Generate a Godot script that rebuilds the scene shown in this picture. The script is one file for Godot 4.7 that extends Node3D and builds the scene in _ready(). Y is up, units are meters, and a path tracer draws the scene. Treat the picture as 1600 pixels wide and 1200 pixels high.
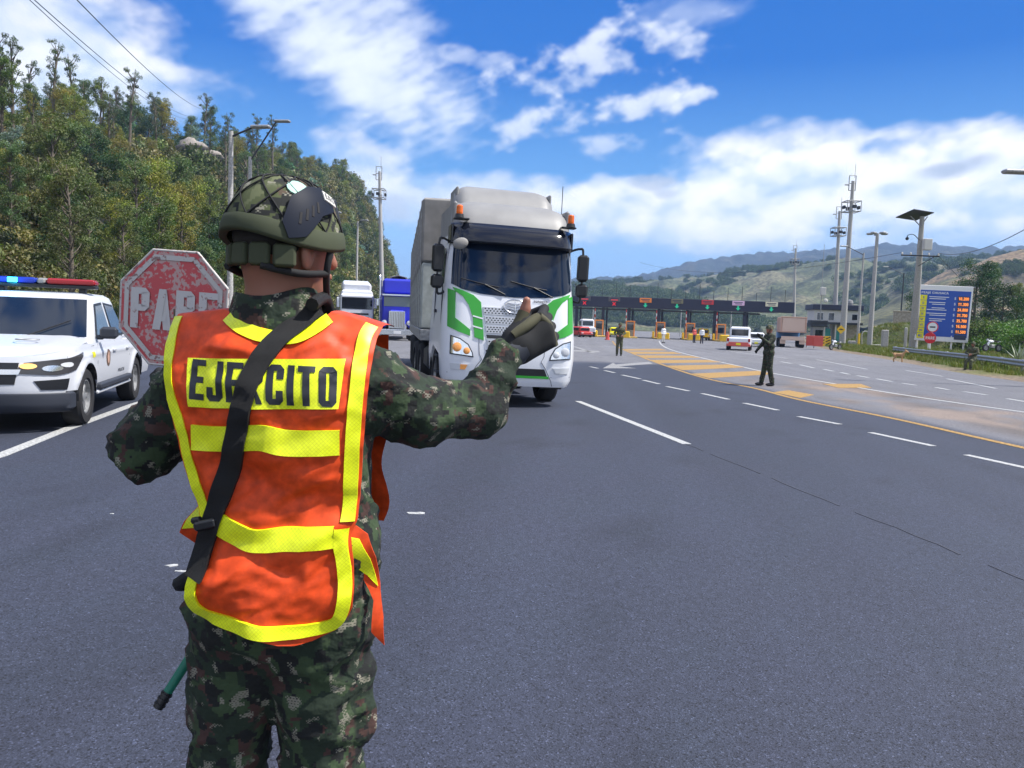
extends Node3D
# A soldier directs traffic on a mountain highway in front of a toll plaza. Units are metres, y up.

class MB:
	var p := PackedVector3Array()
	var n := PackedVector3Array()
	var t := PackedVector2Array()
	var c := PackedColorArray()
	var ix := PackedInt32Array()
	var col := Color.WHITE
	var tinted := false
	func v(pos: Vector3, nor: Vector3, uv := Vector2.ZERO) -> int:
		p.append(pos); n.append(nor); t.append(uv)
		if tinted: c.append(col)
		return p.size() - 1
	func tri(a: Vector3, b: Vector3, d: Vector3) -> void:
		var m := (b - a).cross(d - a).normalized()
		var i := v(a, m); v(b, m); v(d, m)
		ix.append_array([i, i + 2, i + 1])
	func quad(a: Vector3, b: Vector3, d: Vector3, e: Vector3) -> void:
		var m := (d - a).cross(e - b).normalized()
		var i := v(a, m, Vector2(0, 0)); v(b, m, Vector2(1, 0)); v(d, m, Vector2(1, 1)); v(e, m, Vector2(0, 1))
		ix.append_array([i, i + 2, i + 1, i, i + 3, i + 2])
	func box(at: Vector3, size: Vector3, bev := 0.01, bas := Basis()) -> void:
		var h := size * 0.5
		bev = minf(bev, minf(h.x, minf(h.y, h.z)) * 0.9)
		var id := {}
		for s in 8:
			var sg := Vector3(1 if s & 1 else -1, 1 if s & 2 else -1, 1 if s & 4 else -1)
			for ax in 3:
				var q := (h - Vector3(bev, bev, bev)) * sg
				q[ax] = h[ax] * sg[ax]
				var m := Vector3.ZERO
				m[ax] = sg[ax]
				id[s * 3 + ax] = v(at + bas * q, bas * m)
		for ax in 3:
			var b1 := (ax + 1) % 3
			var b2 := (ax + 2) % 3
			for sgn in [0, 1]:
				var base: int = sgn << ax
				var k := [base, base | (1 << b1), base | (1 << b1) | (1 << b2), base | (1 << b2)]
				var q := [id[k[0] * 3 + ax], id[k[1] * 3 + ax], id[k[2] * 3 + ax], id[k[3] * 3 + ax]]
				if sgn == 1: _q(q[0], q[1], q[2], q[3])
				else: _q(q[3], q[2], q[1], q[0])
			# edges along axis ax
			for e in 4:
				var s0: int = (1 << b1 if e & 1 else 0) | (1 << b2 if e & 2 else 0)
				var s1: int = s0 | (1 << ax)
				var flip := (e == 0 or e == 3)
				if flip: _q(id[s0 * 3 + b1], id[s0 * 3 + b2], id[s1 * 3 + b2], id[s1 * 3 + b1])
				else: _q(id[s0 * 3 + b2], id[s0 * 3 + b1], id[s1 * 3 + b1], id[s1 * 3 + b2])
		for s in 8:
			var par := (1 if s & 1 else 0) + (1 if s & 2 else 0) + (1 if s & 4 else 0)
			if par % 2 == 1: _t(id[s * 3], id[s * 3 + 1], id[s * 3 + 2])
			else: _t(id[s * 3], id[s * 3 + 2], id[s * 3 + 1])
	func _t(a: int, b: int, d: int) -> void: ix.append_array([a, d, b])
	func _q(a: int, b: int, d: int, e: int) -> void: ix.append_array([a, d, b, a, e, d])
	func tube(path: Array, rad, seg := 8, caps := true) -> void:
		var m := path.size()
		var up := Vector3.UP
		var first := p.size()
		var side := Vector3.ZERO
		for i in m:
			var d: Vector3 = (path[mini(i + 1, m - 1)] - path[maxi(i - 1, 0)]).normalized()
			if i == 0:
				if absf(d.dot(up)) > 0.95: up = Vector3.RIGHT
				side = d.cross(up).normalized()
			else:
				side = (side - d * side.dot(d)).normalized()
			var o := side.cross(d)
			var r: float = rad[i] if rad is Array else rad
			for k in seg:
				var a := TAU * k / seg
				var m2 := side * cos(a) + o * sin(a)
				v(path[i] + m2 * r, m2, Vector2(float(k) / seg, float(i)))
		for i in m - 1:
			for k in seg:
				var a := first + i * seg + k
				var b := first + i * seg + (k + 1) % seg
				_q(b, a, a + seg, b + seg)
		if caps:
			for e in [0, m - 1]:
				var d: Vector3 = (path[1] - path[0]).normalized() * -1.0 if e == 0 else (path[m - 1] - path[m - 2]).normalized()
				var ctr := v(path[e], d)
				var ring := []
				for k in seg: ring.append(v(p[first + e * seg + k], d))
				for k in seg:
					if e == 0: _t(ctr, ring[k], ring[(k + 1) % seg])
					else: _t(ctr, ring[(k + 1) % seg], ring[k])
	func bar(a: Vector3, b: Vector3, r: float, seg := 6) -> void: tube([a, b], r, seg)
	# profile of (radius, height) turned round the y axis of xf; hard = flat-shaded steps between profile points
	func lathe(prof: Array, xf := Transform3D(), seg := 20) -> void:
		for i in prof.size() - 1:
			var a: Vector2 = prof[i]
			var b: Vector2 = prof[i + 1]
			var d := (b - a).normalized()
			var nr := Vector2(d.y, -d.x)
			var f := p.size()
			for k in seg + 1:
				var g := TAU * k / seg
				var m := (xf.basis * Vector3(nr.x * cos(g), nr.y, nr.x * sin(g))).normalized()
				v(xf * Vector3(a.x * cos(g), a.y, a.x * sin(g)), m); v(xf * Vector3(b.x * cos(g), b.y, b.x * sin(g)), m)
			for k in seg:
				var q := f + k * 2
				_q(q + 2, q, q + 1, q + 3)
	# nu columns by nv rows; seen from outside u runs right and v runs up
	func grid(pts: PackedVector3Array, nu: int, nv: int, wrap := false, uvs := Vector2.ONE) -> void:
		var f := p.size()
		var acc := PackedVector3Array(); acc.resize(nu * nv)
		var cu := nu if wrap else nu - 1
		for j in nv - 1:
			for i in cu:
				var a := j * nu + i
				var b := j * nu + (i + 1) % nu
				var d := b + nu
				var e := a + nu
				var m := (pts[d] - pts[a]).cross(pts[e] - pts[b])
				acc[a] += m; acc[b] += m; acc[d] += m; acc[e] += m
		for j in nv:
			for i in nu:
				v(pts[j * nu + i], acc[j * nu + i].normalized(), Vector2(uvs.x * i / (nu - 1), uvs.y * (1.0 - float(j) / (nv - 1))))
		for j in nv - 1:
			for i in cu:
				var a := f + j * nu + i
				var b := f + j * nu + (i + 1) % nu
				_q(a, b, b + nu, a + nu)
	# polygon in xy (any winding) pushed out along +z by depth d
	func prism(poly: PackedVector2Array, d: float, xf := Transform3D(), bev := 0.0) -> void:
		if Geometry2D.is_polygon_clockwise(poly): poly.reverse()
		# Godot's test treats y as down: make counter-clockwise in y-up
		var ar := 0.0
		for i in poly.size(): ar += poly[i].cross(poly[(i + 1) % poly.size()])
		if ar < 0: poly.reverse()
		var inner := poly
		if bev > 0.0:
			var off := Geometry2D.offset_polygon(poly, -bev, Geometry2D.JOIN_MITER)
			if off.size() == 1 and off[0].size() == poly.size():
				inner = off[0]
				var best := 0
				for i in inner.size():
					if inner[i].distance_to(poly[0]) < inner[best].distance_to(poly[0]): best = i
				var turned := PackedVector2Array()
				for i in inner.size(): turned.append(inner[(best + i) % inner.size()])
				inner = turned
			else: bev = 0.0
		var tr := Geometry2D.triangulate_polygon(inner)
		for i in range(0, tr.size(), 3):
			var a := inner[tr[i]]; var b := inner[tr[i + 1]]; var e := inner[tr[i + 2]]
			if (b - a).cross(e - a) < 0: var s := b; b = e; e = s
			tri(xf * Vector3(a.x, a.y, d), xf * Vector3(b.x, b.y, d), xf * Vector3(e.x, e.y, d))
			tri(xf * Vector3(a.x, a.y, 0), xf * Vector3(e.x, e.y, 0), xf * Vector3(b.x, b.y, 0))
		var z1 := d - bev
		for i in poly.size():
			var j := (i + 1) % poly.size()
			var a := poly[i]; var b := poly[j]
			quad(xf * Vector3(a.x, a.y, bev), xf * Vector3(b.x, b.y, bev), xf * Vector3(b.x, b.y, z1), xf * Vector3(a.x, a.y, z1))
			if bev > 0.0:
				var c2 := inner[i]; var d2 := inner[j]
				quad(xf * Vector3(a.x, a.y, z1), xf * Vector3(b.x, b.y, z1), xf * Vector3(d2.x, d2.y, d), xf * Vector3(c2.x, c2.y, d))
				quad(xf * Vector3(c2.x, c2.y, 0), xf * Vector3(d2.x, d2.y, 0), xf * Vector3(b.x, b.y, bev), xf * Vector3(a.x, a.y, bev))
	func ball(at: Vector3, r: Vector3, seg := 12, rings := 8, bas := Basis()) -> void:
		var f := p.size()
		for j in rings + 1:
			var th := PI * j / rings
			for i in seg + 1:
				var ph := TAU * i / seg
				var d := Vector3(sin(th) * cos(ph), -cos(th), sin(th) * sin(ph))
				v(at + bas * (d * r), (bas * (d / r)).normalized(), Vector2(float(i) / seg, float(j) / rings))
		for j in rings:
			for i in seg:
				var a := f + j * (seg + 1) + i
				_q(a + 1, a, a + seg + 1, a + seg + 2)
	# triangles (flat list of 2D points) laid on a surface: map(x, y, off) gives the 3D point
	func drape(tris: PackedVector2Array, map: Callable, off: float, cell := 0.05) -> void:
		var stack := []
		for i in range(0, tris.size(), 3): stack.append([tris[i], tris[i + 1], tris[i + 2]])
		while stack.size():
			var q: Array = stack.pop_back()
			var a: Vector2 = q[0]; var b: Vector2 = q[1]; var e: Vector2 = q[2]
			var l := [a.distance_to(b), b.distance_to(e), e.distance_to(a)]
			var big: float = maxf(l[0], maxf(l[1], l[2]))
			if big > cell:
				if big == l[0]:
					var m := (a + b) / 2; stack.append([a, m, e]); stack.append([m, b, e])
				elif big == l[1]:
					var m := (b + e) / 2; stack.append([a, b, m]); stack.append([a, m, e])
				else:
					var m := (a + e) / 2; stack.append([a, b, m]); stack.append([m, b, e])
				continue
			if (b - a).cross(e - a) < 0: var s := b; b = e; e = s
			var f := p.size()
			for w in [a, b, e]:
				var o: Vector3 = map.call(w.x, w.y, off)
				var ex: Vector3 = map.call(w.x + 0.004, w.y, off) - o
				var ey: Vector3 = map.call(w.x, w.y + 0.004, off) - o
				v(o, ex.cross(ey).normalized(), w)
			_t(f, f + 1, f + 2)
	func drape_poly(poly: PackedVector2Array, map: Callable, off: float, cell := 0.05) -> void:
		var tr := Geometry2D.triangulate_polygon(poly)
		var l := PackedVector2Array()
		for i in tr: l.append(poly[i])
		drape(l, map, off, cell)
		for i in poly.size():   # a skirt down to the surface gives it thickness
			var a := poly[i]; var b := poly[(i + 1) % poly.size()]
			var k := maxi(1, int(a.distance_to(b) / cell))
			for s in k:
				var q := a.lerp(b, float(s) / k); var w := a.lerp(b, float(s + 1) / k)
				quad(map.call(q.x, q.y, off), map.call(w.x, w.y, off), map.call(w.x, w.y, 0.0), map.call(q.x, q.y, 0.0))
	func add(o: MB, xf: Transform3D) -> void:
		var f := p.size()
		for i in o.p.size():
			v(xf * o.p[i], (xf.basis * o.n[i]).normalized(), o.t[i])
			if tinted and o.tinted: c[c.size() - 1] = o.c[i]
		for i in o.ix: ix.append(f + i)
	func mesh() -> ArrayMesh:
		var a := []
		a.resize(Mesh.ARRAY_MAX)
		a[Mesh.ARRAY_VERTEX] = p; a[Mesh.ARRAY_NORMAL] = n; a[Mesh.ARRAY_TEX_UV] = t; a[Mesh.ARRAY_INDEX] = ix
		if tinted: a[Mesh.ARRAY_COLOR] = c
		var m := ArrayMesh.new()
		m.add_surface_from_arrays(Mesh.PRIMITIVE_TRIANGLES, a)
		return m

class SDF:
	var lo: Vector3
	var h: float
	var nx: int
	var ny: int
	var nz: int
	var f := PackedFloat32Array()
	func _init(a: Vector3, b: Vector3, cell: float) -> void:
		lo = a; h = cell
		nx = int((b.x - a.x) / h) + 2; ny = int((b.y - a.y) / h) + 2; nz = int((b.z - a.z) / h) + 2
		f.resize(nx * ny * nz); f.fill(1.0)
	func bone(a: Vector3, b: Vector3, ra: float, rb: float, k := 0.03) -> void:
		var m := maxf(ra, rb) + k + h * 2.0
		var mn := (a.min(b) - Vector3(m, m, m) - lo) / h
		var mx := (a.max(b) + Vector3(m, m, m) - lo) / h
		var ab := b - a
		var l2 := maxf(ab.length_squared(), 1e-9)
		var dr := rb - ra
		for z in range(maxi(0, int(mn.z)), mini(nz, int(mx.z) + 1)):
			for y in range(maxi(0, int(mn.y)), mini(ny, int(mx.y) + 1)):
				var row := (z * ny + y) * nx
				for x in range(maxi(0, int(mn.x)), mini(nx, int(mx.x) + 1)):
					var q := Vector3(lo.x + x * h - a.x, lo.y + y * h - a.y, lo.z + z * h - a.z)
					var s := clampf(q.dot(ab) / l2, 0.0, 1.0)
					var d := (q - ab * s).length() - ra - dr * s
					var g := f[row + x]
					var e := maxf(k - absf(g - d), 0.0) / k
					f[row + x] = minf(g, d) - e * e * k * 0.25
	func blob(at: Vector3, r: Vector3, bas := Basis(), k := 0.02, cut := false) -> void:
		var m := maxf(r.x, maxf(r.y, r.z)) + k + h * 2.0
		var mn := (at - Vector3(m, m, m) - lo) / h
		var mx := (at + Vector3(m, m, m) - lo) / h
		var inv := bas.inverse()
		for z in range(maxi(0, int(mn.z)), mini(nz, int(mx.z) + 1)):
			for y in range(maxi(0, int(mn.y)), mini(ny, int(mx.y) + 1)):
				var row := (z * ny + y) * nx
				for x in range(maxi(0, int(mn.x)), mini(nx, int(mx.x) + 1)):
					var q := inv * (Vector3(lo.x + x * h, lo.y + y * h, lo.z + z * h) - at)
					var l := (q / r).length()
					var d := l * (l - 1.0) / maxf((q / (r * r)).length(), 1e-6)
					var g := f[row + x]
					if cut:
						d = -d
						var e := maxf(k - absf(g - d), 0.0) / k
						f[row + x] = maxf(g, d) + e * e * k * 0.25
					else:
						var e := maxf(k - absf(g - d), 0.0) / k
						f[row + x] = minf(g, d) - e * e * k * 0.25
	func into(mb: MB, shape = null) -> void:
		var id := PackedInt32Array(); id.resize(nx * ny * nz); id.fill(-1)
		var sy := nx
		var sz := nx * ny
		var off := [0, 1, sy, sy + 1, sz, sz + 1, sz + sy, sz + sy + 1]
		var first := mb.p.size()
		var cells := PackedInt32Array()
		for z in nz - 1:
			for y in ny - 1:
				var row := z * sz + y * sy
				for x in nx - 1:
					var i := row + x
					var g := f[i]
					if g > h * 2.0 or g < -h * 2.0: continue
					var neg := 0
					for k in 8:
						if f[i + off[k]] < 0.0: neg += 1
					if neg == 0 or neg == 8: continue
					var acc := Vector3.ZERO
					var cnt := 0
					for k in 8:
						for b in 3:
							if k & (1 << b): continue
							var k2 := k | (1 << b)
							var d0 := f[i + off[k]]
							var d1 := f[i + off[k2]]
							if (d0 < 0.0) == (d1 < 0.0): continue
							var q := Vector3(k & 1, (k >> 1) & 1, (k >> 2) & 1)
							q[b] += d0 / (d0 - d1)
							acc += q
							cnt += 1
					acc /= cnt
					var gr := Vector3(f[i + 1] + f[i + 1 + sy] + f[i + 1 + sz] + f[i + 1 + sy + sz] - f[i] - f[i + sy] - f[i + sz] - f[i + sy + sz], f[i + sy] + f[i + sy + 1] + f[i + sy + sz] + f[i + sy + sz + 1] - f[i] - f[i + 1] - f[i + sz] - f[i + 1 + sz], f[i + sz] + f[i + sz + 1] + f[i + sz + sy] + f[i + sz + sy + 1] - f[i] - f[i + 1] - f[i + sy] - f[i + sy + 1]).normalized()
					var pos := lo + (Vector3(x, y, z) + acc) * h
					if shape != null: pos += gr * float(shape.call(pos, gr))
					id[i] = mb.v(pos, gr)
					cells.append(i)
		var nor := PackedVector3Array(); nor.resize(mb.p.size() - first)
		for i in cells:
			for ax in 3:
				var st: int = [1, sy, sz][ax]
				var u: int = [sy, sz, 1][ax]
				var w: int = [sz, 1, sy][ax]
				if i - u < 0 or i - w < 0 or i - u - w < 0: continue
				var s0 := f[i] < 0.0
				if s0 == (f[i + st] < 0.0): continue
				var a := id[i]; var b := id[i - u]; var d := id[i - u - w]; var e := id[i - w]
				if a < 0 or b < 0 or d < 0 or e < 0: continue
				if s0: mb._q(a, b, d, e)
				else: mb._q(e, d, b, a)
				var m := (mb.p[d] - mb.p[a]).cross(mb.p[e] - mb.p[b]) * (1.0 if s0 else -1.0)
				nor[a - first] += m; nor[b - first] += m; nor[d - first] += m; nor[e - first] += m
		for i in nor.size():
			if nor[i].length_squared() > 0.0: mb.n[first + i] = nor[i].normalized()

var used := {}
var M := {}
var rng := RandomNumberGenerator.new()

func numbered(called: String) -> String:
	if not used.has(called):
		used[called] = 0
		return called
	used[called] += 1
	return "%s_%03d" % [called, used[called]]

func tag(o: Node, label: String, category: String, group := "") -> void:
	o.set_meta("label", label)
	o.set_meta("category", category)
	if group: o.set_meta("group", group)

func thing(called: String, label: String, category: String, at := Vector3.ZERO, turn := 0.0, group := "") -> Node3D:
	var o := Node3D.new()
	o.name = numbered(called)
	add_child(o)
	o.position = at
	o.rotation.y = turn
	tag(o, label, category, group)
	return o

func part(called: String, mb, m: Material, parent: Node, at := Vector3.ZERO) -> MeshInstance3D:
	var o := MeshInstance3D.new()
	o.name = called
	o.mesh = mb.mesh() if mb is MB else mb
	o.material_override = m
	o.position = at
	parent.add_child(o, true)
	return o

func struct(called: String, mb, m: Material) -> MeshInstance3D:
	var o := part(numbered(called), mb, m, self)
	o.set_meta("kind", "structure")
	return o

func solo(called: String, mb, m: Material, label: String, category: String, at := Vector3.ZERO, group := "") -> MeshInstance3D:
	var o := part(numbered(called), mb, m, self, at)
	tag(o, label, category, group)
	return o

func copy(o: Node3D, at: Vector3, turn: float, label := "", group := "") -> Node3D:
	var r: Node3D = o.duplicate()
	r.name = numbered(str(o.name))
	add_child(r)
	r.position = at
	r.rotation.y = turn
	if label: r.set_meta("label", label)
	if group: r.set_meta("group", group)
	return r

func mat(called: String, r: float, g: float, b: float, rough := 0.8, metal := 0.0) -> StandardMaterial3D:
	var m := StandardMaterial3D.new()
	m.resource_name = called
	m.albedo_color = Color(r, g, b).linear_to_srgb()
	m.roughness = rough
	m.metallic = metal
	m.cull_mode = BaseMaterial3D.CULL_DISABLED
	M[called] = m
	return m

func vmat(called: String, rough := 0.85) -> StandardMaterial3D:
	var m := mat(called, 1, 1, 1, rough)
	m.vertex_color_use_as_albedo = true
	return m

func glow(called: String, r: float, g: float, b: float, energy: float) -> StandardMaterial3D:
	var m := mat(called, r * 0.5, g * 0.5, b * 0.5, 0.4)
	m.emission_enabled = true
	m.emission = Color(r, g, b).linear_to_srgb()
	m.emission_energy_multiplier = energy
	return m

func noise(seed_: int, freq: float, oct := 4) -> FastNoiseLite:
	var n := FastNoiseLite.new()
	n.seed = seed_
	n.noise_type = FastNoiseLite.TYPE_SIMPLEX_SMOOTH
	n.frequency = freq
	n.fractal_type = FastNoiseLite.FRACTAL_FBM
	n.fractal_octaves = oct
	return n

func plane_noise(seed_: int, size: int, freq: float, oct := 4) -> PackedByteArray:
	var im := noise(seed_, freq, oct).get_seamless_image(size, size, false, false, 0.15, true)
	im.convert(Image.FORMAT_L8)
	return im.get_data()

func textured(m: StandardMaterial3D, im: Image, tile: float, world := true, sharp := 4.0) -> StandardMaterial3D:
	m.albedo_texture = ImageTexture.create_from_image(im)
	m.uv1_triplanar = true
	m.uv1_world_triplanar = world
	m.uv1_triplanar_sharpness = sharp
	m.uv1_scale = Vector3.ONE / tile
	return m

func relief(m: StandardMaterial3D, im: Image, depth: float, scale := 1.0) -> void:
	var b: Image = im.duplicate()
	b.convert(Image.FORMAT_RGBA8)
	b.bump_map_to_normal_map(depth)
	m.normal_enabled = true
	m.normal_texture = ImageTexture.create_from_image(b)
	m.normal_scale = scale

var face := {}
func text_tris(words: String, w: float, h: float, bold := true) -> PackedVector2Array:
	var key := "b" if bold else "r"
	if not face.has(key):
		var sf := SystemFont.new()
		sf.font_names = PackedStringArray(["Droid Sans"])
		sf.font_weight = 700 if bold else 400
		face[key] = sf
	var tm := TextMesh.new()
	tm.font = face[key]
	tm.text = words
	tm.font_size = 64
	tm.depth = 0.0
	tm.curve_step = 2.0
	var a := tm.surface_get_arrays(0)
	var vs: PackedVector3Array = a[Mesh.ARRAY_VERTEX]
	var id = a[Mesh.ARRAY_INDEX]
	var o := PackedVector2Array()
	if id == null or id.size() == 0:
		for q in vs: o.append(Vector2(q.x, q.y))
	else:
		for i in id: o.append(Vector2(vs[i].x, vs[i].y))
	var lo := Vector2(INF, INF)
	var hi := -lo
	for q in o: lo = lo.min(q); hi = hi.max(q)
	for i in o.size(): o[i] = (o[i] - (lo + hi) / 2.0) / (hi - lo) * Vector2(w, h)
	return o

# heavy condensed capitals built from bars, as on stencilled panels; each letter is 1 wide and 2 high
func block_text(words: String, w: float, h: float, gap := 0.22, bold := 0.34) -> PackedVector2Array:
	var b := bold
	var c := b * 0.75
	var bars := {
		"E": [[0, 0, b, 2], [b, 2 - c, 1, 2], [b, 1 - c / 2, 0.9, 1 + c / 2], [b, 0, 1, c]],
		"I": [[0, 0, b, 2]],
		"T": [[0, 2 - c, 1, 2], [0.5 - b / 2, 0, 0.5 + b / 2, 2 - c]],
		"J": [[1 - b, 0.22, 1, 2], [0.22, 0, 0.78, c], [0, 0.22, b, 0.7]],
		"C": [[0, 0.22, b, 1.78], [0.22, 0, 0.78, c], [0.22, 2 - c, 0.78, 2], [1 - b, 0.22, 1, 0.72], [1 - b, 1.28, 1, 1.78]],
		"O": [[0, 0.22, b, 1.78], [1 - b, 0.22, 1, 1.78], [0.22, 0, 0.78, c], [0.22, 2 - c, 0.78, 2]],
		"P": [[0, 0, b, 2], [b, 2 - c, 0.78, 2], [b, 0.86, 0.78, 0.86 + c], [1 - b, 1.08, 1, 1.78]],
		"R": [[0, 0, b, 2], [b, 2 - c, 0.78, 2], [b, 0.92, 0.78, 0.92 + c], [1 - b, 1.12, 1, 1.78]],
		"A": [[0.28, 0.42, 0.72, 0.42 + c]],
	}
	var slants := {
		"J": [[0, 0.22, b, 0.22, 0.45, c, 0.22, 0], [1, 0.22, 0.78, 0, 0.55, c, 1 - b, 0.22]],
		"R": [[1 - b, 0.92, 0.45, 0.92, 0.66, 0, 1.02, 0], [1, 1.78, 0.78, 2, 0.55, 2 - c, 1 - b, 1.78], [1, 1.12, 1 - b, 1.12, 0.55, 0.92 + c, 0.78, 0.92]],
		"P": [[1, 1.78, 0.78, 2, 0.55, 2 - c, 1 - b, 1.78], [1, 1.08, 1 - b, 1.08, 0.55, 0.86 + c, 0.78, 0.86]],
		"A": [[0, 0, b, 0, 0.5 + b * 0.45, 2, 0.5 - b * 0.45, 2], [1 - b, 0, 1, 0, 0.5 + b * 0.45, 2, 0.5 - b * 0.45, 2]],
	}
	var round := [[0, 0.22, b, 0.22, 0.45, c, 0.22, 0], [0, 1.78, 0.22, 2, 0.45, 2 - c, b, 1.78], [1, 0.22, 0.78, 0, 0.55, c, 1 - b, 0.22], [1, 1.78, 0.78, 2, 0.55, 2 - c, 1 - b, 1.78]]
	var o := PackedVector2Array()
	var x := 0.0
	for ch in words:
		var quads := []
		for q in bars[ch]: quads.append([q[0], q[1], q[2], q[1], q[2], q[3], q[0], q[3]])
		for q in (round if ch in "OC" else slants.get(ch, [])): quads.append(q)
		for q in quads:
			for k in [0, 1, 2, 0, 2, 3]: o.append(Vector2(x + q[k * 2], q[k * 2 + 1]))
		x += (b if ch == "I" else 1.0) + gap
	var full := x - gap
	for i in o.size(): o[i] = Vector2((o[i].x / full - 0.5) * w, (o[i].y / 2.0 - 0.5) * h)
	return o

func flat_text(mb: MB, words: String, w: float, h: float, xf: Transform3D, off := 0.004) -> void:
	var tr := text_tris(words, w, h)
	for i in range(0, tr.size(), 3):
		var a := tr[i]; var b := tr[i + 1]; var e := tr[i + 2]
		if (b - a).cross(e - a) < 0: var s := b; b = e; e = s
		mb.tri(xf * Vector3(a.x, a.y, off), xf * Vector3(b.x, b.y, off), xf * Vector3(e.x, e.y, off))

func look_z(at: Vector3, dir: Vector3, up := Vector3.UP) -> Transform3D:
	var z := dir.normalized()
	if absf(z.dot(up)) > 0.98: up = Vector3.RIGHT
	var x := up.cross(z).normalized()
	return Transform3D(Basis(x, z.cross(x), z), at)

func ring_poly(r: float, k: int, turn := 0.0, sx := 1.0) -> PackedVector2Array:
	var o := PackedVector2Array()
	for i in k: o.append(Vector2(cos(turn + TAU * i / k) * r * sx, sin(turn + TAU * i / k) * r))
	return o

func strip_poly(line: Array, w: float) -> PackedVector2Array:
	var o := PackedVector2Array()
	var back := PackedVector2Array()
	for i in line.size():
		var d: Vector2 = (line[mini(i + 1, line.size() - 1)] - line[maxi(i - 1, 0)]).normalized().orthogonal() * w / 2.0
		o.append(line[i] + d); back.append(line[i] - d)
	back.reverse()
	o.append_array(back)
	return o

func smooth_line(pts: Array, step := 6) -> Array:
	var o := []
	for i in pts.size() - 1:
		for s in step:
			o.append(pts[i].cubic_interpolate(pts[i + 1], pts[maxi(i - 1, 0)], pts[mini(i + 2, pts.size() - 1)], float(s) / step))
	o.append(pts[-1])
	return o


# ---------- air and light ----------
# clouds of the sky: azimuth and elevation in degrees (0 is straight ahead, right positive), radii, tilt, strength, kind
const CLOUDS := [[-12.3, 19.3, 10.8, 4.9, 0.85, 0, 0.819, -0.574], [-9.1, 16.5, 5.2, 2.8, 0.80, 0, 0.906, -0.423], [-17.9, 20.7, 6.8, 2.3, 0.60, 0, 0.906, -0.423], [-31.9, 16.3, 8.5, 4.5, 0.75, 2, 1.000, 0.000], [-28.8, 13.6, 7.9, 2.5, 0.60, 2, 0.985, 0.174], [6.5, 18.8, 7.8, 2.2, 0.75, 1, 0.978, 0.208], [8.5, 15.8, 4.5, 1.8, 0.80, 1, 0.966, 0.259], [0.7, 14.1, 4.5, 1.4, 0.70, 1, 0.978, 0.208], [12.9, 16.4, 1.9, 0.8, 0.75, 1, 0.940, 0.342], [10.9, 20.9, 5.1, 1.3, 0.40, 0, 0.985, 0.174], [-2.3, 18.8, 4.3, 0.8, 0.40, 1, 0.996, -0.087], [6.4, 12.8, 4.5, 1.0, 0.55, 1, 0.985, 0.174], [29.3, 10.0, 18.1, 2.7, 0.97, 2, 1.000, 0.000], [17.2, 10.7, 6.8, 3.0, 0.93, 2, 1.000, 0.000], [13.0, 8.1, 15.3, 2.2, 0.85, 2, 1.000, 0.000], [-4.2, 8.6, 12.4, 2.0, 0.60, 2, 1.000, 0.000], [-11.7, 10.9, 4.2, 2.0, 0.60, 2, 0.985, -0.174], [22.0, 6.6, 26.4, 1.6, 0.40, 2, 1.000, 0.000], [28.4, 10.5, 2.4, 0.5, 0.80, 3, 0.999, 0.052], [9.5, 10.2, 2.7, 0.7, 0.60, 3, 0.990, 0.139], [10.7, 9.5, 1.5, 0.4, 0.50, 3, 0.990, 0.139], [-8.9, 8.2, 3.3, 1.1, 0.40, 3, 1.000, 0.000]]
var sky_a: FastNoiseLite
var sky_b: FastNoiseLite
var sky_c: FastNoiseLite

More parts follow.
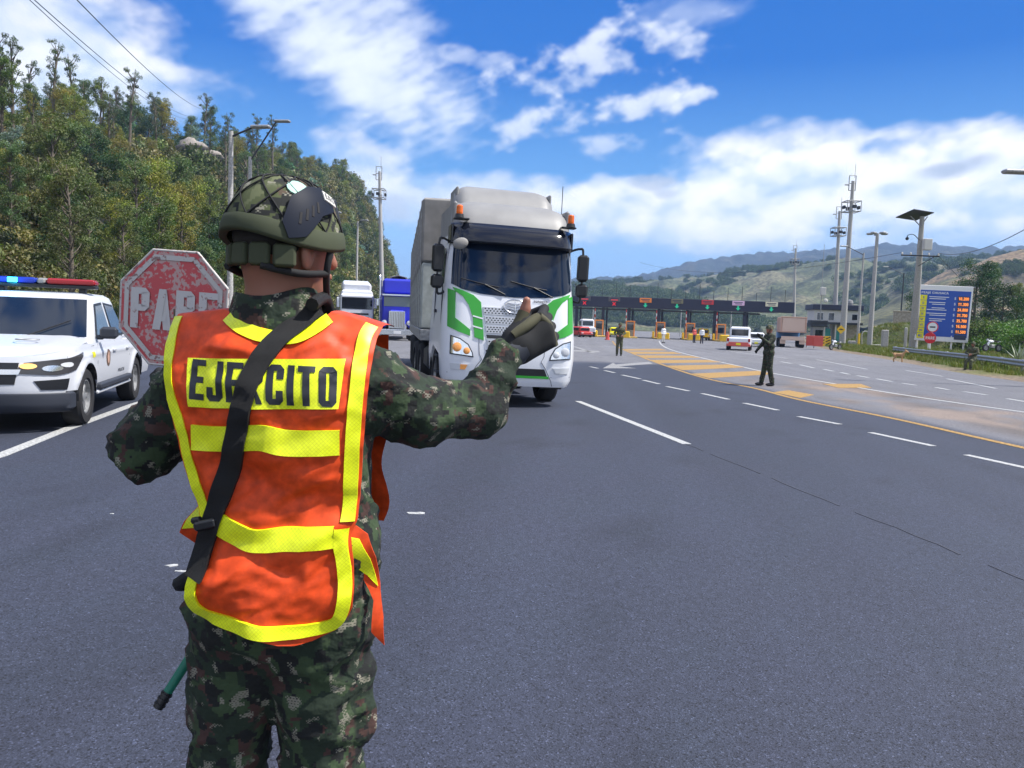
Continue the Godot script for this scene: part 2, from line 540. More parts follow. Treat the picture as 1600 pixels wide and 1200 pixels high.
func sky_color(az: float, el: float) -> Color:
	var ra := deg_to_rad(az)
	var re := deg_to_rad(el)
	var d := Vector3(sin(ra) * cos(re), sin(re), -cos(ra) * cos(re))
	var c: Color
	if el < 7.0: c = Color(0.46, 0.62, 0.80).lerp(Color(0.15, 0.40, 0.76), maxf(el, 0.0) / 7.0)
	elif el < 18.0: c = Color(0.15, 0.40, 0.76).lerp(Color(0.006, 0.135, 0.52), (el - 7.0) / 11.0)
	else: c = Color(0.006, 0.135, 0.52).lerp(Color(0.002, 0.10, 0.44), minf((el - 18.0) / 14.0, 1.0))
	var warp := sky_c.get_noise_3d(d.x * 6.0, d.y * 12.0, d.z * 6.0) * 3.2
	var puff := sky_a.get_noise_3d(d.x * 16.0, d.y * 26.0, d.z * 16.0)
	var fib := sky_b.get_noise_3d((d.x + d.y * 0.7) * 40.0, (d.y - d.x * 0.45) * 150.0, d.z * 20.0)
	for k in CLOUDS.size():
		var q: Array = CLOUDS[k]
		var dx: float = az - q[0] + warp * 0.8
		var dy: float = el - q[1] + warp * 0.35
		if absf(dx) > q[2] * 1.7 + 1.0 or absf(dy) > q[2] * 1.7 + 1.0: continue
		var u: float = (dx * q[6] + dy * q[7]) / q[2]
		var v: float = (dy * q[6] - dx * q[7]) / q[3]
		var m: float = 1.0 - (u * u + v * v)
		if m < -0.8: continue
		var a := 0.0
		var w := Color(0.80, 0.85, 0.93)
		if q[5] == 0: a = smoothstep(-0.4, 1.35, m + fib * 0.55 + puff * 0.6) * 0.88
		elif q[5] == 1:
			a = smoothstep(0.05, 1.25, m * 0.85 + puff * 1.7 + fib * 0.35)
			w = Color(0.62, 0.68, 0.80).lerp(Color(0.86, 0.89, 0.94), clampf(0.5 + v * 0.8 + puff * 0.8, 0.0, 1.0))
		elif q[5] == 2:
			a = smoothstep(-0.5, 0.9, m + puff * 0.7 + fib * 0.25)
			w = Color(0.62, 0.73, 0.88).lerp(Color(0.98, 0.97, 0.95), clampf(0.6 + v * 0.8 + puff * 1.2, 0.0, 1.0))
		else:
			a = smoothstep(0.0, 0.9, m * 0.9 + puff * 0.9)
			w = Color(0.33, 0.42, 0.58)
		c = c.lerp(w, clampf(a * q[4], 0.0, 1.0))
	# the rest of the sky: the same bank and the same broken clouds, all the way round
	var out := smoothstep(38.0, 60.0, absf(az))
	var high := smoothstep(28.0, 42.0, el)
	var share := maxf(out, high)
	if share > 0.0:
		var g := sky_a.get_noise_3d(d.x * 4.0 + 7.0, d.y * 6.0, d.z * 4.0)
		var bank := smoothstep(-0.45, 0.25, puff * 0.5 + 0.55 - absf(el - 13.0) / 12.0)
		var brk := smoothstep(-0.18, 0.16, g * 0.7 + puff * 0.8)
		c = c.lerp(Color(0.95, 0.96, 0.98), maxf(bank * out, brk) * share * 0.95)
	return c

func make_sky() -> Image:
	sky_a = noise(11, 0.9, 6)
	sky_b = noise(12, 0.35, 4)
	sky_c = noise(13, 0.5, 3)
	var coarse := Image.create(512, 256, false, Image.FORMAT_RGBF)
	coarse.fill(Color(0.25, 0.26, 0.24))
	for y in 132:
		for x in 512:
			var az := (x + 0.5) / 512.0 * 360.0
			coarse.set_pixel(x, y, sky_color(az - 360.0 if az > 180.0 else az, maxf(90.0 - (y + 0.5) / 256.0 * 180.0, 0.0)))
	coarse.resize(4096, 2048, Image.INTERPOLATE_BILINEAR)
	var y0 := int((90.0 - 36.0) / 180.0 * 2048.0)
	var wide := int(44.0 / 360.0 * 4096.0)
	for y in range(y0, 1040):
		var el := maxf(90.0 - (y + 0.5) / 2048.0 * 180.0, 0.0)
		for x in range(-wide, wide):
			coarse.set_pixel((x + 4096) % 4096, y, sky_color((x + 0.5) / 4096.0 * 360.0, el))
	return coarse

func light_and_air() -> void:
	var cam := Camera3D.new()
	cam.name = "camera"
	add_child(cam)
	cam.position = Vector3(0, 1.55, 0)
	cam.basis = Basis(Vector3.RIGHT, -0.07983) * Basis(Vector3.BACK, 0.0360)
	cam.fov = 53.13
	cam.near = 0.05
	cam.far = 9000.0
	cam.current = true
	var sun := DirectionalLight3D.new()
	sun.name = "sun"
	add_child(sun)
	sun.light_energy = 1.5
	sun.light_color = Color(1.0, 0.98, 0.95)
	sun.light_angular_distance = 2.0
	sun.shadow_enabled = true
	sun.look_at_from_position(Vector3.ZERO, -Vector3(0.55, 0.80, 0.03))
	var w := WorldEnvironment.new()
	w.name = "air"
	add_child(w)
	var e := Environment.new()
	w.environment = e
	e.background_mode = Environment.BG_SKY
	e.sky = Sky.new()
	var pm := PanoramaSkyMaterial.new()
	pm.panorama = ImageTexture.create_from_image(make_sky())
	e.sky.sky_material = pm
	e.background_energy_multiplier = 0.92
	e.tonemap_mode = Environment.TONE_MAPPER_LINEAR
	e.tonemap_exposure = 1.5
	e.sdfgi_enabled = true
	e.ssao_enabled = true
	e.ssil_enabled = true
	e.fog_enabled = true
	e.fog_density = 0.00026
	e.fog_light_color = Color(0.64, 0.79, 1.0)

# ---------- materials ----------
func speckle(size: int, lo: float, hi: float, big: PackedByteArray, stones: int, tint: Color) -> Image:
	# fine grit, then single pale and dark stones a few millimetres across
	var g := PackedFloat32Array()
	g.resize(size * size)
	var r := RandomNumberGenerator.new()
	r.seed = 5
	for i in size * size: g[i] = (lo + (hi - lo) * r.randf()) * (0.92 + 0.16 * big[i] / 255.0)
	for k in stones:
		var x := r.randi() % size
		var y := r.randi() % size
		var f := r.randf_range(0.55, 0.75) if k % 5 < 3 else (r.randf_range(1.2, 1.45) if k % 15 else r.randf_range(1.5, 1.9))
		for dy in (1 + r.randi() % 2):
			for dx in (1 + r.randi() % 3): g[((y + dy) % size) * size + (x + dx) % size] *= f
	var by := PackedByteArray()
	by.resize(size * size * 3)
	for i in size * size:
		by[i * 3] = clampi(int(255.0 * g[i] * tint.r), 0, 255)
		by[i * 3 + 1] = clampi(int(255.0 * g[i] * tint.g), 0, 255)
		by[i * 3 + 2] = clampi(int(255.0 * g[i] * tint.b), 0, 255)
	return Image.create_from_data(size, size, false, Image.FORMAT_RGB8, by)

func worn_image(size: int, paint: Color, bare: Color, edge: int) -> Image:
	var a := plane_noise(71, size, 0.045, 5)
	var b := plane_noise(72, size, 0.008, 3)
	var by := PackedByteArray()
	by.resize(size * size * 3)
	for i in size * size:
		var k := clampf((a[i] * 0.55 + b[i] * 0.5 - edge) / 18.0, 0.0, 1.0)
		var c := paint.lerp(bare, k * 0.85).linear_to_srgb()
		var g := 0.90 + 0.10 * a[(i * 7) % (size * size)] / 255.0
		by[i * 3] = int(c.r * g * 255.0); by[i * 3 + 1] = int(c.g * g * 255.0); by[i * 3 + 2] = int(c.b * g * 255.0)
	return Image.create_from_data(size, size, false, Image.FORMAT_RGB8, by)

func camo_image(size: int, pale := false) -> Image:
	var a := plane_noise(21, size, 0.011, 3)
	var b := plane_noise(22, size, 0.013, 3)
	var d := plane_noise(23, size, 0.015, 3)
	var e := plane_noise(24, size, 0.024, 2)
	var by := PackedByteArray()
	by.resize(size * size * 3)
	var cols := [Color(0.014, 0.027, 0.015), Color(0.034, 0.058, 0.025), Color(0.054, 0.026, 0.021), Color(0.007, 0.009, 0.009), Color(0.20, 0.19, 0.145)]
	if pale: cols = [Color(0.070, 0.085, 0.035), Color(0.11, 0.125, 0.060), Color(0.085, 0.060, 0.040), Color(0.012, 0.014, 0.013), Color(0.24, 0.23, 0.18)]
	for i in 5: cols[i] = cols[i].linear_to_srgb()
	for y in size:
		for x in size:
			var i := y * size + x
			# blocky outlines: the shapes step by small squares
			var j := (y / 4 * 4) * size + (x / 4 * 4)
			var c: Color = cols[0]
			if a[j] > 142: c = cols[1]
			if b[j] > 158: c = cols[2]
			if d[j] > 165 or d[j] < 62: c = cols[3]
			if e[j] > 183 and ((x / 3 + y / 3) % 2 == 0 or e[j] > 196 and y % 4 < 3): c = cols[4]
			by[i * 3] = int(c.r * 255.0); by[i * 3 + 1] = int(c.g * 255.0); by[i * 3 + 2] = int(c.b * 255.0)
	return Image.create_from_data(size, size, false, Image.FORMAT_RGB8, by)

func grain(seed_: int, size: int, freq: float, lo: float, hi: float, oct := 5) -> Image:
	var im := noise(seed_, freq, oct).get_seamless_image(size, size, false, false, 0.15, true)
	im.convert(Image.FORMAT_L8)
	var src := im.get_data()
	var by := PackedByteArray()
	by.resize(size * size)
	for i in size * size: by[i] = clampi(int(255.0 * (lo + (hi - lo) * src[i] / 255.0)), 0, 255)
	var o := Image.create_from_data(size, size, false, Image.FORMAT_L8, by)
	o.convert(Image.FORMAT_RGB8)
	return o

func materials() -> void:
	var asphalt := vmat("asphalt", 0.82)
	var big := plane_noise(3, 768, 0.04, 4)
	var sp := speckle(768, 0.44, 0.68, big, 42000, Color(0.97, 0.98, 1.0))
	textured(asphalt, sp, 2.6)
	relief(asphalt, sp, 4.0, 0.5)
	var soil := vmat("soil", 0.95)
	textured(soil, grain(31, 512, 0.03, 0.55, 1.0), 3.7)
	relief(soil, grain(32, 512, 0.05, 0.0, 1.0), 6.0)
	textured(vmat("far_slope", 1.0), grain(51, 512, 0.05, 0.42, 1.0, 5), 120.0)
	var paint := mat("white_paint", 0.62, 0.63, 0.62, 0.7)
	textured(paint, grain(33, 512, 0.04, 0.62, 1.0), 0.9)
	textured(mat("faded_paint", 0.42, 0.42, 0.42, 0.8), grain(33, 512, 0.04, 0.55, 1.0), 0.9)
	var ypaint := mat("yellow_paint", 0.60, 0.36, 0.10, 0.8)
	textured(ypaint, grain(34, 512, 0.045, 0.5, 1.0), 1.3)
	mat("tar", 0.046, 0.050, 0.066, 0.85)
	# uniform cloth
	var camo := mat("camouflage_cloth", 1, 1, 1, 0.9)
	textured(camo, camo_image(768), 0.80, false, 14.0)
	relief(camo, grain(35, 512, 0.06, 0.0, 1.0, 3), 3.0, 0.6)
	var hc := mat("helmet_cloth", 1, 1, 1, 0.9)
	textured(hc, camo_image(512, true), 0.62, false, 14.0)
	mat("mint", 0.36, 0.62, 0.52, 0.6)
	var pf := mat("paddle_face", 1, 1, 1, 0.55)
	textured(pf, worn_image(512, Color(0.62, 0.095, 0.105), Color(0.56, 0.43, 0.40), 134), 0.34, false)
	var ww := mat("worn_white", 1, 1, 1, 0.6)
	textured(ww, worn_image(512, Color(0.60, 0.58, 0.55), Color(0.25, 0.12, 0.11), 158), 0.29, false)
	textured(mat("letter_white", 1, 1, 1, 0.6), worn_image(512, Color(0.64, 0.62, 0.60), Color(0.36, 0.22, 0.20), 176), 0.29, false)
	mat("skin", 0.29, 0.125, 0.08, 0.55)
	M.skin.subsurf_scatter_enabled = true
	M.skin.subsurf_scatter_strength = 0.15
	mat("hair", 0.012, 0.010, 0.009, 0.7)
	mat("black_cloth", 0.010, 0.011, 0.013, 0.85)
	var web := mat("webbing", 0.010, 0.011, 0.013, 0.7)
	textured(web, grain(36, 256, 0.2, 0.4, 1.0, 2), 0.03, false)
	relief(web, grain(37, 256, 0.2, 0.0, 1.0, 2), 8.0)
	mat("olive_cloth", 0.075, 0.072, 0.040, 0.85)
	mat("olive_band", 0.045, 0.055, 0.028, 0.85)
	mat("dark_plastic", 0.026, 0.031, 0.044, 0.6)
	mat("rail_plastic", 0.014, 0.018, 0.030, 0.5)
	M.rail_plastic.metallic_specular = 0.2
	mat("black_plastic", 0.012, 0.013, 0.016, 0.4)
	mat("black_gloss", 0.010, 0.012, 0.020, 0.15)
	mat("rubber", 0.016, 0.016, 0.018, 0.85)
	mat("boot_leather", 0.010, 0.010, 0.011, 0.5)
	var orange := mat("orange_vinyl", 0.86, 0.088, 0.018, 0.5)
	orange.metallic_specular = 0.32
	textured(orange, grain(38, 512, 0.02, 0.74, 1.0), 0.33, false)
	var lime := mat("lime_reflective", 0.86, 0.95, 0.012, 0.4)
	textured(lime, lime_image(256), 0.055, false)
	mat("black_print", 0.010, 0.013, 0.020, 0.5)
	mat("green_tape", 0.008, 0.16, 0.10, 0.5)
	# metal and paint
	var white := mat("white_coachwork", 0.73, 0.75, 0.79, 0.22)
	white.clearcoat_enabled = true
	white.clearcoat = 0.5
	mat("grey_white", 0.27, 0.27, 0.268, 0.5)
	textured(M.grey_white, grain(44, 256, 0.015, 0.9, 1.0), 2.3, false)
	var pw := mat("patrol_white", 0.57, 0.59, 0.63, 0.25)
	pw.clearcoat_enabled = true
	pw.clearcoat = 0.5
	mat("silver", 0.50, 0.52, 0.55, 0.35, 0.25)
	mat("tarpaulin", 0.28, 0.27, 0.255, 0.75)
	textured(M.tarpaulin, grain(40, 256, 0.02, 0.84, 1.0), 2.1, false)
	mat("green_coachwork", 0.035, 0.33, 0.035, 0.3)
	mat("blue_coachwork", 0.035, 0.045, 0.55, 0.3)
	mat("navy_paint", 0.022, 0.026, 0.055, 0.5)
	mat("chrome", 0.72, 0.73, 0.75, 0.18, 1.0)
	mat("galvanised", 0.50, 0.51, 0.52, 0.5, 0.6)
	textured(M.galvanised, grain(41, 256, 0.03, 0.7, 1.0), 0.8, false)
	mat("concrete", 0.58, 0.57, 0.55, 0.9)
	textured(M.concrete, grain(42, 512, 0.03, 0.65, 1.0), 1.7)
	mat("beige_render", 0.50, 0.44, 0.36, 0.9)
	textured(M.beige_render, grain(43, 512, 0.02, 0.75, 1.0), 4.1)
	mat("pale_wall", 0.58, 0.57, 0.54, 0.9)
	mat("red_paint", 0.55, 0.035, 0.03, 0.45)
	mat("red_plastic", 0.62, 0.10, 0.08, 0.5)
	mat("amber_plastic", 0.75, 0.14, 0.012, 0.25)
	mat("amber_lens", 0.85, 0.36, 0.10, 0.15)
	mat("lamp_glass", 0.62, 0.64, 0.66, 0.08)
	mat("reflector", 0.85, 0.85, 0.85, 0.12, 1.0)
	mat("signal_yellow", 0.85, 0.52, 0.015, 0.5)
	mat("safety_orange", 0.72, 0.25, 0.055, 0.5)
	mat("sign_blue", 0.012, 0.075, 0.42, 0.4)
	mat("sign_yellow", 0.80, 0.75, 0.01, 0.4)
	mat("sign_white", 0.78, 0.79, 0.80, 0.4)
	mat("sign_red", 0.62, 0.012, 0.02, 0.4)
	mat("steel_dark", 0.035, 0.038, 0.045, 0.5, 0.3)
	mat("rust_rose", 0.52, 0.33, 0.25, 0.7)
	var win := mat("windscreen_glass", 0.008, 0.016, 0.034, 0.04)
	win.metallic_specular = 0.45
	var win2 := mat("side_glass", 0.012, 0.014, 0.020, 0.05)
	win2.metallic_specular = 0.7
	var bright := mat("bright_glass", 0.06, 0.075, 0.085, 0.06)
	bright.metallic_specular = 0.8
	mat("curtain", 0.50, 0.54, 0.51, 0.45)
	textured(M.curtain, grain(47, 256, 0.03, 0.8, 1.0), 1.9, false)
	mat("lamp_dark", 0.05, 0.05, 0.055, 0.12)
	mat("badge_brown", 0.12, 0.07, 0.045, 0.4)
	mat("blue_lens", 0.01, 0.035, 0.35, 0.12)
	mat("red_lens", 0.30, 0.015, 0.02, 0.15)
	mat("pale_glass", 0.16, 0.20, 0.17, 0.08)
	mat("pale_rose", 0.62, 0.46, 0.37, 0.7)
	mat("cab_blue", 0.10, 0.24, 0.48, 0.4)
	mat("ochre_kerb", 0.50, 0.36, 0.10, 0.8)
	mat("grey_sign", 0.09, 0.09, 0.10, 0.5)
	mat("orange_sign", 0.85, 0.25, 0.05, 0.5)
	mat("olive_sign", 0.20, 0.19, 0.11, 0.5)
	mat("red_sign", 0.62, 0.05, 0.06, 0.5)
	mat("pink_sign", 0.80, 0.55, 0.75, 0.5)
	mat("white_sign", 0.80, 0.76, 0.55, 0.5)
	mat("sign_dark", 0.035, 0.045, 0.09, 0.5)
	mat("panel_dark", 0.018, 0.018, 0.028, 0.3)
	mat("teal_paint", 0.05, 0.36, 0.34, 0.6)
	# bark, leaves, stone
	var bark := mat("bark", 0.24, 0.20, 0.155, 0.95)
	textured(bark, grain(45, 256, 0.03, 0.5, 1.0), 0.7, false)
	var leaf := vmat("leaf", 0.6)
	leaf.backlight_enabled = true
	leaf.backlight = Color(0.66, 0.78, 0.34)
	mat("boulder", 0.50, 0.45, 0.40, 0.95)
	textured(M.boulder, grain(46, 512, 0.02, 0.5, 1.0), 2.7)
	mat("agave_leaf", 0.30, 0.34, 0.24, 0.6)
	mat("dog_fur", 0.42, 0.25, 0.12, 0.9)
	# lamps that are lit
	glow("blue_beacon", 0.02, 0.35, 1.0, 1.2)
	glow("cyan_beacon", 0.05, 0.85, 1.0, 3.2)
	glow("red_led", 0.9, 0.03, 0.05, 0.45)
	glow("green_led", 0.02, 0.45, 0.25, 0.5)
	glow("orange_led", 1.0, 0.28, 0.04, 1.0)
	glow("headlamp_glow", 1.0, 0.55, 0.18, 0.9)

func lime_image(size: int) -> Image:
	var im := Image.create(size, size, false, Image.FORMAT_RGB8)
	var nz := plane_noise(50, size, 0.02, 3)
	for y in size:
		for x in size:
			# small pressed lozenges of the reflective tape
			var u := (x + y) % 32
			var v := (x - y + size * 4) % 32
			var g := 0.93 + 0.07 * nz[y * size + x] / 255.0
			if u < 4 or v < 4: g *= 0.88
			im.set_pixel(x, y, Color(g, g, g))
	return im


# ---------- the land ----------
func left_edge(z: float) -> float:
	var d := maxf(-z, 0.0)
	if d < 50.0: return -9.6 - 0.028 * d - 0.0011 * d * d
	return -13.75 - 0.10 * (d - 50.0)

func right_edge(z: float) -> float:
	var pts := [[20.0, 15.0], [0.0, 16.4], [-29.0, 19.3], [-36.0, 20.6], [-50.0, 24.6], [-72.0, 29.9], [-98.0, 38.0], [-125.0, 47.0], [-200.0, 75.0], [-300.0, 115.0]]
	for i in pts.size() - 1:
		if z >= pts[i + 1][0]: return lerpf(pts[i][1], pts[i + 1][1], (pts[i][0] - z) / (pts[i][0] - pts[i + 1][0]))
	return 115.0

var land_noise := FastNoiseLite.new()
func hill_height(x: float, z: float) -> float:
	# the wooded hill beside the left verge
	var l := left_edge(z) - 4.0 - x
	if l <= 0.0: return 0.0
	var d := -z
	var top := 10.5 + 0.120 * clampf(d, 50.0, 420.0) + 0.06 * clampf(d - 200.0, 0.0, 220.0)
	top *= 1.0 - 0.5 * smoothstep(330.0, 470.0, d)
	var wide := lerpf(34.0, 26.0, clampf((d - 120.0) / 260.0, 0.0, 1.0))
	var r := clampf(l / wide, 0.0, 1.0)
	var y := top * (r * 0.75 + 0.25 * r * r * (3.0 - 2.0 * r)) + maxf(0.0, l - wide) * 0.10
	return y + land_noise.get_noise_2d(x, z) * 2.5 * minf(l / 15.0, 1.0)

func on_hill(dir: Vector3) -> Vector3:
	# where a line of sight from the road meets the wooded slope
	var q := Vector3(0, 1.55, 0)
	for i in 900:
		q += dir * 0.6
		if q.y < hill_height(q.x, q.z): break
	return q

func right_height(x: float, z: float) -> float:
	var l := x - right_edge(z)
	if l <= 0.0: return 0.0
	var y := 0.12 * smoothstep(0.0, 1.5, l) + land_noise.get_noise_2d(x * 2.0, z * 2.0) * 0.25 * smoothstep(1.0, 6.0, l)
	# grassy mound under the beige wall
	var m := 1.0 - Vector2((x - 58.0) / 15.0, (z + 101.0) / 10.0).length_squared()
	if m > 0.0: y += 3.1 * smoothstep(0.0, 0.75, m)
	y += 0.02 * maxf(0.0, l - 14.0)
	return y

func land() -> void:
	land_noise.seed = 77
	land_noise.frequency = 0.03
	land_noise.fractal_octaves = 4
	var fine := noise(78, 0.35, 4)
	# flat ground to the horizon
	var g := MB.new()
	g.tinted = true
	g.col = Color(0.11, 0.12, 0.05)
	g.quad(Vector3(-3000, -0.3, 400), Vector3(3000, -0.3, 400), Vector3(3000, -0.3, -6500), Vector3(-3000, -0.3, -6500))
	struct("ground", g, M.soil)
	# road between its two edges, older and paler asphalt away from the newly laid lanes
	var r := MB.new()
	var zs := PackedFloat32Array()
	var z := 9.0
	while z > -300.0:
		zs.append(z)
		z -= 0.35 if z > -45.0 else (1.0 if z > -130.0 else 5.0)
	var cols := 110
	var yl := smooth_line([Vector2(10.269, -79.897), Vector2(8.198, -60.137), Vector2(6.935, -44.242), Vector2(6.122, -26.266), Vector2(6.616, -20.834), Vector2(6.687, -17.74), Vector2(7.231, -14.345), Vector2(7.471, -11.076), Vector2(8.2, -4.0), Vector2(8.6, 9.0)], 5)
	var pts := PackedVector3Array()
	var tint := PackedColorArray()
	for zz in zs:
		var a := left_edge(zz)
		var b := right_edge(zz)
		var yx := 99.0
		for i in yl.size() - 1:
			if yl[i].y <= zz and yl[i + 1].y >= zz: yx = lerpf(yl[i].x, yl[i + 1].x, (zz - yl[i].y) / (yl[i + 1].y - yl[i].y))
		for i in cols:
			var x := lerpf(a, b, float(i) / (cols - 1))
			pts.append(Vector3(x, 0, zz))
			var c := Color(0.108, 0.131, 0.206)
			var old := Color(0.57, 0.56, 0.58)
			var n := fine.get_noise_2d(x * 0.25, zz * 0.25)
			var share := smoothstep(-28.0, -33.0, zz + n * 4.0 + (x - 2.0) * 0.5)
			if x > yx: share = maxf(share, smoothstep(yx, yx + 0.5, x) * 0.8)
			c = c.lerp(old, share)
			if zz > -12.0 and x < 3.0: c = c.lerp(Color(0.118, 0.134, 0.208), 0.4 + 0.6 * fine.get_noise_2d(x * 0.6 + 30.0, zz * 0.6))
			# dust and soil lying on the painted island
			var isl := smoothstep(0.4, 1.4, x - yx) * smoothstep(5.2, 3.4, x - yx) * smoothstep(-28.0, -22.0, zz)
			if x < yx: isl = 0.0
			var dust := isl * smoothstep(-0.20, 0.40, fine.get_noise_2d(x * 0.9, zz * 0.5) + 0.5 * fine.get_noise_2d(x * 3.1, zz * 2.3 + 40.0) + 0.12)
			c = c.lerp(Color(0.84, 0.63, 0.48).lerp(Color(0.40, 0.32, 0.27), clampf(0.5 + fine.get_noise_2d(x * 1.7 + 11.0, zz * 0.8) * 1.6, 0.0, 1.0)), clampf(dust, 0.0, 0.85))
			# wear that runs with the traffic, and old spills
			var wear := fine.get_noise_2d(x * 2.6 + zz * 0.16, zz * 0.07 + 5.0)
			var spill := smoothstep(0.36, 0.5, fine.get_noise_2d(x * 1.9 + 60.0, zz * 1.3))
			c = c * (1.0 + 0.16 * n + 0.20 * wear) * (1.0 - 0.22 * spill)
			c.a = 1.0
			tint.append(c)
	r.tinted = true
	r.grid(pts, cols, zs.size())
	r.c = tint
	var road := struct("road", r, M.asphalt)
	markings(road)
	# verges and hill as one sheet on each side
	var h := MB.new()
	h.tinted = true
	pts = PackedVector3Array()
	tint = PackedColorArray()
	var lat := [0.0, 0.4, 1.0, 2.0, 3.0, 5.0, 7.0, 9.0, 12.0, 15.0, 18.0, 22.0, 26.0, 30.0, 35.0, 40.0, 45.0, 50.0, 56.0, 62.0, 70.0, 80.0, 95.0, 120.0, 160.0]
	lat.reverse()
	z = 30.0
	var rows := 0
	while z > -520.0:
		for l in lat:
			var x: float = left_edge(z) - l
			pts.append(Vector3(x, hill_height(x, z) + (0.02 if l > 0.0 else -0.02), z))
			var n := fine.get_noise_2d(x * 0.15, z * 0.15)
			var c := Color(0.12, 0.10, 0.06).lerp(Color(0.065, 0.075, 0.025), clampf(0.5 + n, 0.0, 1.0))
			# bare rock showing in places at the foot of the slope
			c = c.lerp(Color(0.17, 0.15, 0.135), smoothstep(0.05, 0.3, fine.get_noise_2d(x * 0.05 + 70.0, z * 0.05)) * smoothstep(7.0, 3.0, l + n * 4.0))
			tint.append(c)
		z -= 4.0
		rows += 1
	h.grid(pts, lat.size(), rows)
	h.c = tint
	struct("hillside", h, M.soil)
	var v := MB.new()
	v.tinted = true
	pts = PackedVector3Array()
	tint = PackedColorArray()
	z = 20.0
	rows = 0
	var lr := 62
	while z > -210.0:
		for i in lr:
			var l: float = pow(i / 61.0, 1.6) * 110.0
			var x := right_edge(z) + l - 0.05
			pts.append(Vector3(x, right_height(x, z) - (0.03 if i == 0 else 0.0), z))
			var n := fine.get_noise_2d(x * 0.25, z * 0.25)
			var n2 := fine.get_noise_2d(x * 0.06 + 9.0, z * 0.06)
			var c := Color(0.10, 0.135, 0.022).lerp(Color(0.19, 0.19, 0.05), clampf(0.45 + n2 * 1.3, 0.0, 1.0))
			var bare := smoothstep(2.6, 0.4, l + n * 2.5)
			# a worn track crosses the grass behind the guard rail
			bare = maxf(bare, smoothstep(2.2, 0.8, absf(x - 43.0 - (z + 72.0) * 0.9) + n * 1.5) * smoothstep(-95.0, -88.0, z))
			bare = maxf(bare, smoothstep(2.4, 1.0, absf(l - 8.5 + n * 3.0)) * smoothstep(-92.0, -84.0, z) * 0.9)
			c = c.lerp(Color(0.34, 0.26, 0.18), bare)
			tint.append(c * (1.0 + 0.3 * n))
		z -= 1.0
		rows += 1
	v.grid(pts, lr, rows)
	v.c = tint
	struct("verge", v, M.soil)

var slopes := {}
func far_hill(called: String, ridge: Array, depth: float, cols: int, rows: int, base: Color, patch: Color, patch_share: float, seed_: int, rough: float) -> void:
	# ridge: points (x, height, z) of the skyline; the slope runs down towards the road over «depth» metres
	var nz := noise(seed_, 0.004, 5)
	var nf := noise(seed_ + 1, 0.02, 5)
	var line := smooth_line(ridge, 8)
	var pts := PackedVector3Array()
	var tint := PackedColorArray()
	for j in rows:
		var t := float(j) / (rows - 1)
		for i in cols:
			var f := float(i) / (cols - 1) * (line.size() - 1)
			var a: Vector3 = line[int(f)].lerp(line[mini(int(f) + 1, line.size() - 1)], f - int(f))
			var toward := Vector3(-a.x * 0.35, 0, -a.z).normalized()
			var q := a + toward * depth * (1.0 - t)
			q.y = a.y * (1.0 - pow(1.0 - t, 1.35)) + (nz.get_noise_2d(q.x, q.z) * rough * 1.4 * t * (1.0 - t) * 2.0) + nf.get_noise_2d(q.x, q.z) * rough * 0.22 * minf(t * 4.0, 1.0)
			if j == 0: q.y = -2.0
			pts.append(q)
			var k := nf.get_noise_2d(q.x * 0.8 + 50.0, q.z * 1.6)
			var c := base.lerp(patch, smoothstep(0.05 - patch_share, 0.25 - patch_share, nz.get_noise_2d(q.x * 2.3, q.z * 3.1 + 90.0)))
			c = c.lerp(Color(0.022, 0.034, 0.016), smoothstep(0.0, 0.28, k) * 0.75)
			tint.append(c)
	# back of the hill, so that it is a body and not a sheet
	for i in cols:
		var q := pts[(rows - 1) * cols + i]
		var away := Vector3(q.x, 0, q.z).normalized()
		pts.append(Vector3(q.x, -2.0, q.z) + away * depth * 0.6)
		tint.append(base)
	var m := MB.new()
	m.tinted = true
	m.grid(pts, cols, rows + 1)
	m.c = tint
	struct(called, m, M.far_slope)
	slopes[called] = pts

func far_hills() -> void:
	far_hill("far_mountain", [Vector3(65.526, 114.119, -2300), Vector3(235.801, 139.102, -2300), Vector3(368.197, 155.156, -2300), Vector3(555.563, 205.158, -2300), Vector3(727.741, 223.844, -2250), Vector3(891.802, 236.097, -2200), Vector3(1074.834, 243.671, -2100), Vector3(1237.679, 233.249, -2000), Vector3(1394.401, 226.358, -1900)], 1100.0, 150, 40, Color(0.050, 0.070, 0.045), Color(0.11, 0.11, 0.065), -0.10, 300, 60.0)
	far_hill("far_hill", [Vector3(-100.234, 47.401, -1150), Vector3(-5.241, 55.53, -1150), Vector3(115.398, 55.669, -1120), Vector3(182.512, 59.835, -1080), Vector3(235.468, 67.499, -1040), Vector3(291.843, 77.14, -1000), Vector3(382.102, 86.453, -940), Vector3(454.72, 86.011, -900), Vector3(518.795, 92.288, -860), Vector3(586.37, 103.994, -800)], 620.0, 190, 60, Color(0.185, 0.215, 0.095), Color(0.32, 0.30, 0.17), 0.04, 310, 30.0)
	far_hill("hill", [Vector3(172.943, 7.433, -420), Vector3(197.985, 14.367, -430), Vector3(228.58, 27.964, -450), Vector3(266.589, 42.744, -480), Vector3(305.768, 54.044, -500), Vector3(341.881, 64.702, -500), Vector3(389.865, 78.586, -500), Vector3(466.642, 89.401, -500)], 200.0, 120, 50, Color(0.19, 0.19, 0.075), Color(0.42, 0.30, 0.17), 0.10, 320, 12.0)
	far_hill("wooded_ridge", [Vector3(-135.99, 32.393, -800), Vector3(-69.959, 41.334, -800), Vector3(-3.578, 38.803, -780), Vector3(46.888, 37.149, -760), Vector3(76.137, 39.737, -740), Vector3(103.998, 36.223, -720), Vector3(136.12, 30.751, -700), Vector3(174.75, 20.409, -690), Vector3(201.129, 8.243, -680)], 200.0, 160, 30, Color(0.036, 0.050, 0.022), Color(0.06, 0.07, 0.03), 0.0, 330, 14.0)

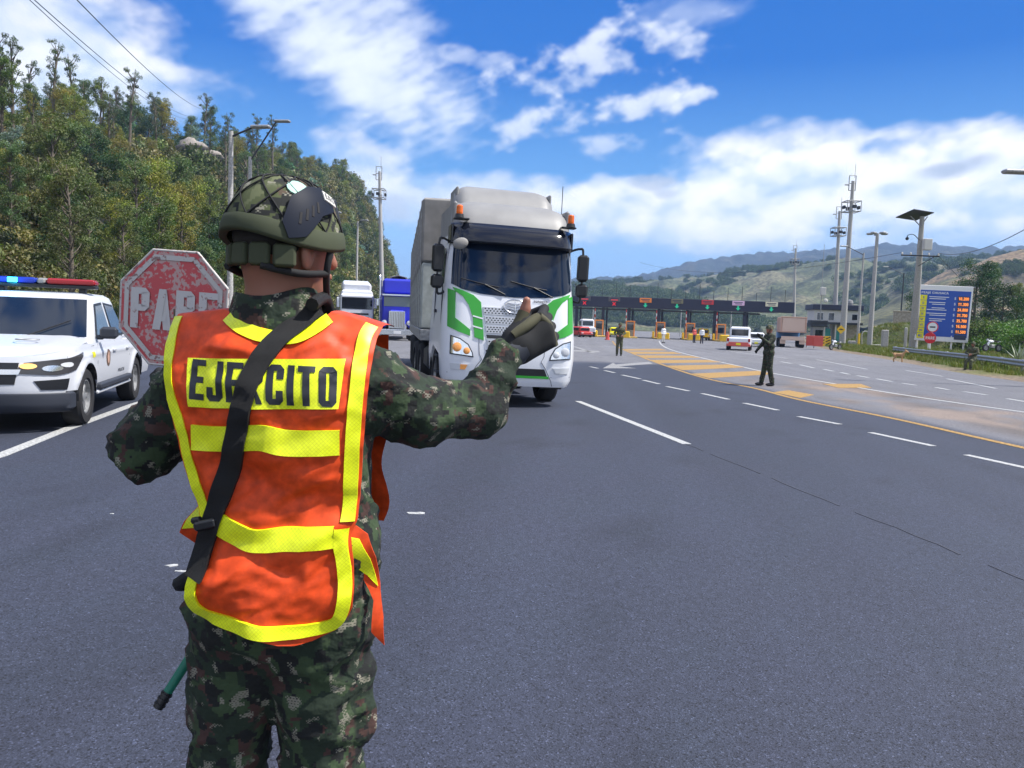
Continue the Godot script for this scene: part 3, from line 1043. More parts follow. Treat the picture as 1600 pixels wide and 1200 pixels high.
func mark(road: Node, called: String, poly: PackedVector2Array, m: Material, y := 0.005) -> void:
	var b := MB.new()
	# given as (x, z); seen from above z runs down, so it is draped with z mirrored
	var q := PackedVector2Array()
	for w in poly: q.append(Vector2(w.x, -w.y))
	b.drape_poly(q, func(x, zz, o): return Vector3(x, o, -zz), y, 2.5)
	part(called, b, m, road)

func line_on(road: Node, called: String, pts: Array, w: float, m: Material, y := 0.005) -> void:
	mark(road, called, strip_poly(pts, w), m, y)

func markings(road: Node) -> void:
	var W = M.white_paint
	var Y = M.yellow_paint
	line_on(road, "lane_line", [Vector2(1.355, -15.57), Vector2(2.385, -10.269)], 0.13, W)
	for d in [[Vector2(4.122, -20.382), Vector2(4.425, -19.162)], [Vector2(4.61, -18.539), Vector2(4.884, -17.238)], [Vector2(5.01, -16.454), Vector2(5.303, -15.215)], [Vector2(5.342, -14.183), Vector2(5.687, -13.196)], [Vector2(5.761, -12.208), Vector2(6.073, -10.936)], [Vector2(6.117, -10.197), Vector2(6.364, -9.171)], [Vector2(3.515, -24.565), Vector2(3.841, -23.041)], [Vector2(3.212, -26.696), Vector2(3.404, -25.606)], [Vector2(2.91, -28.841), Vector2(3.102, -27.944)], [Vector2(3.851, -22.531), Vector2(4.074, -21.215)]]:
		line_on(road, "lane_dash", d, 0.12, W)
	for d in [[Vector2(14.002, -37.447), Vector2(13.55, -34.523)], [Vector2(13.616, -33.612), Vector2(13.443, -32.181)], [Vector2(13.404, -31.33), Vector2(13.186, -30.048)], [Vector2(13.188, -29.321), Vector2(13.114, -28.256)], [Vector2(13.118, -27.612), Vector2(12.975, -26.195)], [Vector2(12.976, -25.503), Vector2(13.025, -24.739)], [Vector2(13.249, -23.977), Vector2(13.18, -23.145)], [Vector2(13.293, -22.543), Vector2(13.351, -21.562)], [Vector2(13.213, -20.418), Vector2(13.152, -19.41)], [Vector2(14.38, -44.457), Vector2(14.159, -42.025)], [Vector2(14.175, -40.653), Vector2(13.982, -38.609)]]:
		line_on(road, "lane_dash", d, 0.14, W)
	for d in [[Vector2(18.036, -45.652), Vector2(16.236, -35.169)], [Vector2(18.093, -35.3), Vector2(17.482, -31.187)], [Vector2(16.626, -29.341), Vector2(15.507, -24.576)], [Vector2(16.023, -56.954), Vector2(16.423, -46.04)]]:
		line_on(road, "lane_line", d, 0.12, W)
	line_on(road, "edge_line", [Vector2(-4.75, -3.0), Vector2(-5.225, -7.784), Vector2(-5.611, -9.568), Vector2(-6.156, -12.512), Vector2(-7.0, -20.0), Vector2(-9.3, -34.0), Vector2(-13.5, -56.0)], 0.14, W)
	line_on(road, "yellow_line", smooth_line([Vector2(10.269, -79.897), Vector2(8.079, -59.997), Vector2(6.935, -44.242), Vector2(6.122, -26.266), Vector2(6.616, -20.834), Vector2(6.687, -17.74), Vector2(7.231, -14.345), Vector2(7.471, -11.076), Vector2(8.2, -4.0)], 5), 0.15, Y)
	line_on(road, "edge_line", smooth_line([Vector2(17.031, -90.022), Vector2(13.533, -70.202), Vector2(11.327, -54.873), Vector2(10.258, -41.264), Vector2(9.964, -34.272), Vector2(9.755, -29.302), Vector2(10.18, -23.008), Vector2(10.58, -19.459), Vector2(11.204, -16.713), Vector2(12.4, -12.0)], 5), 0.14, W)
	# painted hatching between the two edges of the island
	for q in [[Vector2(7.631, -53), Vector2(10.936, -57.146), Vector2(10.714, -53.629), Vector2(7.37, -49.72)], [Vector2(7.183, -47.896), Vector2(10.519, -50.52), Vector2(10.409, -47.318), Vector2(6.935, -44.242)], [Vector2(6.787, -42.374), Vector2(10.221, -44.421), Vector2(10.314, -42.062), Vector2(6.606, -38.783)], [Vector2(6.502, -36.709), Vector2(10.045, -39.335), Vector2(10.112, -37.153), Vector2(6.437, -33.761)], [Vector2(6.367, -31.707), Vector2(9.884, -35.008), Vector2(9.913, -32.765), Vector2(6.347, -28.701)], [Vector2(6.209, -26.643), Vector2(9.685, -30.236), Vector2(9.676, -28.345), Vector2(6.298, -24.532)]]:
		mark(road, "hatch_stripe", PackedVector2Array(q), Y, 0.006)
	mark(road, "hatch_stripe", PackedVector2Array([Vector2(6.731, -19.725), Vector2(7.428, -20.573), Vector2(7.65, -19.375), Vector2(6.882, -18.266)]), Y, 0.006)
	mark(road, "hatch_stripe", PackedVector2Array([Vector2(9.595, -23.709), Vector2(11.087, -24.382), Vector2(10.684, -22.769), Vector2(9.479, -22.256)]), Y, 0.006)
	for a in [[Vector2(3.302, -28.065), Vector2(4.25, -32.525), Vector2(4.189, -31.237), Vector2(6.143, -34.657), Vector2(6.009, -32.947), Vector2(4.1, -29.806), Vector2(4.65, -28.883)], [Vector2(2.387, -43.323), Vector2(3.177, -48.935), Vector2(3.244, -47.493), Vector2(5.215, -47.058), Vector2(5.093, -44.911), Vector2(3.133, -44.725), Vector2(3.286, -41.87)]]:
		mark(road, "lane_arrow", PackedVector2Array(a), M.faded_paint, 0.005)
	for d in [[Vector2(5.456, -63.847), Vector2(7.564, -62.8)], [Vector2(4.807, -56.159), Vector2(6.516, -55.169)], [Vector2(4.344, -55.616), Vector2(4.519, -42.983)]]:
		line_on(road, "lane_line", d, 0.3, M.faded_paint)
	# a tarred joint between two strips of asphalt, and scraps of old paint
	var seam := []
	var a := Vector2(2.39, -10.216)
	var b := Vector2(3.415, -4.706)
	for i in 24:
		seam.append(a.lerp(b, i / 23.0) + Vector2(rng.randf_range(-0.02, 0.02), 0))
	for i in range(0, 22, 3):
		line_on(road, "tar_joint", seam.slice(i, i + 3 + (1 if i % 2 else 0)), rng.randf_range(0.008, 0.016), M.tar, 0.004)
	for s in [[Vector2(-0.731, -6.048), 0.05], [Vector2(-2.025, -4.569), 0.03], [Vector2(-1.935, -4.47), 0.025], [Vector2(-2.987, -5.701), 0.012], [Vector2(-1.515, -9.852), 0.07]]:
		var poly := PackedVector2Array()
		for i in 11: poly.append(s[0] + Vector2(cos(TAU * i / 11) * 1.4, sin(TAU * i / 11) * 0.8) * s[1] * rng.randf_range(0.55, 1.2))
		mark(road, "paint_scrap", poly, W, 0.004)


# ---------- people ----------
var fold_a := FastNoiseLite.new()
var fold_b := FastNoiseLite.new()
var fold_c := FastNoiseLite.new()

func cloth_folds(q: Vector3, g: Vector3) -> float:
	# long soft folds that run across the limbs, with a few finer ones between
	var ra := maxf(0.0, 1.0 - absf(fold_c.get_noise_3d(q.x * 0.8, q.y * 1.3, q.z * 0.8)) * 2.4)
	var rb := maxf(0.0, 1.0 - absf(fold_c.get_noise_3d(q.x * 1.7 + 9.0, q.y * 1.5 + q.x, q.z * 1.7)) * 2.4)
	return 0.011 * ra * ra + 0.004 * rb - 0.004

# a closed hand in its own axes: x from wrist to knuckles, y towards the thumb, z out of the back of the hand
func fist(mb: MB, xf: Transform3D, r := 1.0, thumb_up := true, thumb := true, cell := 0.0032) -> void:
	var s := SDF.new(Vector3(-0.09, -0.07, -0.085), Vector3(0.10, 0.13, 0.05), cell)
	s.bone(Vector3(-0.08, 0.0, -0.012), Vector3(-0.035, 0.004, -0.012), 0.030, 0.033, 0.02)
	s.bone(Vector3(-0.035, -0.02, -0.012), Vector3(0.035, -0.026, -0.008), 0.021, 0.018, 0.02)
	s.bone(Vector3(-0.035, 0.004, -0.010), Vector3(0.038, 0.002, -0.006), 0.023, 0.019, 0.02)
	s.bone(Vector3(-0.035, 0.018, -0.014), Vector3(0.036, 0.026, -0.008), 0.022, 0.018, 0.02)
	var ln := [1.0, 1.08, 1.02, 0.85]
	for i in 4:
		var y: float = 0.033 - 0.0215 * i
		var l: float = ln[i]
		var k0 := Vector3(0.040, y, -0.006)
		var k1 := Vector3(0.040 + 0.030 * l, y * 1.04, -0.034 * l)
		var k2 := Vector3(0.040 + 0.004 * l, y * 0.98, -0.058 * l)
		var k3 := Vector3(0.018, y * 0.94, -0.044)
		s.bone(k0, k1, 0.0115, 0.0102, 0.004)
		s.bone(k1, k2, 0.0102, 0.0094, 0.003)
		s.bone(k2, k3, 0.0094, 0.0085, 0.003)
	if thumb:
		if thumb_up:
			s.bone(Vector3(-0.034, 0.020, -0.020), Vector3(0.002, 0.046, -0.022), 0.019, 0.0135, 0.015)
		else:
			s.bone(Vector3(-0.030, 0.022, -0.026), Vector3(0.012, 0.050, -0.040), 0.018, 0.013, 0.012)
			s.bone(Vector3(0.012, 0.050, -0.040), Vector3(0.040, 0.034, -0.060), 0.012, 0.010, 0.004)
	var t := MB.new()
	s.into(t)
	mb.add(t, xf.scaled_local(Vector3.ONE * r))

const CREASES := [[-0.521, 1.059, -0.443, 1.127, 0.010], [-0.443, 1.127, -0.358, 1.088, -0.008], [-0.358, 1.088, -0.303, 1.142, 0.009], [-0.493, 1.031, -0.391, 1.058, 0.007], [-0.550, 1.491, -0.440, 1.482, 0.007], [-0.331, 1.521, -0.281, 1.479, -0.008], [-0.380, 1.488, -0.309, 1.511, 0.006], [-0.528, 1.359, -0.417, 1.380, 0.007], [-0.405, 1.229, -0.283, 1.279, 0.008], [-0.494, 1.214, -0.405, 1.280, -0.007], [-0.439, 1.295, -0.306, 1.306, 0.006], [-0.351, 1.366, -0.279, 1.390, 0.006], [-0.550, 1.314, -0.516, 1.225, 0.008], [-0.484, 1.515, -0.517, 1.470, 0.006]]
func vest_z(x: float, y: float) -> float:
	var dx := x + 0.44
	var z := -1.305 - 1.5 * dx * dx
	if y > 1.40: z -= 3.6 * (y - 1.40) * (y - 1.40)
	if y < 1.16: z += 0.018 * smoothstep(1.16, 1.05, y) + 0.02 * smoothstep(1.06, 0.98, y) * sin(x * 26.0)
	var a := fold_a.get_noise_2d(x * 0.55 + y * 0.20, y * 0.50 - x * 0.20 + 3.0)
	var b := fold_b.get_noise_2d(x * 0.55 - y * 0.35, y * 0.9)
	z += 0.008 * (0.5 - absf(a) * 2.2) + 0.003 * (0.4 - absf(b) * 1.8)
	for q in CREASES:
		var ab := Vector2(q[2] - q[0], q[3] - q[1])
		var ap := Vector2(x - q[0], y - q[1])
		var t := ap.dot(ab) / ab.length_squared()
		if t < -0.2 or t > 1.2: continue
		var d := ap.cross(ab) / ab.length()
		# one flank is steep and the other eases off
		var w := 0.007 if d > 0.0 else 0.030
		z += q[4] * exp(-pow(d / w, 2.0)) * smoothstep(-0.2, 0.35, t) * smoothstep(1.2, 0.6, t)
	# sag between the shoulder blades and creases that run to the waist tie
	z -= 0.016 * exp(-pow((y - 1.26 + (x + 0.44) * 0.35) / 0.035, 2.0)) * smoothstep(-0.60, -0.45, x)
	z += 0.012 * exp(-pow((y - 1.13 - (x + 0.40) * 0.5) / 0.03, 2.0))
	return z

func vest_at(x: float, y: float, o: float) -> Vector3:
	return Vector3(x, y, vest_z(x, y) + o)

func lookup(table: Array, y: float) -> float:
	# rows of (value, y), y falling
	if y >= table[0].y: return table[0].x
	for i in table.size() - 1:
		if y >= table[i + 1].y: return lerpf(table[i].x, table[i + 1].x, (table[i].y - y) / (table[i].y - table[i + 1].y))
	return table[-1].x

func ribbon(mb: MB, line: Array, w: float, map: Callable, off: float, across := 5, thick := 0.0012, step := 8) -> void:
	var l := smooth_line(line, step)
	var top := PackedVector3Array()
	var rim := []
	for i in l.size():
		var d: Vector2 = (l[mini(i + 1, l.size() - 1)] - l[maxi(i - 1, 0)]).normalized()
		var s := Vector2(d.y, -d.x)
		for k in across:
			var q: Vector2 = l[i] + s * w * (0.5 - float(k) / (across - 1))
			top.append(map.call(q.x, q.y, off))
	# columns run across, rows run along: turn so that the front looks out
	mb.grid(top, across, l.size())
	for e in [0, across - 1]:
		for i in l.size() - 1:
			var a := top[i * across + e]; var b := top[(i + 1) * across + e]
			var dn := Vector3(0, 0, -off)
			if e == 0: mb.quad(b, a, a + dn, b + dn)
			else: mb.quad(a, b, b + dn, a + dn)

func main_soldier() -> void:
	fold_a.seed = 61; fold_a.frequency = 7.0; fold_a.fractal_octaves = 3
	fold_c.seed = 63; fold_c.frequency = 7.0; fold_c.fractal_type = FastNoiseLite.FRACTAL_NONE
	fold_b.seed = 62; fold_b.frequency = 16.0; fold_b.fractal_octaves = 2
	var base := Vector3(-0.445, 0, -1.45)
	var who := thing("person", "soldier in camouflage seen from behind, orange reflective vest, helmet, right arm out with thumb up", "person", base)
	var hx := Vector3(0.76, 0.50, -0.42).normalized()
	var hy := (Vector3(-0.02, 1, 0.10) - hx * hx.dot(Vector3(-0.02, 1, 0.10))).normalized()
	var hand := Transform3D(Basis(hx, hy, hx.cross(hy)), Vector3(0.044, 1.516, -1.665))
	# uniform, one surface
	var s := SDF.new(Vector3(-0.92, 0.02, -1.98), Vector3(0.10, 1.62, -1.22), 0.011)
	var c := -1.455
	s.bone(Vector3(-0.52, 1.38, c - 0.01), Vector3(-0.37, 1.375, c - 0.01), 0.108, 0.108, 0.05)
	s.bone(Vector3(-0.495, 1.27, c), Vector3(-0.375, 1.26, c), 0.112, 0.112, 0.05)
	s.bone(Vector3(-0.468, 1.13, c), Vector3(-0.355, 1.12, c), 0.112, 0.114, 0.05)
	s.bone(Vector3(-0.485, 0.99, c), Vector3(-0.37, 0.98, c), 0.125, 0.125, 0.05)
	s.bone(Vector3(-0.445, 1.535, c), Vector3(-0.445, 1.42, c - 0.01), 0.068, 0.09, 0.04)
	s.bone(Vector3(-0.575, 1.452, c - 0.015), Vector3(-0.305, 1.445, c - 0.015), 0.058, 0.058, 0.05)
	# left arm, bent forward to the paddle
	s.bone(Vector3(-0.585, 1.440, c), Vector3(-0.703, 1.292, -1.49), 0.064, 0.062, 0.03)
	s.bone(Vector3(-0.711, 1.279, -1.49), Vector3(-0.80, 1.345, -1.80), 0.066, 0.046, 0.02)
	# right arm, out to the side and up
	s.bone(Vector3(-0.30, 1.435, c), Vector3(-0.19, 1.369, -1.53), 0.074, 0.068, 0.03)
	s.bone(Vector3(-0.19, 1.369, -1.53), Vector3(-0.065, 1.363, -1.6), 0.066, 0.058, 0.03)
	s.bone(Vector3(-0.065, 1.366, -1.6), hand * Vector3(-0.078, -0.002, -0.012), 0.057, 0.038, 0.02)
	# legs
	s.bone(Vector3(-0.508, 0.95, c), Vector3(-0.530, 0.67, c), 0.098, 0.068, 0.02)
	s.bone(Vector3(-0.530, 0.67, c), Vector3(-0.535, 0.48, c), 0.068, 0.066, 0.02)
	s.bone(Vector3(-0.535, 0.48, c), Vector3(-0.54, 0.22, c + 0.02), 0.072, 0.068, 0.02)
	s.bone(Vector3(-0.366, 0.95, c), Vector3(-0.350, 0.67, c), 0.100, 0.074, 0.02)
	s.bone(Vector3(-0.350, 0.67, c), Vector3(-0.340, 0.48, c), 0.074, 0.070, 0.02)
	s.bone(Vector3(-0.335, 0.48, c), Vector3(-0.335, 0.22, c + 0.02), 0.074, 0.068, 0.02)
	# thigh pockets
	s.bone(Vector3(-0.284, 0.86, c), Vector3(-0.284, 0.75, c), 0.032, 0.036, 0.012)
	s.bone(Vector3(-0.584, 0.86, c), Vector3(-0.586, 0.75, c), 0.030, 0.034, 0.012)
	var u := MB.new()
	s.into(u, cloth_folds)
	part("uniform", u, M.camouflage_cloth, who, -base)
	# collar standing round the neck
	var col := PackedVector3Array()
	for j in 7:
		var y := [1.515, 1.545, 1.575, 1.588, 1.585, 1.565, 1.54][j] as float
		var rr := [0.088, 0.084, 0.076, 0.073, 0.067, 0.066, 0.068][j] as float
		for i in 28:
			var a := -TAU * i / 28.0
			col.append(Vector3(-0.447 + cos(a) * rr * 1.04, y + 0.006 * sin(a * 3.0) + 0.008 * cos(a), -1.445 + sin(a) * rr))
	var cm := MB.new()
	cm.grid(col, 28, 7, true)
	part("collar", cm, M.camouflage_cloth, who, -base)
	# head, turned to the right
	var fd := Vector3(0.60, -0.05, -0.80).normalized()
	var hb := look_z(Vector3.ZERO, fd).basis
	var hc := Vector3(-0.432, 1.690, -1.455)
	var hd := SDF.new(hc - Vector3(0.16, 0.19, 0.16), hc + Vector3(0.16, 0.15, 0.16), 0.0042)
	hd.blob(hc, Vector3(0.078, 0.105, 0.095), hb, 0.02)
	hd.bone(Vector3(-0.446, 1.535, -1.44), Vector3(-0.440, 1.63, -1.45), 0.062, 0.058, 0.03)
	hd.bone(hc + hb * Vector3(0, -0.075, 0.02), hc + hb * Vector3(0, -0.095, 0.068), 0.050, 0.026, 0.03)
	hd.bone(hc + hb * Vector3(0, 0.0, 0.090), hc + hb * Vector3(0, -0.032, 0.108), 0.011, 0.013, 0.012)
	hd.bone(hc + hb * Vector3(-0.03, 0.018, 0.082), hc + hb * Vector3(0.03, 0.018, 0.082), 0.014, 0.014, 0.015)
	hd.bone(hc + hb * Vector3(-0.018, -0.060, 0.088), hc + hb * Vector3(0.018, -0.060, 0.088), 0.008, 0.008, 0.006)
	for e in [-1, 1]:
		hd.blob(hc + hb * Vector3(e * 0.030, 0.0, 0.088), Vector3(0.013, 0.009, 0.012), hb, 0.008, true)
		hd.blob(hc + hb * Vector3(e * 0.079, -0.028, -0.012), Vector3(0.010, 0.034, 0.020), hb * Basis(Vector3.UP, -e * 0.5), 0.006)
		hd.blob(hc + hb * Vector3(e * 0.090, -0.026, -0.004), Vector3(0.008, 0.022, 0.010), hb, 0.005, true)
	var hm := MB.new()
	hd.into(hm)
	var head := part("head", hm, M.skin, who, -base)
	for e in [-1, 1]:
		var eye := MB.new()
		eye.ball(hc + hb * Vector3(e * 0.030, 0.0, 0.078), Vector3(0.011, 0.011, 0.011), 10, 6)
		part("eye", eye, M.sign_white, head)
	var hair := MB.new()
	var hs := SDF.new(hc - Vector3(0.13, 0.13, 0.13), hc + Vector3(0.13, 0.13, 0.13), 0.006)
	hs.blob(hc + hb * Vector3(0, 0.015, -0.014), Vector3(0.081, 0.100, 0.088), hb, 0.01)
	hs.blob(hc + hb * Vector3(0, -0.10, 0.10), Vector3(0.12, 0.13, 0.10), hb, 0.01, true)
	hs.into(hair)
	part("hair", hair, M.hair, head)
	helmet(who, base, hc, hb)
	# chin strap and nape pad
	var st := MB.new()
	for e in [-1, 1]:
		var pts := [hc + hb * Vector3(e * 0.092, -0.015, 0.030), hc + hb * Vector3(e * 0.086, -0.062, 0.028), hc + hb * Vector3(e * 0.050, -0.112, 0.060), hc + hb * Vector3(0, -0.128, 0.080)]
		st.tube(smooth_line(pts, 4), 0.0065, 6)
		st.tube(smooth_line([hc + hb * Vector3(e * 0.086, -0.062, 0.028), hc + hb * Vector3(e * 0.080, -0.068, -0.030), hc + hb * Vector3(e * 0.050, -0.060, -0.088)], 4), 0.0075, 6)
	part("chin_strap", st, M.black_cloth, who, -base)
	var pad := MB.new()
	for k in 5:
		var a := -0.9 + 0.45 * k
		var d := hb * Vector3(sin(a), 0, -cos(a))
		var bz := look_z(Vector3.ZERO, d).basis
		pad.box(hc + Vector3(0, -0.040, 0) + d * 0.098, Vector3(0.040, 0.042, 0.016), 0.006, bz)
	part("nape_pad", pad, M.olive_band, who, -base)
	# gloved right hand with the thumb up
	var gl := MB.new()
	fist(gl, hand, 1.0)
	var glove := part("glove", gl, M.black_cloth, who, -base)
	var tr := MB.new()   # olive trim along the thumb and over the knuckles
	tr.tube(smooth_line([hand * Vector3(-0.045, 0.034, 0.004), hand * Vector3(-0.01, 0.038, 0.008), hand * Vector3(0.030, 0.040, 0.002)], 4), [0.010, 0.011, 0.012, 0.012, 0.012, 0.012, 0.012, 0.011, 0.009], 8)
	tr.tube(smooth_line([hand * Vector3(0.030, 0.040, 0.002), hand * Vector3(0.044, 0.010, 0.002), hand * Vector3(0.042, -0.040, -0.004)], 4), 0.010, 8)
	tr.tube(smooth_line([hand * Vector3(-0.026, 0.028, -0.018), hand * Vector3(-0.004, 0.043, -0.021), hand * Vector3(0.014, 0.058, -0.022)], 3), [0.017, 0.0165, 0.016, 0.015, 0.014, 0.0135, 0.013], 10)
	part("trim", tr, M.olive_cloth, glove)
	var cu := MB.new()
	var wa := Vector3(0.006, 1.471, -1.65)
	cu.tube([hand * Vector3(-0.070, -0.003, -0.012), hand * Vector3(-0.052, -0.002, -0.012), hand * Vector3(-0.034, 0, -0.012)], [0.034, 0.036, 0.035], 18)
	part("cuff", cu, M.dark_plastic, glove)
	var th := SDF.new(Vector3(-0.05, 0.03, -0.07), Vector3(0.06, 0.13, 0.02), 0.003)
	th.bone(Vector3(0.004, 0.046, -0.022), Vector3(0.020, 0.062, -0.022), 0.0115, 0.0112, 0.004)
	th.bone(Vector3(0.020, 0.062, -0.022), Vector3(0.029, 0.077, -0.020), 0.0112, 0.0085, 0.004)
	var tm := MB.new()
	th.into(tm)
	var tt := MB.new()
	tt.add(tm, hand.scaled_local(Vector3.ONE))
	part("thumb", tt, M.skin, who, -base)
	var wr := MB.new()
	wr.tube([hand * Vector3(-0.088, -0.004, -0.012), hand * Vector3(-0.06, -0.002, -0.012)], 0.030, 14)
	part("wrist", wr, M.skin, who, -base)
	# left hand closed on the handle of the paddle
	var lx := Vector3(-0.25, 0.1, -0.95).normalized()
	var ly := (Vector3.UP - lx * lx.y).normalized()
	var lh := MB.new()
	fist(lh, Transform3D(Basis(lx, ly, lx.cross(ly)), Vector3(-0.822, 1.352, -1.868)), 0.92, false)
	part("glove", lh, M.black_cloth, who, -base)
	# boots
	for e in [[-0.54, -0.06], [-0.335, 0.06]]:
		var b := SDF.new(Vector3(e[0] - 0.13, -0.01, c - 0.24), Vector3(e[0] + 0.13, 0.34, c + 0.14), 0.01)
		var bx := Vector3(e[0], 0, c)
		b.bone(bx + Vector3(0, 0.28, 0.02), bx + Vector3(0, 0.08, 0.03), 0.058, 0.055, 0.02)
		b.bone(bx + Vector3(0, 0.055, 0.04), bx + Vector3(e[1] * 0.4, 0.045, -0.16), 0.048, 0.046, 0.03)
		var bm := MB.new()
		b.into(bm)
		bm.box(bx + Vector3(e[1] * 0.2, 0.012, -0.06), Vector3(0.10, 0.024, 0.29), 0.01)
		part("boot", bm, M.boot_leather, who, -base)
	vest(who, base)
	rifle()
	paddle()

func dome(hc: Vector3, hb: Basis, th: float, ph: float, off := 0.0) -> Vector3:
	# th: 0 at the rim, 1 at the crown; ph: 0 forwards, growing to the left
	var a := th * PI / 2.0
	var d := Vector3(sin(ph) * 0.095, 0, cos(ph) * 0.109)
	var low := -0.004 + 0.012 * cos(ph * 2.0)   # lower at the ears and nape
	var y := lerpf(low, 0.120, sin(a))
	var flare := 1.0 + 0.05 * pow(1.0 - th, 4.0)
	var q := d * pow(maxf(cos(a), 0.0), 0.72) * flare + Vector3(0, y, -0.006)
	var nrm := Vector3(q.x / 0.0135, maxf(q.y, 0.0) / 0.0164, q.z / 0.0185).normalized()
	return hc + Vector3(0, 0.0, 0) + hb * (q + nrm * off)

func helmet(who: Node3D, base: Vector3, hc: Vector3, hb: Basis) -> void:
	hc += Vector3(0.0, -0.008, 0.0)
	var pts := PackedVector3Array()
	for j in 15:
		for i in 36: pts.append(dome(hc, hb, j / 14.0 * 0.995, TAU * i / 36.0, 0.0015 * sin(i * 2.3 + j * 1.7)))
	var m := MB.new()
	m.grid(pts, 36, 15, true)
	# inside, so that the shell has a thickness
	pts = PackedVector3Array()
	for j in 15:
		for i in 36: pts.append(dome(hc, hb, j / 14.0 * 0.99, -TAU * i / 36.0, -0.010))
	m.grid(pts, 36, 15, true)
	var h := part("helmet", m, M.helmet_cloth, who, -base)
	var band := PackedVector3Array()
	for j in 6:
		var o := [-0.010, 0.003, 0.0055, 0.006, 0.005, 0.0][j] as float
		var th := [0.0, -0.005, 0.03, 0.09, 0.16, 0.175][j] as float
		for i in 40: band.append(dome(hc, hb, th, TAU * i / 40.0, o + 0.0008 * sin(i * 4.0)))
	var bm := MB.new()
	bm.grid(band, 40, 6, true)
	part("rim_band", bm, M.olive_band, h)
	# netting drawn over the cover
	var net := MB.new()
	for k in 9:
		for dirn in [-1, 1]:
			var line := []
			for i in 13:
				var th := 0.16 + 0.84 * i / 12.0
				line.append(dome(hc, hb, minf(th, 0.985), TAU * k / 9.0 + dirn * i * 0.105, 0.0022))
			net.tube(line, 0.0017, 4, false)
	part("netting", net, M.black_cloth, h)
	# side rails
	for e in [-1, 1]:
		var poly := PackedVector2Array([Vector2(-0.075, 0.00), Vector2(-0.060, 0.040), Vector2(-0.015, 0.066), Vector2(0.030, 0.070), Vector2(0.058, 0.052), Vector2(0.052, 0.030), Vector2(0.010, 0.020), Vector2(-0.030, -0.012), Vector2(-0.062, -0.020)])
		var rl := MB.new()
		var map := func(x: float, y: float, o: float) -> Vector3: return dome(hc, hb, clampf(y / 0.16 + 0.16, 0.0, 1.0), -e * (PI / 2.0 - x / 0.122 * 1.0), 0.004 + o)
		rl.drape_poly(poly, map, 0.006, 0.012)
		var r := part("rail", rl, M.rail_plastic, h)
		var slots := MB.new()
		for k in 4:
			slots.drape_poly(PackedVector2Array([Vector2(-0.045 + k * 0.014, 0.002 + k * 0.007), Vector2(-0.040 + k * 0.014, 0.002 + k * 0.007), Vector2(-0.037 + k * 0.014, 0.018 + k * 0.007), Vector2(-0.042 + k * 0.014, 0.018 + k * 0.007)]), map, 0.0068, 0.012)
		part("slot", slots, M.rubber, r)
		var tagm := MB.new()
		tagm.drape_poly(PackedVector2Array([Vector2(0.026, 0.046), Vector2(0.062, 0.036), Vector2(0.064, 0.052), Vector2(0.030, 0.062)]), map, 0.0085, 0.012)
		var tg := part("patch", tagm, M.pale_wall, h)
		var let := MB.new()
		var tr := text_tris("E.N.C", 0.028, 0.010)
		for i in tr.size(): tr[i] = tr[i].rotated(-0.26) + Vector2(0.046, 0.049)
		let.drape(tr, map, 0.0095, 0.02)
		part("print", let, M.black_print, tg)
	var mnt := MB.new()
	var fq := dome(hc, hb, 0.34, 0.0, 0.010)
	mnt.box(fq, Vector3(0.042, 0.062, 0.014), 0.005, hb * Basis(Vector3.RIGHT, -0.35))
	part("front_mount", mnt, M.dark_plastic, h)
	var lab := MB.new()
	lab.drape_poly(ring_poly(0.017, 14, 0.0, 1.4), func(x, y, o): return dome(hc, hb, 0.58 + y / 0.16, -PI * 0.60 + x / 0.09, o), 0.003, 0.012)
	part("marker_patch", lab, M.mint, h)
	# buckle of the nape straps at the back left
	var bk := MB.new()
	bk.box(dome(hc, hb, 0.22, 1.9, 0.012), Vector3(0.016, 0.07, 0.03), 0.005, hb * Basis(Vector3.UP, 1.9))
	part("strap_clip", bk, M.dark_plastic, h)

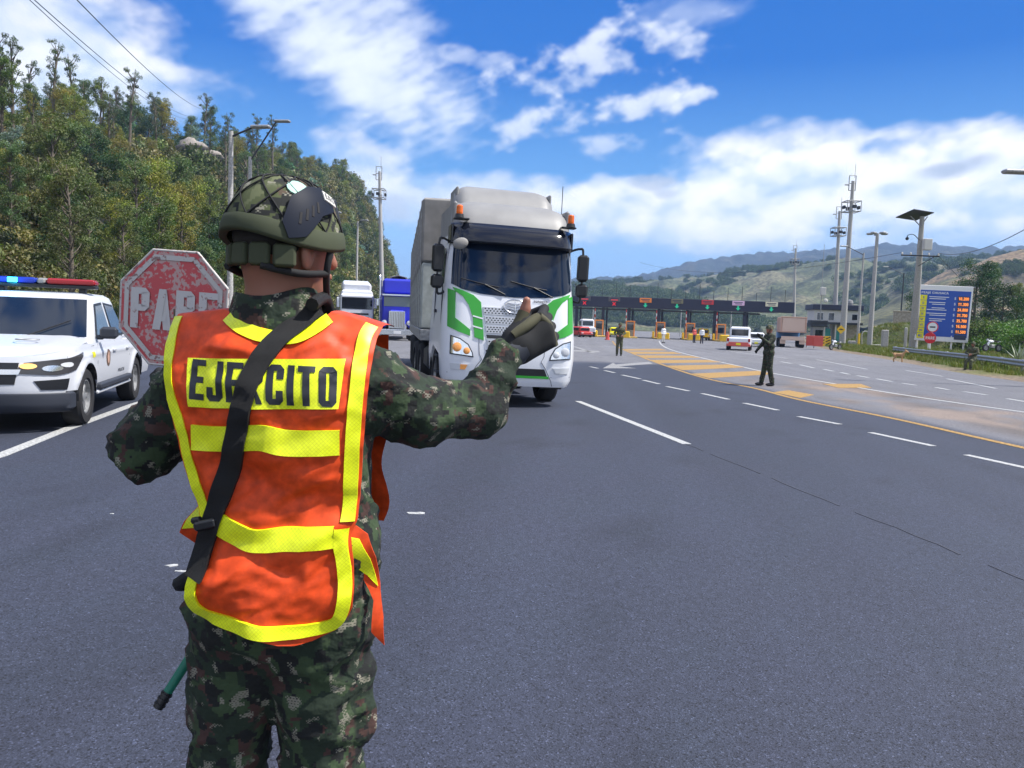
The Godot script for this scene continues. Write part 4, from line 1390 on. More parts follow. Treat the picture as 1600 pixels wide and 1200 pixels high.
func vest(who: Node3D, base: Vector3) -> void:
	var lt := [Vector2(-0.624, 1.549), Vector2(-0.627, 1.521), Vector2(-0.625, 1.476), Vector2(-0.611, 1.41), Vector2(-0.588, 1.344), Vector2(-0.57, 1.276), Vector2(-0.552, 1.226), Vector2(-0.542, 1.192), Vector2(-0.53, 1.16), Vector2(-0.531, 1.129), Vector2(-0.543, 1.106), Vector2(-0.551, 1.079), Vector2(-0.552, 1.053), Vector2(-0.545, 1.03), Vector2(-0.528, 1.009), Vector2(-0.5, 0.996)]
	var rt := [Vector2(-0.239, 1.546), Vector2(-0.25, 1.512), Vector2(-0.253, 1.467), Vector2(-0.255, 1.422), Vector2(-0.259, 1.354), Vector2(-0.264, 1.251), Vector2(-0.268, 1.188), Vector2(-0.278, 1.161), Vector2(-0.272, 1.118), Vector2(-0.269, 1.061), Vector2(-0.272, 1.02), Vector2(-0.288, 0.99), Vector2(-0.315, 0.973)]
	var top := [Vector2(-0.643, 1.54), Vector2(-0.577, 1.548), Vector2(-0.529, 1.555), Vector2(-0.506, 1.548), Vector2(-0.468, 1.532), Vector2(-0.42, 1.522), Vector2(-0.382, 1.524), Vector2(-0.354, 1.536), Vector2(-0.337, 1.556), Vector2(-0.296, 1.547), Vector2(-0.242, 1.532)]
	var bot := [Vector2(-0.551, 1.047), Vector2(-0.531, 1.009), Vector2(-0.479, 0.999), Vector2(-0.434, 0.991), Vector2(-0.389, 0.981), Vector2(-0.344, 0.976), Vector2(-0.308, 0.977), Vector2(-0.282, 0.993), Vector2(-0.269, 1.032)]
	var nu := 64
	var nv := 110
	var pts := PackedVector3Array()
	var back := PackedVector3Array()
	for j in nv:
		var t := float(j) / (nv - 1)
		for i in nu:
			var sx := float(i) / (nu - 1)
			var x := lerpf(lt[0].x, rt[0].x, sx)
			var y := 0.0
			for k in 3:
				var y1 := along(top, x)
				var y0 := along(bot, lerpf(lt[-4].x, rt[-4].x, sx))
				y = lerpf(y0, y1, t)
				x = lerpf(lookup(lt, y), lookup(rt, y), sx)
			pts.append(vest_at(x, y, 0.0))
			back.append(vest_at(x, y, -0.004))
	var b := MB.new()
	b.grid(pts, nu, nv)
	var rev := PackedVector3Array()
	for j in nv:
		for i in nu: rev.append(back[j * nu + nu - 1 - i])
	b.grid(rev, nu, nv)
	for j in nv - 1:
		b.quad(pts[j * nu], pts[(j + 1) * nu], back[(j + 1) * nu], back[j * nu])
		b.quad(pts[(j + 1) * nu + nu - 1], pts[j * nu + nu - 1], back[j * nu + nu - 1], back[(j + 1) * nu + nu - 1])
	for i in nu - 1:
		b.quad(pts[i + 1], pts[i], back[i], back[i + 1])
		var q := (nv - 1) * nu + i
		b.quad(pts[q], pts[q + 1], back[q + 1], back[q])
	# over the shoulders to the front panel
	for side in [[0, 18], [47, 63]]:
		var n: int = side[1] - side[0] + 1
		var br := PackedVector3Array()
		for r in 9:
			for i in n:
				var q := pts[(nv - 1) * nu + side[0] + i]
				var a := PI * r / 8.0
				br.append(Vector3(q.x, q.y + 0.005 * sin(a), lerpf(q.z, -1.565, (1.0 - cos(a)) / 2.0)))
		b.grid(br, n, 9)
	var fr := PackedVector3Array()
	for j in 30:
		for i in 20:
			var x := lerpf(-0.256, -0.600, i / 19.0)
			var y := lerpf(1.13, 1.515, j / 29.0)
			fr.append(Vector3(x + 0.012 * sin(j * 0.5) * (1.0 - j / 29.0), y - (0.10 * exp(-pow((x + 0.445) / 0.07, 2.0)) if j == 29 else 0.0), -1.60 + 0.9 * pow(x + 0.44, 2.0) + 0.01 * fold_a.get_noise_2d(x, y)))
	b.grid(fr, 20, 30)
	var v := part("reflective_vest", b, M.orange_vinyl, who, -base)
	var edge := []
	for q in range(0, lt.size() - 3): edge.append(lt[q] + Vector2(0.020, -0.006 if q == 0 else 0.0))
	var strips := [
		[[Vector2(-0.619, 1.54), Vector2(-0.617, 1.51), Vector2(-0.612, 1.475), Vector2(-0.601, 1.41), Vector2(-0.574, 1.344), Vector2(-0.557, 1.277), Vector2(-0.539, 1.224), Vector2(-0.526, 1.181)], 0.019],
		[[Vector2(-0.261, 1.537), Vector2(-0.27, 1.509), Vector2(-0.272, 1.433), Vector2(-0.276, 1.354), Vector2(-0.28, 1.251), Vector2(-0.283, 1.188)], 0.023],
		[[Vector2(-0.516, 1.545), Vector2(-0.486, 1.528), Vector2(-0.451, 1.515), Vector2(-0.409, 1.509), Vector2(-0.377, 1.513), Vector2(-0.351, 1.53), Vector2(-0.334, 1.547)], 0.022],
		[[Vector2(-0.552, 1.332), Vector2(-0.481, 1.333), Vector2(-0.426, 1.338), Vector2(-0.382, 1.33), Vector2(-0.297, 1.33)], 0.044],
		[[Vector2(-0.509, 1.188), Vector2(-0.467, 1.169), Vector2(-0.436, 1.158), Vector2(-0.38, 1.162), Vector2(-0.303, 1.163)], 0.039],
		[[Vector2(-0.291, 1.177), Vector2(-0.292, 1.146), Vector2(-0.285, 1.101), Vector2(-0.283, 1.049), Vector2(-0.295, 1.011), Vector2(-0.322, 1), Vector2(-0.367, 1.001), Vector2(-0.412, 1.006), Vector2(-0.457, 1.015), Vector2(-0.504, 1.023), Vector2(-0.533, 1.039), Vector2(-0.541, 1.068), Vector2(-0.537, 1.097)], 0.022],
	]
	for k in strips.size():
		var m := MB.new()
		var line: Array = strips[k][0]
		# run so that the face looks at the back of the wearer
		ribbon(m, line, strips[k][1], vest_at, 0.0035 + 0.0007 * k, 5, 0.001, 10)
		part("reflective_stripe", m, M.lime_reflective, v)
	var pn := PackedVector3Array()
	for j in 12:
		for i in 34:
			var l := Vector2(-0.558, 1.385).lerp(Vector2(-0.571, 1.468), j / 11.0)
			var r := Vector2(-0.299, 1.39).lerp(Vector2(-0.294, 1.476), j / 11.0)
			var q := l.lerp(r, i / 33.0)
			pn.append(vest_at(q.x, q.y, 0.0042))
	var pm := MB.new()
	pm.grid(pn, 34, 12)
	var panel := part("name_panel", pm, M.lime_reflective, v)
	var let := MB.new()
	var tr := block_text("EJERCITO", 0.254, 0.068, 0.20, 0.41)
	var mid := Vector2(-0.431, 1.43)
	for i in tr.size():
		var q := tr[i]
		tr[i] = Vector2(q.x - q.y * 0.06, q.y - q.x * 0.02) + mid
	for i in range(0, tr.size(), 6): let.drape(tr.slice(i, i + 6), vest_at, 0.0052 + 0.00012 * ((i / 6) % 8), 0.012)
	part("lettering", let, M.black_print, panel)
	# loose side ties
	var tie := MB.new()
	var hang := func(x: float, y: float, o: float) -> Vector3: return Vector3(x, y, -1.375 - 0.5 * (x + 0.28) + 0.01 * sin(y * 40.0) + o)
	tie.drape_poly(PackedVector2Array([Vector2(-0.298, 1.173), Vector2(-0.274, 1.171), Vector2(-0.254, 1.155), Vector2(-0.24, 1.108), Vector2(-0.232, 1.037), Vector2(-0.224, 0.994), Vector2(-0.223, 0.935), Vector2(-0.244, 0.969), Vector2(-0.243, 1.025), Vector2(-0.261, 1.063), Vector2(-0.302, 1.096)]), hang, 0.003, 0.015)
	var t1 := part("side_tie", tie, M.orange_vinyl, v)
	var ty := MB.new()
	ty.drape_poly(PackedVector2Array([Vector2(-0.286, 1.154), Vector2(-0.267, 1.148), Vector2(-0.249, 1.106), Vector2(-0.237, 1.05), Vector2(-0.255, 1.073), Vector2(-0.298, 1.116)]), hang, 0.0055, 0.015)
	part("reflective_stripe", ty, M.lime_reflective, t1)
	var tl := MB.new()
	var hang2 := func(x: float, y: float, o: float) -> Vector3: return Vector3(x, y, -1.40 + 0.01 * sin(y * 50.0) + o)
	tl.drape_poly(PackedVector2Array([Vector2(-0.568, 1.196), Vector2(-0.549, 1.18), Vector2(-0.549, 1.129), Vector2(-0.579, 1.118), Vector2(-0.605, 1.141), Vector2(-0.594, 1.164)]), hang2, 0.003, 0.015)
	var t2 := part("side_tie", tl, M.orange_vinyl, v)
	var tly := MB.new()
	tly.drape_poly(PackedVector2Array([Vector2(-0.569, 1.193), Vector2(-0.552, 1.177), Vector2(-0.554, 1.155), Vector2(-0.598, 1.15), Vector2(-0.588, 1.169)]), hang2, 0.0055, 0.015)
	part("reflective_stripe", tly, M.lime_reflective, t2)

func along(pts: Array, x: float) -> float:
	if x <= pts[0].x: return pts[0].y
	for i in pts.size() - 1:
		if x <= pts[i + 1].x: return lerpf(pts[i].y, pts[i + 1].y, (x - pts[i].x) / (pts[i + 1].x - pts[i].x))
	return pts[-1].y

func rifle() -> void:
	var muz := Vector3(-0.695, 0.745, -1.5)
	var top := Vector3(-0.42, 1.24, -1.66)
	var o := thing("rifle", "rifle on a black strap, green wrapped barrel pointing down at the soldier's hip", "rifle", muz)
	var ax := (top - muz).normalized()
	var a := MB.new()
	a.tube([muz, muz + ax * 0.035], 0.0105, 12)
	for k in 3: a.tube([muz + ax * (0.006 + 0.011 * k), muz + ax * (0.010 + 0.011 * k)], 0.0125, 12)
	part("muzzle", a, M.black_plastic, o, -muz)
	var g := MB.new()
	g.tube([muz + ax * 0.035, muz + ax * 0.15], [0.0095, 0.0105], 12)
	part("barrel", g, M.green_tape, o, -muz)
	var hg := MB.new()
	var bz := look_z(Vector3.ZERO, ax).basis
	hg.box(muz + ax * 0.25, Vector3(0.045, 0.05, 0.20), 0.012, bz)
	part("handguard", hg, M.black_plastic, o, -muz)
	var rc := MB.new()
	rc.box(muz + ax * 0.45, Vector3(0.04, 0.07, 0.22), 0.01, bz)
	rc.box(muz + ax * 0.44 + bz * Vector3(0, -0.08, 0), Vector3(0.028, 0.12, 0.06), 0.008, bz * Basis(Vector3.RIGHT, 0.25))
	part("receiver", rc, M.black_plastic, o, -muz)
	# strap across the back, over the vest
	var st := MB.new()
	ribbon(st, [Vector2(-0.359, 1.566), Vector2(-0.377, 1.544), Vector2(-0.412, 1.507), Vector2(-0.442, 1.452), Vector2(-0.46, 1.386), Vector2(-0.473, 1.319), Vector2(-0.492, 1.252), Vector2(-0.513, 1.19), Vector2(-0.527, 1.143), Vector2(-0.537, 1.091)], 0.036, vest_at, 0.011, 7, 0.003, 8)
	var sl := part("strap", st, M.webbing, o, -muz)
	var bk := MB.new()
	var bq := Vector2(-0.521, 1.183)
	bk.box(vest_at(bq.x, bq.y, 0.018), Vector3(0.040, 0.018, 0.012), 0.005, Basis(Vector3.BACK, 0.25))
	bk.tube([vest_at(bq.x - 0.024, bq.y + 0.004, 0.02), vest_at(bq.x - 0.010, bq.y + 0.008, 0.02)], 0.006, 8)
	part("buckle", bk, M.black_plastic, sl)
	var fs := MB.new()
	fs.tube(smooth_line([Vector3(-0.36, 1.569, -1.37), Vector3(-0.36, 1.58, -1.47), Vector3(-0.38, 1.50, -1.58), top], 4), 0.012, 8)
	fs.tube(smooth_line([Vector3(-0.537, 1.094, -1.33), Vector3(-0.63, 1.02, -1.45), muz + ax * 0.30], 4), 0.012, 8)
	part("strap_end", fs, M.webbing, o, -muz)

func paddle() -> void:
	var at := Vector3(-0.855, 1.554, -1.9)
	var o := thing("stop_paddle", "worn red octagonal PARE paddle held up at the soldier's left", "sign", at - Vector3(0, 0.36, 0))
	o.rotation = Vector3(0.0, -0.14, -0.045)
	var up := Vector3(0, 0.36, 0)
	var b := MB.new()
	b.prism(ring_poly(0.152, 8, PI / 8.0), 0.004, Transform3D(Basis(), up), 0.001)
	part("panel", b, M.paddle_face, o)
	var rim := MB.new()
	var oc := ring_poly(0.152, 8, PI / 8.0)
	for i in 8:
		rim.tube([Vector3(oc[i].x, oc[i].y, 0.002) + up, Vector3(oc[(i + 1) % 8].x, oc[(i + 1) % 8].y, 0.002) + up], 0.0035, 6)
	part("rim", rim, M.worn_white, o)
	var inner := MB.new()
	var r1 := ring_poly(0.140, 8, PI / 8.0)
	var r2 := ring_poly(0.127, 8, PI / 8.0)
	for i in 8:
		var j := (i + 1) % 8
		inner.quad(Vector3(r2[i].x, r2[i].y, 0.0062) + up, Vector3(r1[i].x, r1[i].y, 0.0062) + up, Vector3(r1[j].x, r1[j].y, 0.0062) + up, Vector3(r2[j].x, r2[j].y, 0.0062) + up)
	part("white_border", inner, M.worn_white, o)
	var let := MB.new()
	var pr := block_text("PARE", 0.230, 0.100, 0.20, 0.42)
	var flat := func(x: float, y: float, off: float) -> Vector3: return up + Vector3(x + 0.004, y - 0.004, off)
	for i in range(0, pr.size(), 6): let.drape(pr.slice(i, i + 6), flat, 0.0068 + 0.00015 * ((i / 6) % 8), 1.0)
	part("lettering", let, M.letter_white, o)
	var h := MB.new()
	h.tube([Vector3(0.012, 0.09, -0.012), Vector3(0.004, 0.36, -0.008)], 0.013, 10)
	part("handle", h, M.bark, o)

# smaller figures, the same build in simpler form: cfg holds joints in their own axes, facing +z
func figure(called: String, label: String, at: Vector3, turn: float, cfg: Dictionary) -> Node3D:
	var o := thing(called, label, "person", at, turn, cfg.get("group", ""))
	var cell: float = cfg.get("cell", 0.022)
	var s := SDF.new(Vector3(-0.75, -0.02, -0.5), Vector3(0.75, 1.62, 0.75), cell)
	var hipy: float = cfg.get("hip", 0.92)
	var sh: float = hipy + 0.50
	var lean: float = cfg.get("lean", 0.0)
	s.bone(Vector3(-0.09, sh - 0.06, lean), Vector3(0.09, sh - 0.06, lean), 0.125, 0.125, 0.05)
	s.bone(Vector3(-0.08, hipy + 0.22, lean * 0.5), Vector3(0.08, hipy + 0.22, lean * 0.5), 0.118, 0.118, 0.06)
	s.bone(Vector3(-0.08, hipy + 0.04, 0), Vector3(0.08, hipy + 0.04, 0), 0.122, 0.122, 0.06)
	s.bone(Vector3(-0.17, sh, lean), Vector3(0.17, sh, lean), 0.062, 0.062, 0.05)
	s.bone(Vector3(0, sh + 0.06, lean), Vector3(0, sh - 0.05, lean), 0.065, 0.09, 0.05)
	var legs: Array = cfg.get("legs", [[Vector3(-0.10, 0.5, 0.02), Vector3(-0.11, 0.12, 0.0)], [Vector3(0.10, 0.5, 0.02), Vector3(0.11, 0.12, 0.0)]])
	var trousers: SDF = s
	if cfg.has("trousers"): trousers = SDF.new(Vector3(-0.5, -0.02, -0.5), Vector3(0.5, 1.2, 0.75), cell)
	for e in 2:
		var sg := -1.0 if e == 0 else 1.0
		trousers.bone(Vector3(sg * 0.085, hipy, 0), legs[e][0], 0.100, 0.078, 0.03)
		trousers.bone(legs[e][0], legs[e][1], 0.078, 0.066, 0.02)
	if cfg.has("trousers"): trousers.bone(Vector3(-0.08, hipy + 0.02, 0), Vector3(0.08, hipy + 0.02, 0), 0.11, 0.11, 0.04)
	var arms: Array = cfg.get("arms", [[Vector3(-0.25, 1.16, 0.0), Vector3(-0.24, 0.92, 0.08)], [Vector3(0.25, 1.16, 0.0), Vector3(0.24, 0.92, 0.08)]])
	for e in 2:
		var sg := -1.0 if e == 0 else 1.0
		s.bone(Vector3(sg * 0.19, sh - 0.01, lean), arms[e][0], 0.062, 0.054, 0.03)
		s.bone(arms[e][0], arms[e][1], 0.052, 0.040, 0.02)
	var u := MB.new()
	s.into(u)
	part(cfg.get("top_name", "uniform"), u, cfg.get("cloth", M.camouflage_cloth), o)
	if cfg.has("trousers"):
		var tm := MB.new()
		trousers.into(tm)
		part("trousers", tm, cfg.trousers, o)
	var hd := SDF.new(Vector3(-0.15, sh - 0.02, lean - 0.16), Vector3(0.15, sh + 0.40, lean + 0.20), 0.014)
	var hc := Vector3(0, sh + 0.205, lean + 0.02)
	var ht: float = cfg.get("head_turn", 0.0)
	var hb := Basis(Vector3.UP, ht)
	hd.blob(hc, Vector3(0.075, 0.110, 0.092), hb, 0.02)
	hd.bone(Vector3(0, sh + 0.04, lean), hc + Vector3(0, -0.06, -0.01), 0.056, 0.054, 0.03)
	hd.bone(hc + hb * Vector3(0, -0.07, 0.03), hc + hb * Vector3(0, -0.088, 0.068), 0.045, 0.024, 0.03)
	hd.bone(hc + hb * Vector3(0, 0.0, 0.086), hc + hb * Vector3(0, -0.03, 0.104), 0.010, 0.012, 0.012)
	for e in [-1, 1]: hd.blob(hc + hb * Vector3(e * 0.078, -0.02, -0.01), Vector3(0.012, 0.03, 0.02), hb, 0.006)
	var hm := MB.new()
	hd.into(hm)
	var head := part("head", hm, M.skin, o)
	if cfg.get("helmet", true):
		var m := MB.new()
		var pts := PackedVector3Array()
		for j in 9:
			for i in 24: pts.append(dome(hc + Vector3(0, 0.01, 0), hb, j / 8.0 * 0.99, TAU * i / 24.0, 0.004))
		m.grid(pts, 24, 9, true)
		part("helmet", m, M.helmet_cloth, o)
		var st := MB.new()
		for e in [-1, 1]: st.tube([hc + hb * Vector3(e * 0.088, -0.01, 0.03), hc + hb * Vector3(e * 0.06, -0.09, 0.05), hc + hb * Vector3(0, -0.125, 0.07)], 0.008, 6)
		part("chin_strap", st, M.black_cloth, o)
	else:
		var hr := MB.new()
		hr.ball(hc + hb * Vector3(0, 0.025, -0.016), Vector3(0.084, 0.100, 0.090), 14, 8, hb)
		part("hair", hr, M.hair, head)
	for e in 2:
		var hmn := MB.new()
		var d: Vector3 = (arms[e][1] - arms[e][0]).normalized()
		var up := Vector3(0, 1, 0.2) if absf(d.y) < 0.7 else Vector3(0, 0, 1)
		var hy := (up - d * d.dot(up)).normalized()
		fist(hmn, Transform3D(Basis(d, hy, d.cross(hy)), arms[e][1] + d * 0.06), 0.9, false, true, 0.007)
		part("hand", hmn, cfg.get("hand", M.skin), o)
		var bt := MB.new()
		var f: Vector3 = legs[e][1]
		bt.tube([Vector3(f.x, 0.24 if f.y > 0.1 else f.y, f.z), Vector3(f.x, 0.07, f.z)], [0.062, 0.058], 10)
		bt.ball(Vector3(f.x, 0.048, f.z + 0.06), Vector3(0.052, 0.048, 0.15), 12, 8)
		part("boot" if cfg.get("helmet", true) else "shoe", bt, M.boot_leather, o)
	return o


# ---------- vehicles: each in its own axes, front towards +z, ground at y 0 ----------
func wheel(parent: Node, at: Vector3, r: float, w: float, side: float, rim_m: Material, spokes := 6, seg := 28) -> void:
	# axis along x; side +1 shows its face towards +x
	var xf := Transform3D(Basis(Vector3(0, 0, -1), Vector3(side, 0, 0), Vector3(0, -side, 0)), at)
	var t := MB.new()
	var h := w / 2.0
	t.lathe([Vector2(r * 0.60, -h), Vector2(r * 0.90, -h), Vector2(r * 0.99, -h * 0.7), Vector2(r, -h * 0.3), Vector2(r, h * 0.3), Vector2(r * 0.99, h * 0.7), Vector2(r * 0.92, h), Vector2(r * 0.66, h), Vector2(r * 0.60, h * 0.8)], xf, seg)
	var o := part("wheel", t, M.rubber, parent)
	var m := MB.new()
	m.lathe([Vector2(0.0, -h * 0.2), Vector2(r * 0.60, -h * 0.2), Vector2(r * 0.62, h * 0.82), Vector2(r * 0.56, h * 0.86), Vector2(r * 0.54, h * 0.25), Vector2(r * 0.20, h * 0.25), Vector2(r * 0.18, h * 0.7), Vector2(0.0, h * 0.72)], xf, seg)
	if spokes > 0:
		for k in spokes:
			var a := TAU * k / spokes
			var d := Vector3(cos(a), 0, sin(a))
			var q := xf * (d * r * 0.36 + Vector3(0, h * 0.48, 0))
			var bz := xf.basis * Basis(Vector3(cos(a), 0, sin(a)), Vector3.UP, Vector3(-sin(a), 0, cos(a)))
			m.box(q, Vector3(r * 0.42, h * 0.30, r * 0.16), 0.012, bz)
	part("rim", m, rim_m, o)

func plate(mb: MB, poly: Array, map: Callable, off: float, cell := 0.08) -> void:
	mb.drape_poly(PackedVector2Array(poly), map, off, cell)

func flip_x(poly: Array) -> Array:
	var o := []
	for q in poly: o.append(Vector2(-q.x, q.y))
	o.reverse()
	return o

const CAB := [[0.40, 1.17, -0.03, 0.30], [0.52, 1.22, 0.03, 0.30], [0.90, 1.25, 0.06, 0.30], [1.25, 1.25, 0.04, 0.32], [1.60, 1.235, -0.01, 0.34], [1.98, 1.22, -0.07, 0.36], [2.20, 1.205, -0.12, 0.36], [2.60, 1.18, -0.22, 0.34], [2.98, 1.15, -0.31, 0.32], [3.12, 1.13, -0.36, 0.32]]
func cab_row(y: float) -> Array:
	for i in CAB.size() - 1:
		if y <= CAB[i + 1][0]:
			var t := clampf((y - CAB[i][0]) / (CAB[i + 1][0] - CAB[i][0]), 0.0, 1.0)
			return [lerpf(CAB[i][1], CAB[i + 1][1], t), lerpf(CAB[i][2], CAB[i + 1][2], t), lerpf(CAB[i][3], CAB[i + 1][3], t)]
	return [CAB[-1][1], CAB[-1][2], CAB[-1][3]]

func cab_front(x: float, y: float, o: float) -> Vector3:
	var r := cab_row(y)
	var k := clampf((absf(x) - (r[0] - r[2])) / r[2], 0.0, 0.97)
	var z: float = r[1] - 0.05 * pow(x / 1.2, 2.0) - r[2] * (1.0 - sqrt(1.0 - k * k))
	var side := k / sqrt(1.0 - k * k + 0.05) * signf(x)
	var nrm := Vector3(side, 0.1, 1.0).normalized()
	return Vector3(x, y, z) + nrm * o

func big_truck() -> void:
	var o := thing("semi_truck", "white cab-over semi truck with green panels and dark windscreen coming down the lane", "truck", Vector3(-0.05, 0, -13.9), 0.22)
	o.rotation.z = -0.022
	var sh := MB.new()
	var pts := PackedVector3Array()
	var cols := 0
	for row in CAB:
		var w: float = row[1]
		var line := []
		for i in 25:
			var x := lerpf(-w, w, i / 24.0)
			if absf(x) > w * 0.999: x *= 0.999
			line.append(cab_front(clampf(x, -w + row[3] * 0.03, w - row[3] * 0.03), row[0], 0.0))
		for q in [-0.55, -0.9, -1.6, -2.25]: line.append(Vector3(w, row[0] if row[0] > 1.0 or q < -2.0 or q > -0.7 else maxf(row[0], 0.95 if q > -1.0 else 1.05), q))
		line.append(Vector3(w - 0.1, row[0], -2.32)); line.append(Vector3(-w + 0.1, row[0], -2.32))
		for q in [-2.25, -1.6, -0.9, -0.55]: line.append(Vector3(-w, row[0] if row[0] > 1.0 or q < -2.0 or q > -0.7 else maxf(row[0], 0.95 if q > -1.0 else 1.05), q))
		cols = line.size()
		for q in line: pts.append(q)
	sh.grid(pts, cols, CAB.size(), true)
	sh.box(Vector3(0, 3.10, -1.36), Vector3(2.2, 0.06, 1.9), 0.02)
	var cab := part("cab", sh, M.white_coachwork, o)
	# windscreen and visor
	var ws := MB.new()
	plate(ws, [Vector2(-1.12, 2.19), Vector2(-0.95, 2.10), Vector2(-0.6, 2.03), Vector2(0, 2.0), Vector2(0.6, 2.03), Vector2(0.95, 2.10), Vector2(1.12, 2.19), Vector2(1.08, 2.99), Vector2(0.5, 3.0), Vector2(-0.5, 3.0), Vector2(-1.08, 2.99)], cab_front, 0.012)
	var win := part("windscreen", ws, M.windscreen_glass, o)
	for sx in [-0.62, 0.28]:
		var wp := MB.new()
		var a := Vector2(sx + 0.45, 2.04)
		var b := Vector2(sx + 0.08, 2.20)
		wp.tube([cab_front(a.x, a.y, 0.03), cab_front(b.x, b.y, 0.04)], 0.013, 6)
		wp.tube([cab_front(b.x - 0.42, b.y + 0.09, 0.022), cab_front(b.x, b.y, 0.03), cab_front(b.x + 0.26, b.y - 0.03, 0.022)], 0.010, 6)
		part("wiper", wp, M.black_plastic, win)
	var vi := PackedVector3Array()
	for j in 6:
		var yy := [2.93, 2.92, 2.98, 3.16, 3.30, 3.32][j] as float
		var oo := [0.02, 0.20, 0.24, 0.20, 0.10, -0.15][j] as float
		for i in 25:
			var x := lerpf(-1.16, 1.16, i / 24.0)
			vi.append(cab_front(x * 0.985, minf(yy, 3.1), 0.0) * Vector3(1, 0, 1) + Vector3(0, yy, 0) + Vector3(0, 0, oo * (1.0 - 0.35 * pow(absf(x) / 1.16, 4.0))))
	var vm := MB.new()
	vm.grid(vi, 25, 6)
	for sx in [-1, 1]: vm.box(Vector3(sx * 1.13, 3.10, -0.62), Vector3(0.05, 0.36, 0.42), 0.02)
	part("sun_visor", vm, M.black_gloss, o)
	# roof fairing
	var rf := PackedVector3Array()
	var fr := [[3.28, 1.13, -0.30, 0.30], [3.42, 1.13, -0.36, 0.32], [3.58, 1.12, -0.48, 0.34], [3.70, 1.09, -0.66, 0.36], [3.77, 1.03, -0.90, 0.38], [3.79, 0.9, -1.2, 0.4]]
	for row in fr:
		for i in 25:
			var x := lerpf(-row[1], row[1], i / 24.0)
			var k := clampf((absf(x) - (row[1] - row[3])) / row[3], 0.0, 1.0)
			rf.append(Vector3(x, row[0] - (0.05 * k * k if row[0] > 3.6 else 0.0), row[2] - 0.04 * pow(x, 2.0) - row[3] * (1.0 - sqrt(maxf(0.0, 1.0 - k * k)))))
	var fm := MB.new()
	fm.grid(rf, 25, fr.size())
	for sx in [-1, 1]: fm.box(Vector3(sx * 1.07, 3.40, -1.45), Vector3(0.1, 0.62, 1.75), 0.05)
	fm.box(Vector3(0, 3.70, -1.7), Vector3(2.06, 0.12, 1.2), 0.05)
	fm.box(Vector3(0, 3.42, -2.28), Vector3(2.1, 0.6, 0.06), 0.02)
	part("roof_fairing", fm, M.grey_white, o)
	var df := PackedVector3Array()
	for j in 5:
		var row := [[3.72, 1.00, -1.18], [3.95, 0.99, -1.32], [4.12, 0.95, -1.52], [4.20, 0.88, -1.80], [4.20, 0.86, -2.2]][j] as Array
		for i in 21:
			var x := lerpf(-row[1], row[1], i / 20.0)
			var k := clampf((absf(x) - (row[1] - 0.22)) / 0.22, 0.0, 1.0)
			df.append(Vector3(x, row[0] - (0.06 * k * k if j > 1 else 0.0), row[2] - 0.22 * (1.0 - sqrt(1.0 - k * k))))
	var dm := MB.new()
	dm.grid(df, 21, 5)
	for sx in [-1, 1]: dm.box(Vector3(sx * 0.93, 3.9, -1.85), Vector3(0.06, 0.46, 0.8), 0.03)
	part("wind_deflector", dm, M.grey_white, o)
	for sx in [-1, 1]:
		var br := MB.new()
		br.box(Vector3(sx * 1.0, 3.35, -0.28), Vector3(0.28, 0.03, 0.16), 0.01)
		br.lathe([Vector2(0.09, 0.0), Vector2(0.075, 0.07), Vector2(0.0, 0.07)], Transform3D(Basis(), Vector3(sx * 1.04, 3.36, -0.26)), 14)
		var bb := part("beacon", br, M.black_plastic, o)
		var bl := MB.new()
		bl.lathe([Vector2(0.056, 0.0), Vector2(0.060, 0.03), Vector2(0.057, 0.14), Vector2(0.042, 0.16), Vector2(0.0, 0.162)], Transform3D(Basis(), Vector3(sx * 1.04, 3.43, -0.26)), 14)
		part("lens", bl, M.amber_plastic, bb)
	var an := MB.new()
	an.tube([Vector3(1.06, 3.4, -1.0), Vector3(1.08, 4.25, -1.1)], 0.008, 5)
	part("antenna", an, M.black_plastic, o)
	# green accents
	var low := [Vector2(-1.17, 2.10), Vector2(-1.05, 2.06), Vector2(-1.05, 1.58), Vector2(-0.78, 1.38), Vector2(-0.78, 1.27), Vector2(-1.0, 1.34), Vector2(-1.17, 1.42)]
	var band := [Vector2(-1.10, 2.13), Vector2(-0.95, 2.08), Vector2(-0.74, 2.00), Vector2(-0.60, 1.88), Vector2(-0.57, 1.60), Vector2(-0.53, 1.20), Vector2(-0.70, 1.25), Vector2(-0.74, 1.60), Vector2(-0.82, 1.82), Vector2(-0.93, 1.97), Vector2(-1.05, 2.05)]
	for sx in [-1, 1]:
		var g := MB.new()
		plate(g, low if sx < 0 else flip_x(low), cab_front, 0.010)
		plate(g, band if sx < 0 else flip_x(band), cab_front, 0.014)
		var gp := part("green_panel", g, M.green_coachwork, o)
		for y in [1.62, 1.44]:
			var ln := MB.new()
			var l := [Vector2(-0.745, y + 0.02), Vector2(-0.565, y - 0.02), Vector2(-0.562, y - 0.045), Vector2(-0.742, y - 0.005)]
			plate(ln, l if sx < 0 else flip_x(l), cab_front, 0.019)
			part("trim_line", ln, M.white_coachwork, gp)
	# grille: raised bars with rows of holes, two dark slots
	var gb := MB.new()
	for b in [[1.80, 1.67, 0.56], [1.635, 1.505, 0.53], [1.47, 1.34, 0.51], [1.22, 1.08, 0.47]]:
		plate(gb, [Vector2(-b[2], b[0]), Vector2(-b[2] + 0.02, b[1]), Vector2(b[2] - 0.02, b[1]), Vector2(b[2], b[0])], cab_front, 0.022)
	var grille := part("grille", gb, M.silver, o)
	var ho := MB.new()
